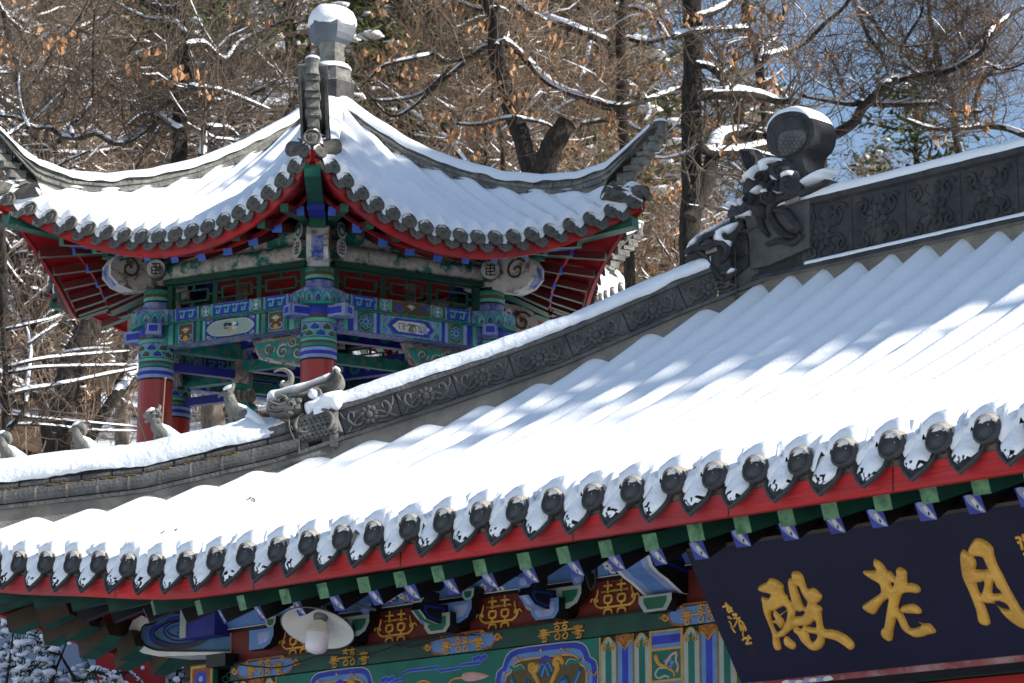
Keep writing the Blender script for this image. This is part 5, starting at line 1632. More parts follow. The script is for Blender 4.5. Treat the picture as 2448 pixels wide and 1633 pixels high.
# --- beams of the six sides
PM = ['teal_old', 'teal_old', 'blue', 'blue_old', 'brown_panel', 'white_old', 'black_paint', 'lilac', 'teal_light', 'ochre', 'green_dark', 'pink', 'grey_green']
def key_fret(m, pl, t0, t1, z0, z1, h):
    n = max(2, int((t1 - t0) / .075))
    w = (t1 - t0) / n
    H_ = z1 - z0
    for i in range(n):
        x = t0 + i * w
        m.line([(x + .1 * w, z0 + .8 * H_), (x + .75 * w, z0 + .8 * H_), (x + .6 * w, z0 + .2 * H_), (x + .3 * w, z0 + .2 * H_), (x + .36 * w, z0 + .5 * H_)], .017, pl, h, 8)
        m.line([(x + .75 * w, z0 + .8 * H_), (x + .98 * w, z0 + .8 * H_)], .012, pl, h, 7)
def lotus(m, pl, cx, cz, s_, h, c1_=5, c2_=9):
    for k in range(5):
        a = pi * (.12 + .19 * k)
        m.poly([(cx, cz - .4 * s_), (cx + s_ * .45 * cos(a + .25), cz - .1 * s_ + s_ * .35 * sin(a + .25)), (cx + s_ * cos(a), cz - .2 * s_ + s_ * .75 * sin(a)), (cx + s_ * .45 * cos(a - .25), cz - .1 * s_ + s_ * .35 * sin(a - .25))], pl, h + .0004 * k, c1_)
    m.poly(ell(cx, cz - .25 * s_, .3 * s_, .25 * s_, 10), pl, h + .003, c2_)
def rosette(m, pl, cx, cz, r, h, cols=(8, 2, 7, 1)):
    for k in range(8):
        a = k * pi / 4
        m.poly(ell(cx + r * .72 * cos(a), cz + r * .72 * sin(a), r * .32, r * .3, 8), pl, h + .0003 * k, cols[0])
        m.poly(ell(cx + r * .72 * cos(a), cz + r * .72 * sin(a), r * .2, r * .18, 8), pl, h + .003, cols[1])
    m.poly(ell(cx, cz, r * .56, r * .56, 14), pl, h + .0034, cols[3])
    for k in range(8):
        a = k * pi / 4 + .39
        m.poly(ell(cx + r * .36 * cos(a), cz + r * .36 * sin(a), r * .13, r * .13, 7), pl, h + .0042 + .0001 * k, cols[2])
    m.poly(ell(cx, cz, r * .17, r * .17, 8), pl, h + .005, 2)
def paint_side(m, pl, style, T):
    """the painted face of one side; T = half length between the columns"""
    z0, z1 = 5.262, 5.424
    fz0, fz1 = 5.446, 5.55
    zc = (z0 + z1) / 2
    q = random.Random(style)
    m.poly(rect(-T, z0, T, z1), pl, .002, 0 if style == 0 else 3)
    m.poly(rect(-T, fz0, T, fz1), pl, .002, 3)
    if style == 0:
        for sg in (-1, 1):
            for x0, x1, c_ in ((.50, .53, 1), (.535, .55, 10), (.555, .60, 8), (.33, .36, 10), (.295, .325, 1), (.27, .29, 10), (.245, .268, 8)):
                m.poly(rect(sg * x0, z0, sg * x1, z1), pl, .004, c_)
            cx = sg * .43
            m.poly(rect(cx - .065, z0 + .005, cx + .065, z1 - .005), pl, .005, 4)
            m.line(rect(cx - .068, z0 + .006, cx + .068, z1 - .006), .008, pl, .006, 7, closed=True)
            lotus(m, pl, cx, zc + .025, .055, .0065, 5, 9)
            m.poly(ell(cx, zc - .045, .024, .024, 10), pl, .008, 9)
            for s2 in (-1, 1):
                m.line([(cx + s2 * .02, zc - .06), (cx + s2 * .05, zc - .05), (cx + s2 * .055, zc - .02), (cx + s2 * .035, zc - .015)], .009, pl, .007, 7, 3)
        m.poly(rect(-.238, z0 + .004, .238, z1 - .004), pl, .005, 2)
        for sg in (-1, 1):
            for s2 in (-1, 1):
                for i in range(3):
                    m.line(spiral(sg * (.2 - .05 * i), zc + s2 * (.062 - .002 * i), .022, 1.1, 1, sg), .007, pl, .0062, 8 if i % 2 else 7)
                m.poly(ell(sg * .215, zc + s2 * .06, .012, .012, 8), pl, .0065, 9)
        lens = smooth_poly([(-.235, zc), (-.17, zc + .06), (-.05, zc + .072), (.05, zc + .072), (.17, zc + .06), (.235, zc), (.17, zc - .06), (.05, zc - .072), (-.05, zc - .072), (-.17, zc - .06)], 3)
        m.poly(lens, pl, .007, 7)
        m.line(lens, .008, pl, .008, 6, closed=True)
        m.poly([(p[0] * .92, zc + (p[1] - zc) * .9) for p in lens], pl, .0085, 5)
        m.poly([(p[0] * .9, zc + (p[1] - zc) * .86) for p in lens], pl, .0088, 12)
        for i in range(11):
            fx, fz = q.uniform(-.08, .08), zc + q.uniform(-.03, .03)
            m.poly(ell(fx, fz, .026, .016, 7, q.uniform(0, 1)), pl, .0095 + .0002 * i, (10, 0, 5, 9, 5)[i % 5])
    else:
        for sg in (-1, 1):
            for x0, x1, c_ in ((.565, .60, 8), (.555, .563, 10), (.515, .55, 2), (.48, .51, 7), (.28, .31, 2), (.31, .335, 7), (.255, .275, 8)):
                m.poly(rect(sg * x0, z0, sg * x1, z1), pl, .004, c_)
            m.poly(rect(sg * .34, z0, sg * .478, z1), pl, .0045, 1)
            cx = sg * .409
            m.poly(smooth_poly([(cx - .06, zc), (cx - .045, zc + .055), (cx, zc + .075), (cx + .045, zc + .055), (cx + .06, zc), (cx + .045, zc - .055), (cx, zc - .075), (cx - .045, zc - .055)], 2), pl, .006, 4)
            rosette(m, pl, cx, zc, .058, .0068)
        for f, c_, e in ((1., 8, .005), (.93, 3, .0058), (.86, 2, .0066), (.72, 6, .0074), (.70, 5, .0082)):
            a, b = .245 * f, .078 * (1 - (1 - f) * 1.35)
            m.poly([(-a, zc), (-a + .06, zc + b), (a - .06, zc + b), (a, zc), (a - .06, zc - b), (-a + .06, zc - b)], pl, e, c_)
        for i in range(9):
            x = -.1 + .024 * i
            m.line([(x, zc - .03), (x + q.uniform(-.02, .03), zc + q.uniform(0, .03)), (x + q.uniform(-.03, .05), zc + q.uniform(.01, .04))], .006, pl, .009 + .0001 * i, (6, 4, 10)[i % 3], 2)
        m.poly(smooth_poly([(.06, zc - .035), (.1, zc - .01), (.13, zc + .012), (.15, zc - .035)], 2), pl, .0095, 7)
    # upper frieze
    for sg in (-1, 1):
        a0, a1 = sg * .33, sg * .52
        m.poly(rect(a0, fz0, a1, fz1), pl, .004, 2)
        key_fret(m, pl, min(a0, a1) + .01, max(a0, a1) - .01, fz0 + .008, fz1 - .008, .006)
        for x in (.535, .55, .315, .30):
            m.line([(sg * x, fz0), (sg * x, fz1)], .01, pl, .005, 8 if x in (.535, .315) else 10)
        cx = sg * .24
        m.poly(rect(cx - .05, fz0 + .004, cx + .05, fz1 - .004), pl, .005, 4)
        for s2 in (-1, 1):
            m.poly([(cx + s2 * .005, (fz0 + fz1) / 2), (cx + s2 * .045, fz0 + .012), (cx + s2 * .045, fz1 - .012)], pl, .0065, 8)
            m.poly([(cx, (fz0 + fz1) / 2 + s2 * .005), (cx - .035, (fz0 + fz1) / 2 + s2 * .042), (cx + .035, (fz0 + fz1) / 2 + s2 * .042)], pl, .0068, 7)
        m.poly(ell(cx, (fz0 + fz1) / 2, .014, .014, 8), pl, .0075, 5)
        m.line([(sg * .185, fz0), (sg * .185, fz1)], .012, pl, .005, 8)
    m.poly(rect(-.17, fz0 + .003, .17, fz1 - .003), pl, .004, 2 if style == 0 else 4)
    if style == 0:
        key_fret(m, pl, -.16, .16, fz0 + .008, fz1 - .008, .006)
    else:
        lotus(m, pl, 0, (fz0 + fz1) / 2 + .01, .05, .006, 5, 11)
        for sg in (-1, 1):
            m.line(spiral(sg * .11, (fz0 + fz1) / 2, .035, 1.2, 0, sg), .014, pl, .006, 2)
            m.line(spiral(sg * .11, (fz0 + fz1) / 2, .042, 1.1, 0, sg), .006, pl, .0055, 7)
for k in range(6):
    n, t = fnorm(k)
    fr = (t, n, V(0, 0, 1))
    T = RC / 2 - .13
    m = MB()
    m.box(n * AP + V(0, 0, 5.343), (RC - .24, .16, .166), 3, fr)
    m.box(n * AP + V(0, 0, 5.434), (RC - .24, .21, .022), 1, fr)
    m.box(n * AP + V(0, 0, 5.498), (RC - .24, .15, .106), 3, fr)
    pl = fpl(k, AP + .08)
    paint_side(m, pl, 0 if k % 2 else 1, T)
    paint_side(m, fpl(k, AP - .08, True), 1 if k % 2 else 0, T)
    # vine line on the moulding, fringe on the underside
    m.line([(x, 5.434 + .005 * (i % 2 * 2 - 1)) for i, x in enumerate(np.linspace(-T, T, 40))], .005, fpl(k, AP + .105), .002, 6)
    for x in np.linspace(-T + .03, T - .03, 24):
        m.add([n * (AP + e) + t * (x + d) + V(0, 0, 5.258) for e, d in ((.07, -.02), (.07, .02), (.0, .015), (.0, -.015))], [(0, 1, 2, 3)], 7)
    pb_(m, 'painted_beam', PM)
    # lattice with its green plank
    m = MB()
    m.box(n * AP + V(0, 0, 5.79), (RC - .2, .13, .04), 0, fr)
    z0, z1 = 5.556, 5.768
    bars = [((-T, z0 + .008), (T, z0 + .008)), ((-T, z1 - .008), (T, z1 - .008))]
    for u0 in (-.42, 0, .42):
        bars += [((u0 - .14, z0 + .06), (u0 + .14, z0 + .06)), ((u0 - .14, z1 - .06), (u0 + .14, z1 - .06)), ((u0 - .14, z0 + .06), (u0 - .14, z1 - .06)), ((u0 + .14, z0 + .06), (u0 + .14, z1 - .06)), ((u0, z0), (u0, z0 + .06)), ((u0, z1), (u0, z1 - .06)),
                 ((u0 - .2, z0), (u0 - .2, z1)), ((u0 + .2, z0), (u0 + .2, z1)), ((u0 - .2, (z0 + z1) / 2), (u0 - .14, (z0 + z1) / 2)), ((u0 + .2, (z0 + z1) / 2), (u0 + .14, (z0 + z1) / 2))]
    for (a, b), (c_, d) in bars:
        m.beam(n * AP + t * a + V(0, 0, b), n * AP + t * c_ + V(0, 0, d + 1e-4), .022, .011, 0)
    for sg in (-1, 1):
        m.box(n * AP + t * sg * (T - .005) + V(0, 0, 5.66), (.05, .05, .21), 0, fr)
    pb_(m, 'lattice', 'lattice_green')
    # round purlins, weathered paint, with a seal-like mark on the end discs
    m = MB()
    for zc, r_, ap, ex in ((5.882, .075, AP, .2), (6.045, .07, AP - .06, .16)):
        L_ = RC / 2 + ex
        m.tube([n * ap + t * x + V(0, 0, zc) for x in np.linspace(-L_, L_, 9)], r_, 18, 0)
        for sg in (-1, 1):
            o_ = n * ap + t * sg * (L_ + .001) + V(0, 0, zc)
            plE = (lambda o_, sg, n, t: (lambda a, b, h=0.: o_ - n * a * sg + V(0, 0, b) + t * sg * h))(o_, sg, n, t)
            m.poly(ell(0, 0, r_, r_, 20), plE, .001, 1)
            if zc < 6:
                for q_ in ([(-.035, .04), (.035, .04)], [(-.04, .012), (.04, .015)], [(-.03, -.015), (.03, -.012)], [(-.04, -.04), (.042, -.04)], [(0, .05), (0, -.05)], [(-.035, .012), (-.03, -.04)], [(.03, .04), (.035, -.01)]):
                    m.line(q_, .009, plE, .003, 2)
            else:
                m.poly(ell(0, 0, r_ * .7, r_ * .7, 16), plE, .002, 3)
                m.poly(ell(0, 0, r_ * .4, r_ * .4, 12), plE, .003, 1)
    pb_(m, 'purlin', ['log_paint', 'white_old', 'black_paint', 'teal'], None, True)
# painted swirl panels under the beams
for k, (s0, s1) in ((-1, (.10, .66)), (0, (.02, .62)), (2, (.1, .66)), (3, (-.1, -.66)), (1, (.1, .66)), (4, (.1, .66))):
    n, t = fnorm(k)
    m = MB()
    sg = 1 if s1 > 0 else -1
    P_ = [(s0, 5.258), (s1, 5.258), (s1, 5.0), (s1 - sg * .1, 5.0), (s0 + sg * .2, 5.06), (s0 + sg * .08, 5.1)]
    m.prism(P_, fpl(k, AP - .1), -.03, .03, 0)
    for inw in (False,):
        pl = fpl(k, AP - .07)
        m.line(P_, .022, pl, .002, 1, closed=True)
        m.poly([(s0 + (x - s0) * .88 + sg * .035, 5.14 + (z - 5.14) * .72) for x, z in P_], pl, .003, 2)
        for i, (cx, cz, rr) in enumerate(((.2, 5.17, .05), (.33, 5.13, .06), (.47, 5.11, .065), (.42, 5.2, .04))):
            m.line(spiral(s0 + sg * (cx - .03), cz, rr, 1.3, i, 1 if i % 2 else -1), .02, pl, .005 + .0005 * i, 1)
            m.line(spiral(s0 + sg * (cx - .03), cz, rr * .8, 1.2, i, 1 if i % 2 else -1), .008, pl, .008 + .0005 * i, 3)
        m.poly(ell(s0 + sg * .5, 5.19, .025, .025, 10), pl, .01, 4)
    pb_(m, 'swirl_panel', ['wood_grey', 'log_bare', 'teal_old', 'brown_panel', 'ochre'])
# hanging posts and inner frame
for k in range(6):
    c = crn(k, .8)
    m = MB()
    m.lathe([(.045, 5.9), (.045, 5.2), (.07, 5.16), (.075, 5.1), (.05, 5.06), (.085, 5.04), (.09, 5.015), (.05, 5.0), (.055, 4.93), (.07, 4.9), (.075, 4.87), (.02, 4.85)], c, 14, [0, 0, 0, 0, 0, 1, 1, 0, 0, 1, 1])
    for j in range(8):
        a = j * pi / 4
        m.beam(c + V(.06 * cos(a), .06 * sin(a), 5.0), c + V(.052 * cos(a), .052 * sin(a), 4.92), .03, .02, 2)
    pb_(m, 'hanging_post', ['wood_grey', 'teal', 'wood_grey'])
    m = MB()
    c1_ = crn(k + 1, .8)
    m.beam(c + V(0, 0, 5.42), c1_ + V(0, 0, 5.42), .08, .16, 0)
    m.beam(c + V(0, 0, 5.2), c1_ + V(0, 0, 5.2), .06, .09, 1)
    m.beam(c + V(0, 0, 5.32), crn(k, 1.45) + V(0, 0, 5.32), .09, .13, 1)
    m.beam(c + V(0, 0, 5.13), crn(k, 1.45) + V(0, 0, 5.13), .07, .07, 2)
    d_ = nrm(c1_ - c)
    n_ = nrm(crn(k + .5, 1))
    pl = lambda a, b, h=0., c=c, d_=d_, n_=n_: c + d_ * a - n_ * (.041 + h) + V(0, 0, b)
    pl_o = lambda a, b, h=0., c=c, d_=d_, n_=n_: c + d_ * a + n_ * (.041 + h) + V(0, 0, b)
    for P_ in (pl, pl_o):
        for i in range(5):
            x = .12 + i * .14
            q_ = [P_(*p, .003) for p in ell(x, 5.42, .055, .06, 10)]
            m.add(q_, [tuple(range(10))], 3 if i % 2 else 4)
            m.add([P_(*p, .006) for p in ell(x, 5.42, .03, .033, 8)], [tuple(range(8))], 4 if i % 2 else 5)
    pb_(m, 'inner_beam', ['blue_deep', 'teal_old', 'blue_deep', 'teal', 'blue', 'white_old'])
# dark boarded ceiling inside the roof
m = MB()
for k in range(6):
    m.grid([[crn(k + j, r) + V(0, 0, h) for r, h in ((1.5, 6.1), (.8, 6.45), (.1, 6.9))] for j in (0, 1)], 0)
pb_(m, 'ceiling', 'red_board')

# --- corner brackets: scroll-ended beam heads, corner rafters
for k in range(6):
    d_ = nrm(crn(k, 1))
    x_ = V(-d_[1], d_[0], 0)
    m = MB()
    pr = [(1.35, 6.02), (1.62, 6.03), (1.84, 6.02), (1.95, 5.98), (2.0, 5.9), (2.0, 5.81), (1.93, 5.74), (1.80, 5.70), (1.66, 5.735), (1.55, 5.76), (1.35, 5.77)]
    pls = lambda a, b, h=0.: d_ * a + V(0, 0, b) + x_ * h
    m.prism(pr, pls, -.085, .085, 0, 1)
    for s2 in (-1, 1):
        pp = lambda a, b, h=0., s2=s2: d_ * a + V(0, 0, b) + x_ * s2 * (.086 + h)
        q_ = [pp(*p, .002) for p in spiral(1.84, 5.88, .1, 1.4, .6)]
        for a, b in zip(q_[:-1], q_[1:]):
            m.beam(a, b, .006, .02, 2)
    # painted front of the head, flaking blue
    ed = [d_ * r + V(0, 0, h) for r, h in pr[2:9]]
    m.grid([[p + x_ * s2 * w + d_ * .003 for w in (.0, .087) for s2 in ((-1, 1) if w else (1,))] for p in ed], 1) if False else None
    m.grid([[p + x_ * w + d_ * .003 + V(0, 0, -.002) for w in (-.084, .084)] for p in ed], 1)
    m.grid([[p + x_ * w + d_ * .006 + V(0, 0, -.005) for w in (-.045, -.02, .03, .048)] for p in ed[2:5]], 3)
    pb_(m, 'beam_head', ['log_bare', 'white_old', 'brown_panel', 'blue_old'])
    m = MB()
    a, b = d_ * 2.87 + V(0, 0, 6.165), d_ * 1.2 + V(0, 0, 6.42)
    m.beam(a, d_ * 2.2 + V(0, 0, 6.10), .12, .1, 0)
    m.beam(d_ * 2.2 + V(0, 0, 6.10), d_ * 1.2 + V(0, 0, 6.3), .12, .1, 0)
    m.beam(d_ * 2.3 + V(0, 0, 6.09), d_ * 1.2 + V(0, 0, 6.12), .135, .13, 1)
    m.beam(d_ * 2.02 + V(0, 0, 6.0), d_ * 1.2 + V(0, 0, 6.0), .125, .07, 0)
    pb_(m, 'corner_rafter', ['green_mid', 'blue'])

# --- eave line
SH = 1.485                                         # half length of a side between the tips
def ea(s):                                          # apothem of the tile ends along a side, s = -1..1
    return 2.2 + .372 * abs(s) ** 2.5
def eh(s):                                          # height of the tile ends
    return 5.92 + .44 * abs(s) ** 1.9
def eave_pt(k, s, da=0., dh=0.):
    n, t = fnorm(k)
    return n * (ea(s) + da) + t * s * SH + V(0, 0, eh(s) + dh)
HR = [0, .16, .48, .84, 1.19, 1.52, 1.83, 2.16, 2.43, 2.69, 2.97]
HH = [7.55, 7.38, 7.08, 6.88, 6.72, 6.60, 6.53, 6.49, 6.47, 6.465, 6.49]
def hiph(r):
    return float(np.interp(r, HR, HH))
def row_pt(k, t_, f):
    """point on the roof: row at distance t_ from the middle of side k, f = 0 at the hip .. 1 at the eave"""
    n, t = fnorm(k)
    s = t_ / SH
    a1, z1 = ea(s) + .0, eh(s) + .11
    a0, z0 = min(1.732 * abs(t_) + .16, a1 - .04), max(hiph(2 * abs(t_)), z1)
    g = f + .22 * f * (1 - f) * (1 - abs(s))
    return n * (a0 + (a1 - a0) * f) + t * t_ + V(0, 0, z0 + (z1 - z0) * g)
# soffit boards, eave board
m = MB()
for k in range(6):
    n, t = fnorm(k)
    P = []
    for s in np.linspace(-1, 1, 41):
        e = eave_pt(k, s, -.03, -.12)
        ap_in = 1.85 + .30 * abs(s) ** 2.5
        mid = n * ap_in + t * s * SH * .86 + V(0, 0, 5.93 + .32 * abs(s) ** 2)
        inn = n * 1.3 + t * s * .75 + V(0, 0, 6.17 + .06 * abs(s))
        P.append([e, mid, inn])
    m.grid(P)
pb_(m, 'soffit_board', 'red_board')
m = MB()
for k in range(6):
    n, t = fnorm(k)
    m.grid([[eave_pt(k, s, da, dh) for da, dh in ((-.03, -.16 + .07 * abs(s) ** 3), (-.025, -.03), (-.06, -.03), (-.06, -.16 + .07 * abs(s) ** 3))] for s in np.linspace(-1, 1, 61)], 0, cv=True)
pb_(m, 'eave_board', 'red_paint')
m = MB()
for k in range(6):
    m.grid([[eave_pt(k, s, -.02, -.06 + .02 * vnoise(s * 30, k)), eave_pt(k, s, -.02, .0), eave_pt(k, s, -.25, .09)] for s in np.linspace(-1, 1, 120)], 0)
pb_(m, 'eave_mortar', 'mortar')
# rafters
for k in range(6):
    n, t = fnorm(k)
    m = MB()
    P = []
    for s in np.linspace(-.98, .98, 31):
        P.append([n * (1.84 + .30 * abs(s) ** 2.5 + e) + t * s * SH * .86 + V(0, 0, 5.838 + .32 * abs(s) ** 1.9 + z) for e, z in ((0, .0), (0, .03), (.02, .03), (.02, 0))])
    m.grid(P, 0, cv=True)
    pb_(m, 'rafter_board', 'red_paint')
    for j in range(-4, 5):
        s = j * .238 / 1.0
        tj = j * .252
        s = tj / (SH * .86)
        a_ = n * (1.85 + .28 * abs(s) ** 2.5) + t * tj + V(0, 0, 5.825 + .31 * abs(s) ** 1.9)
        b_ = n * 1.25 + t * tj * .62 + V(0, 0, 6.1 + .05 * abs(s))
        m = MB()
        m.beam(a_, b_, .075, .07, 1, mie=0)
        m.m[-4] = 2
        pb_(m, 'eave_rafter', ['blue_end', 'red_dark', 'green_mid'])
        s2 = tj * 1.04 / SH
        a_ = n * (ea(s2) - .085) + t * tj * 1.04 + V(0, 0, 5.795 + .36 * abs(s2) ** 1.9)
        b_ = n * 1.70 + t * tj * .84 + V(0, 0, 5.94 + .25 * abs(s2) ** 2)
        m = MB()
        m.beam(a_, b_, .06, .06, 1, mie=0)
        m.m[-4] = 2
        pb_(m, 'flying_rafter', ['green_mid', 'red_dark', 'green_mid'])
# --- roof: tiles bed, snow
m = MB()
for k in range(6):
    m.grid([[row_pt(k, t_, f) + V(0, 0, -.09) for f in np.linspace(0, 1, 8)] for t_ in np.linspace(-SH, SH, 31)], 0)
proof = pb_(m, 'roof', 'mortar')
m = MB()
SP = .1555
for k in range(6):
    P = []
    nT = 19 * 14
    for i in range(nT + 1):
        t_ = -SH * .985 + 2 * SH * .985 * i / nT
        row = []
        d = t_ / SP - round(t_ / SP)
        c_ = .5 + .5 * cos(2 * pi * d)
        for j, f in enumerate(np.concatenate([np.linspace(0, .9, 26), np.linspace(.92, 1.0, 9)])):
            p = row_pt(k, t_, f)
            near = sstep(.80, .97, f)
            bare = 0.
            if k == 0 and t_ > .55 and d > .1 and f > .3:      # wind-bared flanks at the right end
                bare = (1 - near) * sstep(.15, .34, d) * sstep(.62 - (t_ - .55) * .5, .78, f + .3 * (vnoise(t_ * 20, f * 14) - .5))
            h = -.045 * (1 - c_ ** .8) * (1 + .5 * near) - .2 * bare * (1 - c_) + .022 * (vnoise(t_ * 5 + k * 9, f * 6) - .5) + .01 * (vnoise(t_ * 25, f * 20 + k) - .5)
            if f > .97:
                h -= .055 * ((f - .97) / .03) ** 2
            row.append(p + V(0, 0, h + .012))
        P.append([row[0] - fnorm(k)[0] * .15] + row + [row[-1] + V(0, 0, -.05)])
    m.grid(P)
pb_(m, 'snow_cover', 'snow', proof, True)
# tile caps and drip tiles
cap0 = drp0 = None
def cap_small():
    m = MB()
    fr = (V(1, 0, 0), V(0, .3, .95), V(0, -.95, .3))
    m.lathe([(.058, -.01), (.068, 0), (.068, .012), (.06, .018), (.055, .012), (.043, .012), (.04, .016), (.001, .016)], (0, 0, 0), 18, 0, fr, caps=False)
    pl = plane((0, 0, 0), fr[0], fr[1])
    for z in (-.018, 0, .018):
        m.stroke([(-.022, z), (.022, z)], .008, pl, .011, .02, 0, 0)
    m.stroke([(0, -.028), (0, .028)], .008, pl, .011, .02, 0, 0)
    for sg in (-1, 1):
        m.stroke([(sg * .022, .018), (sg * .028, 0), (sg * .02, -.02)], .007, pl, .011, .019, 0, 2)
    m.tube([(0, 0, 0), (0, .12, .03), (0, .3, .09)], .06, 14, 1, caps=False)
    return m
def drp_small():
    m = MB()
    pl = plane((0, 0, -.02), (1, 0, 0), (0, .25, .97))
    m.prism([(-.062, .02), (-.062, -.02), (-.05, -.045), (-.028, -.055), (0, -.072), (.028, -.055), (.05, -.045), (.062, -.02), (.062, .02)], pl, -.012, .0, 0)
    m.tube([pl(a, b, .003) for a, b in [(-.062, -.01), (-.05, -.043), (-.028, -.053), (0, -.069), (.028, -.053), (.05, -.043), (.062, -.01)]], .007, 5, 0)
    return m
q = random.Random(2)
for k in (-2, -1, 0, 1):
    ang = (k + .5) * pi / 3
    for j in range(-9, 10):
        s = j * SP / SH
        for kind in ('cap', 'drip'):
            ss = s if kind == 'cap' else s + .5 * SP / SH
            if abs(ss) > .99: continue
            p = eave_pt(k, ss, .0, 0 if kind == 'cap' else -.03)
            if kind == 'cap':
                if cap0 is None:
                    o = cap0 = cap_small().build('tile_cap', ['cap_grey', 'cap_grey'], proof, True)
                else:
                    o = cap0.copy(); COL.objects.link(o)
            else:
                if drp0 is None:
                    o = drp0 = drp_small().build('drip_tile', 'cap_grey', proof, False)
                else:
                    o = drp0.copy(); COL.objects.link(o)
            o.location = (p[0], p[1], p[2] - PH0)
            o.rotation_euler = (q.uniform(-.06, .06), 0, ang - ss ** 3 * .35 + q.uniform(-.05, .05))
for k in range(-1, 2):
    o = cap0.copy(); COL.objects.link(o)
    p = crn(k, 2.97) + V(0, 0, 6.385)
    o.location = (p[0], p[1], p[2] - PH0)
    o.rotation_euler = (0, 0, k * pi / 3)

# --- hip ridges with their upswept ends
ST = ([0, .1, .4, .82, 1.24, 1.65, 2.05, 2.37, 2.65, 2.88, 3.05, 3.16], [7.77, 7.66, 7.42, 7.13, 6.91, 6.755, 6.66, 6.64, 6.69, 6.82, 6.94, 7.0])
MBT = (ST[0], [z - .185 for z in ST[1]])
for k in range(6):
    d_ = nrm(crn(k, 1))
    x_ = V(-d_[1], d_[0], 0)
    m = MB()
    rs = np.linspace(.05, 3.1, 44)
    def sec(r):
        b = float(np.interp(r, *MBT)) + .12 * sstep(2.6, 3.1, r)
        tt = float(np.interp(r, *ST)) - .065
        base = hiph(r) - .08
        if r > 2.62: base = b
        hgt = tt - b
        pr = [(.085, base), (.085, b), (.105, b), (.105, b + .18 * hgt), (.085, b + .2 * hgt), (.085, b + .42 * hgt), (.1, b + .44 * hgt), (.1, b + .62 * hgt), (.08, b + .64 * hgt), (.08, b + .84 * hgt), (.1, b + .86 * hgt), (.095, tt)]
        full = [(w, h) for w, h in pr] + [(-w, h) for w, h in pr[::-1]]
        return [d_ * r + x_ * w + V(0, 0, h) for w, h in full]
    ms = [1] + [0] * 22
    P = [sec(r) for r in rs]
    m.grid(P, [ms[j] for _ in rs[:-1] for j in range(23)])
    m.add(P[-1], [tuple(range(24))], 0)
    # brick joints
    for i, r in enumerate(np.arange(.25, 3.0, .17)):
        b = float(np.interp(r, *MBT)); tt = float(np.interp(r, *ST)) - .065; hg = tt - b
        for f0, f1, w in ((0, .18, .106), (.44, .62, .101), (.64, .84, .081)):
            rr = r + (.06 if f0 else 0)
            for s2 in (-1, 1):
                m.add([d_ * (rr + e) + x_ * s2 * (w + .001) + V(0, 0, b + f * hg) for e, f in ((0, f0), (.008, f0), (.008, f1), (0, f1))], [(0, 1, 2, 3)], 2)
    # stacked end: stepped bricks and the flared end tile
    for z0, z1, w, dp, r0 in ((6.42, 6.50, .10, .16, 2.74), (6.505, 6.57, .085, .14, 2.80), (6.575, 6.62, .115, .13, 2.86), (6.625, 6.68, .095, .12, 2.92), (6.685, 6.72, .115, .11, 2.97), (6.725, 6.79, .10, .10, 3.02), (6.795, 6.835, .11, .08, 3.06)):
        m.box(d_ * r0 + V(0, 0, (z0 + z1) / 2), (w, dp, z1 - z0), 0, (x_, d_, V(0, 0, 1)))
    m.lathe([(.055, 6.83), (.045, 6.88), (.047, 6.92), (.06, 6.95), (.05, 6.955)], d_ * 3.10, 14, 0)
    o = pb_(m, 'hip_ridge', ['brick_grey', 'plaster', 'black_paint'])
    m = MB()
    P = []
    for r in np.linspace(.08, 3.06, 110):
        top = float(np.interp(r, *ST))
        j = .012 * (vnoise(r * 7 + k * 5, 2) - .5)
        rag = .03 * (vnoise(r * 9 + k * 3, 7) - .5)
        dr = .03 * sstep(2.6, 3.0, r)
        P.append([d_ * r + x_ * w + V(0, 0, top + h + j) for w, h in ((.112, -.085 + rag + dr), (.108, -.05 + dr), (.085, -.02), (.03, .0), (-.03, .0), (-.085, -.02), (-.108, -.05 + dr), (-.112, -.085 + rag + dr))])
    m.grid(P)
    m.ball(d_ * 3.10 + V(0, 0, 6.955), (.058, .058, .028), 0, 12, 6)
    pb_(m, 'snow_cover', 'snow', o, True)
# --- stone finial
m = MB()
h6 = -pi / 2
m.lathe([(.20, 7.3), (.2, 7.74), (.172, 7.755), (.172, 7.8), (.165, 7.87), (.15, 7.885), (.125, 7.89), (.115, 7.93), (.12, 7.98), (.108, 7.985), (.112, 8.02), (.105, 8.03), (.122, 8.095), (.168, 8.12), (.2, 8.165), (.213, 8.225), (.205, 8.28), (.15, 8.36)], (0, 0, 0), 6, [2, 0, 0, 0, 0, 0, 0, 0, 0, 0, 0, 0, 1, 1, 1, 1, 1], None, h6 + .26)
o = pb_(m, 'finial', ['brick_grey', 'stone_blue', 'ridge_dark'])
m = MB()
q = random.Random(4)
m.lathe([(.19, 8.25), (.2095, 8.275), (.205, 8.32), (.178, 8.38), (.125, 8.427), (.06, 8.447), (.01, 8.45)], (0, 0, 0), 24, 0)
m.v = [(x * (1 + .04 * (vnoise(x * 20 + 50, y * 20 + 50) - .5)), y * (1 + .04 * (vnoise(y * 20 + 9, x * 20 + 50) - .5)), z + .03 * (vnoise(x * 9 + 30, y * 9 + 30) - .5)) for x, y, z in m.v]
m.lathe([(.17, 7.868), (.165, 7.89), (.14, 7.915), (.1, 7.925)], (0, 0, 0), 18, 0)
pb_(m, 'snow_cap', 'snow', o, True)
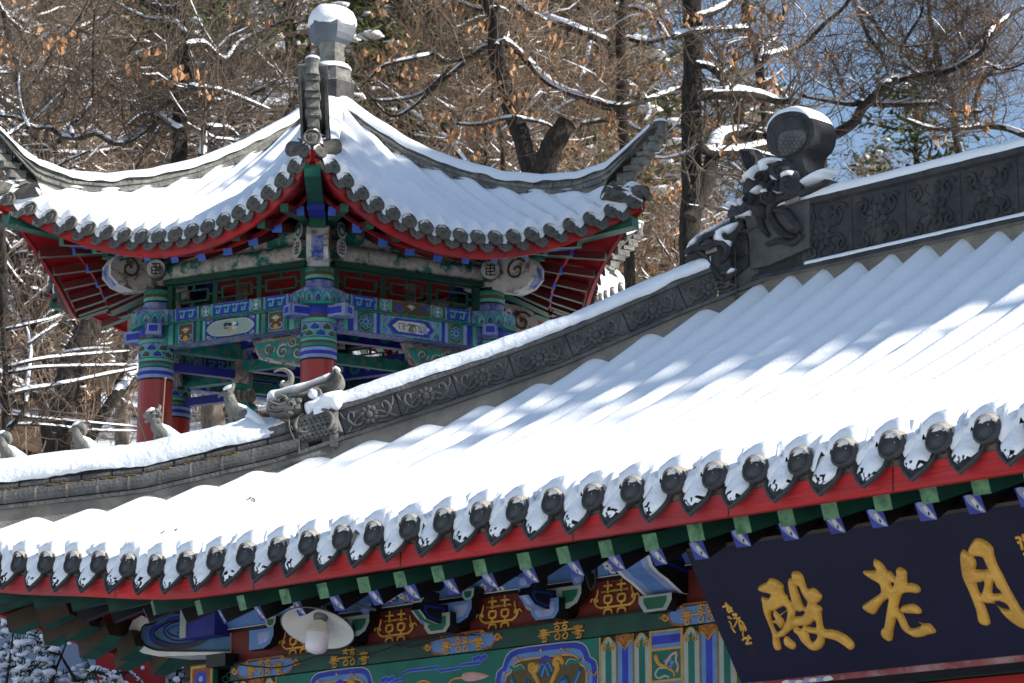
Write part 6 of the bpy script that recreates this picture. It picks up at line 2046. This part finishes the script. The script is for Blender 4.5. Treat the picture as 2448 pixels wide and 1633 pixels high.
# ------------------------------------------------------------------ land
def gz(x, y):
    if y < 15.5:
        b = 0.
    elif y < 24:
        b = 3.9 * sstep(15.5, 24, y) ** 1.
    else:
        b = float(np.interp(y, [24, 40, 60, 90, 105, 140], [3.9, 9.6, 19.2, 36., 41., 38.]))
        f = 1 - .40 * sstep(-.03, .095, x / y)
        b = 3.9 + (b - 3.9) * f
    n = .9 * (vnoise(x * .12 + 20, y * .12) - .5) + .25 * (vnoise(x * .7 + 9, y * .7 + 4) - .5)
    return b + n * sstep(24, 34, y)
m = MB()
ys = np.concatenate([np.linspace(-30, 14, 8), np.linspace(15, 60, 90), np.linspace(61, 140, 60)])
m.grid([[V(x, y, gz(x, y)) for x in np.linspace(-1, 1, 121) * (16 + max(y, 0) * .42)] for y in ys])
tag(m.build('ground', 'litter', None, True), 'snowy hillside covered with brown leaf litter', 'ground', kind='structure')

m = MB()  # unseen snow sheet, added to bounce light up under the hall eave
m.grid([[V(x, y, .03 + .05 * vnoise(x * .5 + 30, y * .5 + 30)) for x in np.linspace(-26, 26, 60)] for y in np.linspace(-30, 16.2, 60)])
tag(m.build('courtyard', 'ground_snow', None, True), 'unseen snow covered courtyard in front of the hall, added to bounce light', 'courtyard', kind='structure')

m = MB()
m.grid([[V(x, y, gz(x, y) + .06 + .05 * vnoise(x * .6 + 8, y * .6)) for x in np.linspace(-16, 12, 90)] for y in np.linspace(16.2, 37, 80)])
tag(m.build('snow_field', 'ground_snow', None, True), 'snow on the rise round the pavilion', 'snow', kind='structure')

# ------------------------------------------------------------------ trees
def wiggle(p, d, L, n, amp, q, up=0.):
    """a crooked path"""
    pts = [V(p)]
    d = nrm(V(d))
    for i in range(n):
        d = nrm(d + V(q.gauss(0, amp), q.gauss(0, amp), q.gauss(0, amp) + up))
        pts.append(pts[-1] + d * L / n)
    return pts
def snow_on(mb, path, rad, q, dens=.75, thick=1.):
    """snow lying along the upper side of a limb, broken into runs"""
    run = []
    def flush():
        if len(run) > 1:
            P = []
            for i, (p, r, t) in enumerate(run):
                side = nrm(np.cross(t, V(0, 0, 1)))
                upv = nrm(np.cross(side, t))
                e = .35 if i in (0, len(run) - 1) else 1.
                th = (r * .55 + .01) * e * thick * q.uniform(.7, 1.25)
                P.append([p + side * r * .95 * e + upv * r * .25, p + side * r * .62 + upv * (r * .75 + th * .8), p + upv * (r * .95 + th), p - side * r * .62 + upv * (r * .75 + th * .8), p - side * r * .95 * e + upv * r * .25])
            mb.grid(P)
        run.clear()
    for i in range(len(path)):
        t = nrm(path[min(i + 1, len(path) - 1)] - path[max(i - 1, 0)])
        if abs(t[2]) > .8 or q.random() > dens:
            flush()
            continue
        run.append((path[i], rad[i], t))
    flush()
def leaf(mb, c, s, q):
    """one curled dead oak leaf hanging down"""
    a = q.uniform(0, 2 * pi)
    u_ = V(cos(a), sin(a), q.uniform(-.3, .3))
    w = nrm(V(q.uniform(-.5, .5), q.uniform(-.5, .5), -1))
    nn = nrm(np.cross(u_, w))
    u_ = np.cross(w, nn)
    mb.add([c, c + u_ * s * .4 + w * s * .35 + nn * s * .2, c + u_ * s * .3 + w * s * .8 + nn * s * .1, c + w * s * 1.1 - nn * s * .15, c - u_ * s * .3 + w * s * .8 + nn * s * .1, c - u_ * s * .4 + w * s * .35 + nn * s * .2], [(0, 1, 2, 3), (0, 3, 4, 5)], 0)
def twigs(mb, ms, ml, p, d, L, r, lev, q, lf=0., wide=1.):
    n = 5 if lev else 3
    pts = wiggle(p, d, L, n, .24, q, .05)
    rr = [r * (1 - .75 * i / n) for i in range(n + 1)]
    mb.tube(pts, rr, 4 if lev > 1 else 3, 0, caps=False)
    if ms is not None and r > .009:
        snow_on(ms, pts, rr, q, .72, 1.2)
    if lev > 0:
        for i in range(q.randint(4, 6) if lev > 1 else q.randint(3, 5)):
            t = q.uniform(.2, 1.)
            k = min(int(t * n), n - 1)
            f = t * n - k
            b = pts[k] * (1 - f) + pts[k + 1] * f
            ax = nrm(pts[k + 1] - pts[k])
            dv = nrm(ax * q.uniform(.35, .9) + nrm(V(q.gauss(0, 1), q.gauss(0, 1), q.gauss(.25, .7))) * wide)
            twigs(mb, ms, ml, b, dv, L * q.uniform(.42, .68), max(r * .55, .0032), lev - 1, q, lf, wide)
    elif ml is not None and q.random() < lf * .06:
        for j in range(q.randint(4, 9)):
            leaf(ml, pts[-1] + V(q.gauss(0, .07), q.gauss(0, .07), q.gauss(-.02, .06)), q.uniform(.05, .095), q)
def at(x, y, D):
    """point of the picture at distance D (along the ground)"""
    r = ray(x, y)
    return V(0, 0, CAMZ) + r * (D / r[1])

def traced_tree(name, label, trunk, limbs, D, seed, bark='bark', group=None, lf=.15, dens=1., snow=.8, low=True):
    """trunk / limbs: ([(x, y) picture points], width0, width1) at distance D; each limb bears its own twigs"""
    q = random.Random(seed)
    m, mb_, mt, ms, ml = MB(), MB(), MB(), MB(), MB()
    def path(pts, dz):
        P = []
        for i, (x, y) in enumerate(pts):
            P.append(at(x, y, D + dz * sin(i * .9 + seed) + dz * .5 * i / max(len(pts) - 1, 1)))
        return spline(P, [1] * len(P), 4)[0]
    def rad(w0, w1, n, P):
        return [1.2 * (w0 + (w1 - w0) * i / (n - 1)) / 2 / FPX * D * (1 + .08 * q.uniform(-1, 1)) for i in range(n)]
    base = None
    for pts, w0, w1 in trunk:
        P = path(pts, .15)
        rr = rad(w0, w1, len(P), P)
        if base is None:
            g = gz(P[0][0], P[0][1])
            if P[0][2] > g - .1 and low:
                ext = [V(P[0][0] + .1, P[0][1], g - .3), V(P[0][0] + .05, P[0][1], (g + P[0][2]) / 2)]
                P = ext + P
                rr = [rr[0] * 1.35, rr[0] * 1.1] + rr
            base = P[0]
        m.tube(P, rr, 10, 0)
        for i in range(int(2 * dens)):
            pass
        # snow caught on the windward side of the trunk
        if snow > .5:
            snow_on(ms, P, rr, q, .6, .7)
    for pts, w0, w1 in limbs:
        P = path(pts, .5)
        rr = rad(w0, w1, len(P), P)
        mb_.tube(P, rr, 8, 0)
        snow_on(ms, P, rr, q, .97, .8)
        L_ = sum(np.linalg.norm(P[i + 1] - P[i]) for i in range(len(P) - 1))
        for j in range(int(L_ * 5.2 * dens) + 2):
            i = q.randrange(0, len(P) - 1)
            t = nrm(P[i + 1] - P[i])
            dv = nrm(t * q.uniform(-.2, .7) + V(q.gauss(0, .6), q.gauss(0, .6), q.gauss(.45, .55)))
            twigs(mt, ms if j % 2 else None, ml, P[i], dv, q.uniform(.5, 1.3), min(max(rr[i] * .35, .007), .018), 2, q, lf)
    root = empty(name, tuple(base), 0, label, 'tree', group)
    off = tuple(-base)
    m.build('trunk', bark, root, True, 1., off)
    if mb_.f: mb_.build('limb', bark, root, True, 1., off)
    if mt.f: mt.build('twigs', 'twig_dark' if bark == 'bark' and seed % 2 else 'twig', root, False, 1., off)
    if ms.f: ms.build('snow_cover', 'snow', root, True, 1., off)
    if ml.f: ml.build('dead_leaves', 'leaf_brown', root, False, 1., off)
    return root
Z1 = lambda *p: [(x * .3475, y * .3475) for x, y in p]
Z2 = lambda *p: [(816 + x * .3475, y * .3475) for x, y in p]
Z3 = lambda *p: [(1632 + x * .3475, y * .3475) for x, y in p]
Z4 = lambda *p: [(x * .3475, 545 + y * .3475) for x, y in p]
traced_tree('oak_tree', 'crooked oak with a mossy stump-like trunk and long snowy bough left of the ball finial',
    [(Z1((1225, 1180), (1240, 1000), (1235, 850), (1240, 690), (1280, 560), (1262, 450), (1290, 300), (1270, 160), (1230, 80), (1100, 60), (1000, 20), (900, -120)), 34, 14)],
    [(Z1((1250, 900), (1180, 860), (1090, 800), (1060, 870), (980, 910), (880, 970), (780, 985), (660, 920), (560, 950), (440, 940), (330, 880), (240, 880), (110, 810), (-60, 790)), 15, 8),
     (Z1((1240, 640), (1140, 720), (1060, 770), (990, 800)), 13, 6),
     (Z1((1190, 600), (1300, 620), (1440, 690), (1560, 680), (1700, 660), (1900, 560)), 14, 6),
     (Z1((1300, 600), (1500, 620), (1690, 690), (1860, 760)), 13, 7),
     (Z1((1390, 1100), (1400, 980), (1420, 800), (1460, 700), (1550, 450), (1610, 200)), 18, 6),
     (Z1((1430, 880), (1560, 880), (1640, 940)), 12, 6),
     (Z1((1280, 320), (1400, 300), (1540, 410), (1640, 300), (1850, 190), (2000, 130)), 14, 4),
     (Z1((1280, 230), (1180, 140), (1000, 120), (800, 20)), 10, 4),
     (Z1((500, 930), (490, 860), (570, 790), (630, 680), (640, 520), (640, 240), (655, 60)), 9, 3),
     (Z1((200, 880), (150, 750), (130, 560), (150, 350)), 7, 3),
     (Z1((40, 940), (160, 860), (300, 760), (420, 640)), 8, 4)], 29.5, 11, lf=.12, dens=1.5)
traced_tree('oak_tree', 'oak with a straight leaning trunk and brown leaves just right of the ball finial',
    [(Z2((1300, 1150), (1240, 950), (1190, 800), (1130, 620), (1080, 450), (1060, 300), (1070, 120), (1000, 0), (980, -200)), 42, 30)],
    [(Z2((1070, 330), (1120, 290), (1240, 380), (1380, 530), (1520, 620), (1700, 680), (1900, 730), (2100, 690), (2330, 610), (2500, 560)), 17, 9),
     (Z2((1120, 290), (980, 330), (880, 400), (720, 420), (630, 370), (560, 390), (300, 450), (180, 560)), 13, 6),
     (Z2((1040, 60), (1100, 60), (1150, 110), (1150, 220), (1120, 290)), 9, 10),
     (Z2((1060, 60), (940, 60), (780, 0), (700, -40)), 9, 5),
     (Z2((740, 470), (640, 580), (520, 660), (340, 690), (230, 690)), 9, 6),
     (Z2((850, 430), (620, 620), (500, 730), (340, 800), (180, 640)), 9, 4),
     (Z2((1190, 810), (1100, 820), (930, 860), (790, 850)), 9, 6),
     (Z2((1200, 810), (1400, 850), (1480, 900)), 9, 5)], 30.5, 12, lf=.55, dens=1.35)
traced_tree('oak_tree', 'oak with a heavy bough sloping down to the right across blue sky gaps',
    [(Z2((1960, 1080), (1950, 1000), (1930, 800), (1930, 500), (1920, 200), (1950, 0), (1960, -200)), 25, 20)],
    [(Z2((1090, -60), (1260, 60), (1400, 130), (1560, 180), (1750, 260), (1830, 310), (1860, 450), (1930, 560)), 22, 15),
     (Z2((1860, 450), (1720, 300), (1690, 430), (1650, 560), (1740, 480)), 12, 6),
     (Z2((1920, 250), (2100, 290), (2250, 260), (2400, 240)), 12, 6),
     (Z2((1950, 60), (2050, 60), (2160, 130), (2250, 260)), 12, 6),
     (Z2((1930, 560), (2060, 640), (2120, 760), (2090, 840)), 12, 8),
     (Z2((1640, 860), (1800, 830), (1940, 840), (2060, 900)), 11, 7),
     (Z2((1930, 760), (1800, 740), (1640, 680), (1540, 660)), 11, 6)], 33, 14, bark='bark', lf=.4, dens=1.2)
traced_tree('tree_stump', 'broad broken snow dusted stump rising behind the upswept right ridge',
    [(Z2((1390, 1220), (1420, 1080), (1470, 970), (1550, 850)), 52, 44)], [], 30, 15, dens=.3)
traced_tree('oak_tree', 'thick dark upright oak trunk left of the round ridge ornament',
    [(Z3((50, 1700), (50, 1568), (60, 1300), (60, 1000), (60, 700), (75, 300), (60, 0), (70, -200)), 46, 40)],
    [(Z3((50, 1500), (170, 1250), (230, 980), (330, 920), (580, 940), (680, 930)), 34, 26),
     (Z3((90, 660), (350, 640), (500, 650), (640, 690), (800, 700)), 24, 14),
     (Z3((-60, 260), (0, 230), (180, 210), (400, 200), (440, 190)), 12, 12),
     (Z3((90, 450), (200, 470), (330, 620), (370, 720), (390, 850)), 16, 11),
     (Z3((110, 1000), (200, 1050), (420, 1030), (600, 990)), 22, 14),
     (Z3((100, 120), (260, 60), (400, -40)), 16, 8)], 29, 17, lf=.25, dens=1.1)
traced_tree('oak_tree', 'slim dark oak stem standing just above the round ridge ornament',
    [(Z3((590, 1000), (580, 870), (560, 700), (530, 500), (510, 350), (440, 180), (430, 0), (430, -200)), 22, 17)],
    [(Z3((530, 430), (560, 330), (640, 260), (690, 150), (690, 20)), 10, 5),
     (Z3((560, 390), (700, 350), (740, 340), (860, 280), (980, 160), (1100, 60), (1180, -60)), 13, 8),
     (Z3((560, 550), (640, 590), (740, 710)), 8, 6)], 31, 18, lf=.2, dens=1.2)
traced_tree('oak_tree', 'wide spreading oak whose snowy limbs fan out over the main ridge at the right',
    [(Z3((960, 1260), (960, 980), (1060, 920), (1180, 840), (1240, 740), (1370, 620), (1430, 560)), 26, 20)],
    [(Z3((1430, 560), (1620, 510), (1750, 500), (1870, 470), (1990, 400), (2080, 330), (2130, 200), (2220, 130), (2360, 40)), 17, 8),
     (Z3((1430, 560), (1390, 400), (1280, 250), (1200, 60), (1180, -60)), 12, 6),
     (Z3((1180, 720), (930, 680), (820, 660)), 12, 6),
     (Z3((1200, 710), (1500, 720), (1750, 710), (1850, 760), (2050, 770)), 14, 6),
     (Z3((1200, 60), (1300, 130), (1420, 280), (1530, 320), (1700, 300)), 9, 4),
     (Z3((1620, 510), (1500, 380), (1560, 230), (1640, 100), (1660, -40)), 9, 4),
     (Z3((1870, 470), (2030, 420), (2200, 480), (2380, 420)), 10, 5),
     (Z3((1990, 400), (1900, 230), (1880, 60), (1890, -60)), 8, 4),
     (Z3((1240, 740), (1120, 640), (1060, 480), (980, 330)), 9, 4),
     (Z3((2350, 930), (2200, 880), (2050, 870), (1900, 890), (1700, 880), (1500, 810)), 13, 7)], 32, 19, lf=.1, dens=2.)
traced_tree('oak_tree', 'thin forked oak at the far right above the long ridge',
    [(Z3((1930, 1150), (1880, 950), (1860, 700), (1790, 500), (1740, 300), (1700, 100), (1690, -100)), 16, 8)],
    [(Z3((1860, 700), (1980, 560), (2100, 520), (2300, 480)), 9, 5), (Z3((2030, 860), (2010, 720), (2060, 560), (2200, 420), (2340, 250)), 10, 4),
     (Z3((1740, 300), (1900, 160), (2080, 60), (2200, -80)), 8, 4), (Z3((1800, 520), (1650, 420), (1500, 360)), 7, 3)], 36, 20, lf=.06, dens=2.4)
traced_tree('oak_tree', 'stout leaning oak trunk left of the left red column',
    [(Z4((380, 1640), (390, 1568), (440, 1200), (480, 1000), (560, 800), (640, 640), (700, 400)), 56, 48)],
    [(Z4((560, 1560), (640, 1400), (780, 1180), (860, 1080), (940, 960), (1050, 780)), 26, 18),
     (Z4((780, 1180), (860, 900), (900, 700)), 16, 10)], 31, 22, lf=.3, dens=.3)
traced_tree('larch_tree', 'dark thin tree with long level snowy branches at the left edge below the pavilion eave',
    [(Z4((40, 1640), (50, 1568), (45, 1300), (50, 1000), (30, 700), (20, 300), (0, -100)), 24, 18)],
    [(Z4((60, 1380), (170, 1250), (190, 1050), (210, 800), (130, 560), (60, 350)), 12, 4),
     (Z4((50, 1160), (160, 1120), (400, 1080), (680, 1020), (940, 970)), 11, 5),
     (Z4((60, 960), (250, 910), (500, 880), (890, 850)), 8, 4),
     (Z4((60, 1000), (300, 960), (700, 950), (940, 945)), 7, 4),
     (Z4((60, 1350), (350, 1360), (600, 1390), (940, 1400)), 6, 3), (Z4((60, 1290), (500, 1330), (940, 1370)), 5, 3),
     (Z4((40, 700), (300, 640), (420, 600)), 7, 3), (Z4((200, 800), (300, 720), (400, 660)), 6, 3)], 28.5, 23, lf=.05, dens=.25)
traced_tree('oak_tree', 'pale barked trunk close behind the left red column',
    [(Z4((850, 1640), (840, 1500), (830, 1280), (850, 1120), (830, 960), (860, 700)), 30, 22)],
    [(Z4((830, 1200), (900, 1230), (1000, 1280)), 16, 10)], 33, 25, bark='bark_pale', lf=.3, dens=.5)
traced_tree('oak_tree', 'brown trunk seen under the pavilion beams between the bird and the red column',
    [(Z4((1450, 1640), (1470, 1400), (1460, 1200), (1500, 900)), 52, 44)],
    [(Z4((1460, 1380), (1540, 1260), (1600, 1200)), 14, 8), (Z4((1400, 1400), (1520, 1330), (1620, 1320)), 9, 5)], 33, 26, bark='bark_pale', lf=.2, dens=1.2)

# --- woodland further up the slope: three grown oaks, copied
def grown_oak(seed, H, lf):
    q = random.Random(seed)
    m, mt, ms, ml = MB(), MB(), MB(), MB()
    P = wiggle((0, 0, -.3), (q.uniform(-.15, .15), q.uniform(-.1, .1), 1), H * .8, 9, .1, q, .08)
    rr = [.16 * (1 - .8 * i / 9) * H / 7 for i in range(10)]
    m.tube(P, rr, 8, 0)
    for k in range(15):
        t = q.uniform(.22, 1.)
        i = min(int(t * 9), 8)
        az = k * 2.4 + q.uniform(-.5, .5)
        d = V(cos(az), sin(az), q.uniform(-.05, .9))
        Lp = H * q.uniform(.28, .5) * (1.15 - t * .5)
        Q_ = wiggle(P[i], d, Lp, 8, .2, q, .03)
        rq = [max(rr[i] * .5 * (1 - .8 * j / 8), .012) for j in range(9)]
        m.tube(Q_, rq, 6, 0)
        snow_on(ms, Q_, rq, q, .95, 1.)
        for j in range(11):
            b = q.randrange(1, 8)
            tdir = nrm(Q_[b + 1] - Q_[b])
            dv = nrm(tdir * q.uniform(.0, .8) + V(q.gauss(0, .7), q.gauss(0, .7), q.gauss(.4, .6)))
            twigs(mt, ms, ml, Q_[b], dv, q.uniform(.6, 1.4), max(rq[b] * .5, .009), 2, q, lf)
    return m, mt, ms, ml
protos = []
for s_, H, lf_ in ((31, 7.5, .12), (32, 6.5, .5), (33, 8.5, .04), (34, 6., .25)):
    m, mt, ms, ml = grown_oak(s_, H, lf_)
    protos.append([m.build('trunk', 'bark', None, True), mt.build('twigs', 'twig', None), ms.build('snow_cover', 'snow', None, True), ml.build('dead_leaves', 'leaf_brown', None)])
used = [False] * 4
def plant(x, y, k, sc, rz):
    root = empty('oak_tree', (x, y, gz(x, y)), rz, 'leafless oak among many alike on the snowy slope behind the pavilion', 'tree', 'bare oaks on the snowy slope')
    root.scale = (sc, sc, sc)
    for o in protos[k]:
        if not used[k]:
            o.parent = root
        else:
            c = o.copy(); COL.objects.link(c); c.parent = root
    used[k] = True
q = random.Random(77)
spots = []
tries = 0
while len(spots) < 40 and tries < 6000:
    tries += 1
    y = 37 + 42 * q.random() ** 1.2
    x = q.uniform(-.215, .215) * y
    if x / y > .0 and y > 46 and q.random() < .75: continue
    if all((x - a) ** 2 + (y - b) ** 2 > (1.6 + (y - 33) * .03) ** 2 for a, b in spots):
        spots.append((x, y))
for i, (x, y) in enumerate(spots):
    plant(x, y, (0, 2, 1, 0, 3, 2)[i % 6], q.uniform(.75, 1.15), q.uniform(0, 6.28))

# --- pines higher up
def pine(seed, H):
    q = random.Random(seed)
    m, mc, ms = MB(), MB(), MB()
    P = wiggle((0, 0, -.5), (0, 0, 1), H, 8, .03, q)
    m.tube(P, [.2 * (1 - .85 * i / 8) for i in range(9)], 8, 0)
    for k in range(70):
        t = q.uniform(.2, 1) ** .8
        i = min(int(t * 8), 7)
        az = k * 2.4
        L_ = (1.1 - t) * H * .30 + .5
        Q_ = wiggle(P[i] + (P[i + 1] - P[i]) * q.random(), (cos(az), sin(az), .15), L_, 4, .12, q)
        m.tube(Q_, [.035, .03, .022, .015, .01], 4, 0, caps=False)
        for j in range(34):
            b = Q_[q.randint(1, 4)] + V(q.gauss(0, .28), q.gauss(0, .28), q.gauss(.05, .16))
            a, el_ = q.uniform(0, 6.28), q.uniform(-.2, .9)
            d = V(cos(a) * cos(el_), sin(a) * cos(el_), sin(el_)) * q.uniform(.16, .32)
            w = nrm(np.cross(d, V(q.gauss(0, 1), q.gauss(0, 1), 1))) * q.uniform(.03, .06)
            mc.add([b - w, b + w, b + d + w * .4, b + d - w * .4], [(0, 1, 2, 3)], 0)
        if q.random() < .5:
            b = Q_[3]
            ms.ball(b + V(0, 0, .1), (q.uniform(.15, .35), q.uniform(.15, .3), .07), 0, 7, 4, .3, q)
    return [m.build('trunk', 'bark', None, True), mc.build('crown', 'pine', None), ms.build('snow_cover', 'snow', None, True)]
pp = [pine(51, 11), pine(52, 9)]
up_ = [False, False]
pq = random.Random(9)
pspots = [(-1.6, 47), (-.4, 50), (.9, 47.5), (-2.7, 53), (1.9, 55), (-.9, 56), (8.4, 60), (-6.4, 50), (-7.6, 56), (-9, 64), (-6, 58), (-3.5, 66), (-1.5, 60), (0.5, 68), (2, 61), (3.6, 70), (-12, 72), (-7.5, 74), (5.5, 64), (-4.8, 78), (-1, 80), (9.5, 76), (-14, 66), (-10, 84), (1.5, 86), (7.5, 82)]
for i, (x, y) in enumerate(pspots):
    r = empty('pine_tree', (x, y, gz(x, y)), pq.uniform(0, 6.28), 'green pine half hidden by bare oaks high on the slope', 'tree', 'pines high on the slope')
    sc = pq.uniform(.65, .95)
    r.scale = (sc, sc, sc)
    for o in pp[i % 2]:
        if not up_[i % 2]:
            o.parent = r
        else:
            c = o.copy(); COL.objects.link(c); c.parent = r
    up_[i % 2] = True

# --- a belt of dense evergreens right of the picture, whose shade falls across the ridge and the right of the pavilion
def evergreen(seed, H):
    q = random.Random(seed)
    m, mc = MB(), MB()
    m.tube(wiggle((0, 0, -.5), (0, 0, 1), H, 8, .02, q), [.2 * (1 - .85 * i / 8) for i in range(9)], 8, 0)
    for k in range(2600):
        t = q.random() ** .8
        z = H * (.15 + .85 * t)
        rr = (1 - t) ** .75 * H * .2 + .15
        a = q.uniform(0, 6.28)
        r = rr * q.random() ** .5
        b = V(r * cos(a), r * sin(a), z + q.gauss(0, .15))
        d = V(cos(a), sin(a), q.uniform(-.4, .5)) * q.uniform(.25, .5)
        w = nrm(np.cross(d, V(q.gauss(0, 1), q.gauss(0, 1), 1))) * q.uniform(.05, .12)
        mc.add([b - w, b + w, b + d + w * .3, b + d - w * .3], [(0, 1, 2, 3)], 0)
    return [m.build('trunk', 'bark', None, True), mc.build('crown', 'pine', None)]
ev = evergreen(71, 10.)
eu = False
eq = random.Random(3)
for a_, b in ((13.95, 5.9), (14.45, 6.7), (15.0, 7.3), (15.7, 8.0), (16.5, 8.9), (17.5, 9.4), (18.6, 10.9), (19.8, 11.9), (21., 12.6), (22.2, 13.3)):
    u_ = 8 + eq.uniform(-.5, .5)
    x, y = a_ * sin(SUN_AZ) + u_ * cos(SUN_AZ), a_ * cos(SUN_AZ) - u_ * sin(SUN_AZ)
    g = gz(x, y)
    r = empty('fir_tree', (x, y, g), eq.uniform(0, 6), 'dense dark fir in a belt on the rise right of the pavilion', 'tree', 'firs right of the pavilion')
    sc = (b + math.tan(SUN_EL) * u_ - g - .35) / 10.
    r.scale = (max(sc, .85), max(sc, .85), sc)
    for o in ev:
        if not eu:
            o.parent = r
        else:
            c = o.copy(); COL.objects.link(c); c.parent = r
    eu = True

# --- brushwood: countless thin shoots
m = MB()
q = random.Random(91)
for i in range(1300):
    y = 36 + 36 * q.random() ** 1.3
    x = q.uniform(-.2, .2) * y
    P = wiggle((x, y, gz(x, y) - .05), (q.gauss(0, .25), q.gauss(0, .25), 1), q.uniform(.6, 2.6), 4, .16, q)
    r = q.uniform(.005, .012) * y / 34
    m.tube(P, [r, r * .9, r * .75, r * .55, r * .3], 3, 0, caps=False)
    for j in range(3):
        b = q.randint(1, 3)
        m.tube(wiggle(P[b], (q.gauss(0, .7), q.gauss(0, .7), .8), q.uniform(.2, .8), 2, .2, q), [r * .6, r * .45, r * .3], 3, 0, caps=False)
tag(m.build('brushwood', 'twig', None), 'thin bare shoots and brushwood all over the snowy slope', 'brushwood', kind='stuff')

# ------------------------------------------------------------------ lower left corner: blue grey wall, red pillar, snowed-up yews
m = MB()
m.box((-4.9, 22.6, 2.5), (4.2, .3, 5.2), 0)
m.box((-4.9, 22.4, 4.55), (4.3, .2, .04), 0)
tag(m.build('rendered_wall', 'wall_blue', None), 'pale blue grey wall behind the snowy shrub at the lower left', 'wall')
m = MB()
m.box((-2.63, 20.6, 2.2), (.43, .43, 4.6), 0)
m.box((-2.63, 20.6, 4.5), (.55, .55, .1), 0)
tag(m.build('red_pillar', 'wall_red', None), 'flat red pillar under the corner of the hall eave', 'pillar')
def yew(x, y, H, seed, label):
    q = random.Random(seed)
    g = gz(x, y)
    m, mc, ms = MB(), MB(), MB()
    for k in range(34):
        az, el_ = q.uniform(0, 6.28), q.uniform(.25, 1.4)
        L_ = H * q.uniform(.6, 1.05) * (.55 + .45 * sin(el_))
        P = wiggle((0, 0, 0), (cos(az) * cos(el_), sin(az) * cos(el_), sin(el_)), L_, 7, .09, q)
        m.tube(P, [.03 * (1 - .8 * i / 7) for i in range(8)], 5, 0)
        for b in range(2, 8):
            for j in range(3):
                d = V(q.gauss(0, 1), q.gauss(0, 1), q.gauss(.3, .4))
                S = wiggle(P[b], d, q.uniform(.2, .42), 4, .12, q, -.03)
                m.tube(S, [.008, .007, .006, .005, .004], 3, 0, caps=False)
                for i in range(1, 5):
                    for t in range(7):
                        c = S[i - 1] + (S[i] - S[i - 1]) * t / 7
                        w = nrm(np.cross(S[i] - S[i - 1], V(q.gauss(0, 1), q.gauss(0, 1), q.gauss(0, 1))))
                        f = nrm(S[i] - S[i - 1])
                        mc.add([c - f * .005, c + f * .005, c + f * .014 + w * .035, c + f * .008 + w * .035], [(0, 1, 2, 3)], 0)
                if q.random() < .75:
                    for i in range(1, 5):
                        if q.random() < .8:
                            ms.ball(S[i] + V(0, 0, .01), (q.uniform(.02, .055), q.uniform(.02, .05), q.uniform(.014, .028)), 0, 7, 5, .35, q)
                elif q.random() < .8:
                    for i in range(1, 5):
                        ms.ball(S[i] + V(0, 0, .01), q.uniform(.012, .022), 0, 5, 4)
    r = empty('yew_shrub', (x, y, g), 0, label, 'shrub')
    m.build('stem', 'bark', r)
    mc.build('foliage', 'yew', r)
    ms.build('snow_cover', 'snow', r, True)
yew(-3.15, 19.3, 2.05, 61, 'snow laden dark evergreen shrub at the bottom left corner')
yew(-2.35, 21.5, 1.8, 62, 'snowy evergreen shrub peeping out right of the red pillar')
yew(-3.6, 20.6, 2.1, 63, 'taller snowy evergreen shrub between the blue grey wall and the red pillar')
# dry stalks standing in the snow before the left column
for pts, D, lab in ((((395, 905), (392, 950), (388, 1000), (386, 1040)), 18.3, 'dry upright stalk with a knobbed tip before the left red column'), (((310, 950), (330, 1000), (345, 1040), (356, 1075)), 18.3, 'dry slanting stalk left of the left red column')):
    m = MB()
    P = []
    for x, y in pts:
        p = hl(x, y, NH, DH - .45)                       # rooted in the snow of the hip ridge
        w = (HO[:2] + DX * p[0] + DY * p[1]) * U
        P.append(V(w[0], w[1], HZ + p[2] * U))
    P.append(P[-1] + V(0, 0, -.12))
    m.tube(P, [.004, .005, .006, .006, .007], 6, 0)
    m.ball(P[0], .009, 0, 7, 5)
    tag(m.build('dry_stalk', 'twig', None), lab, 'stalk')
# oak leaves hanging close behind the hall ridge
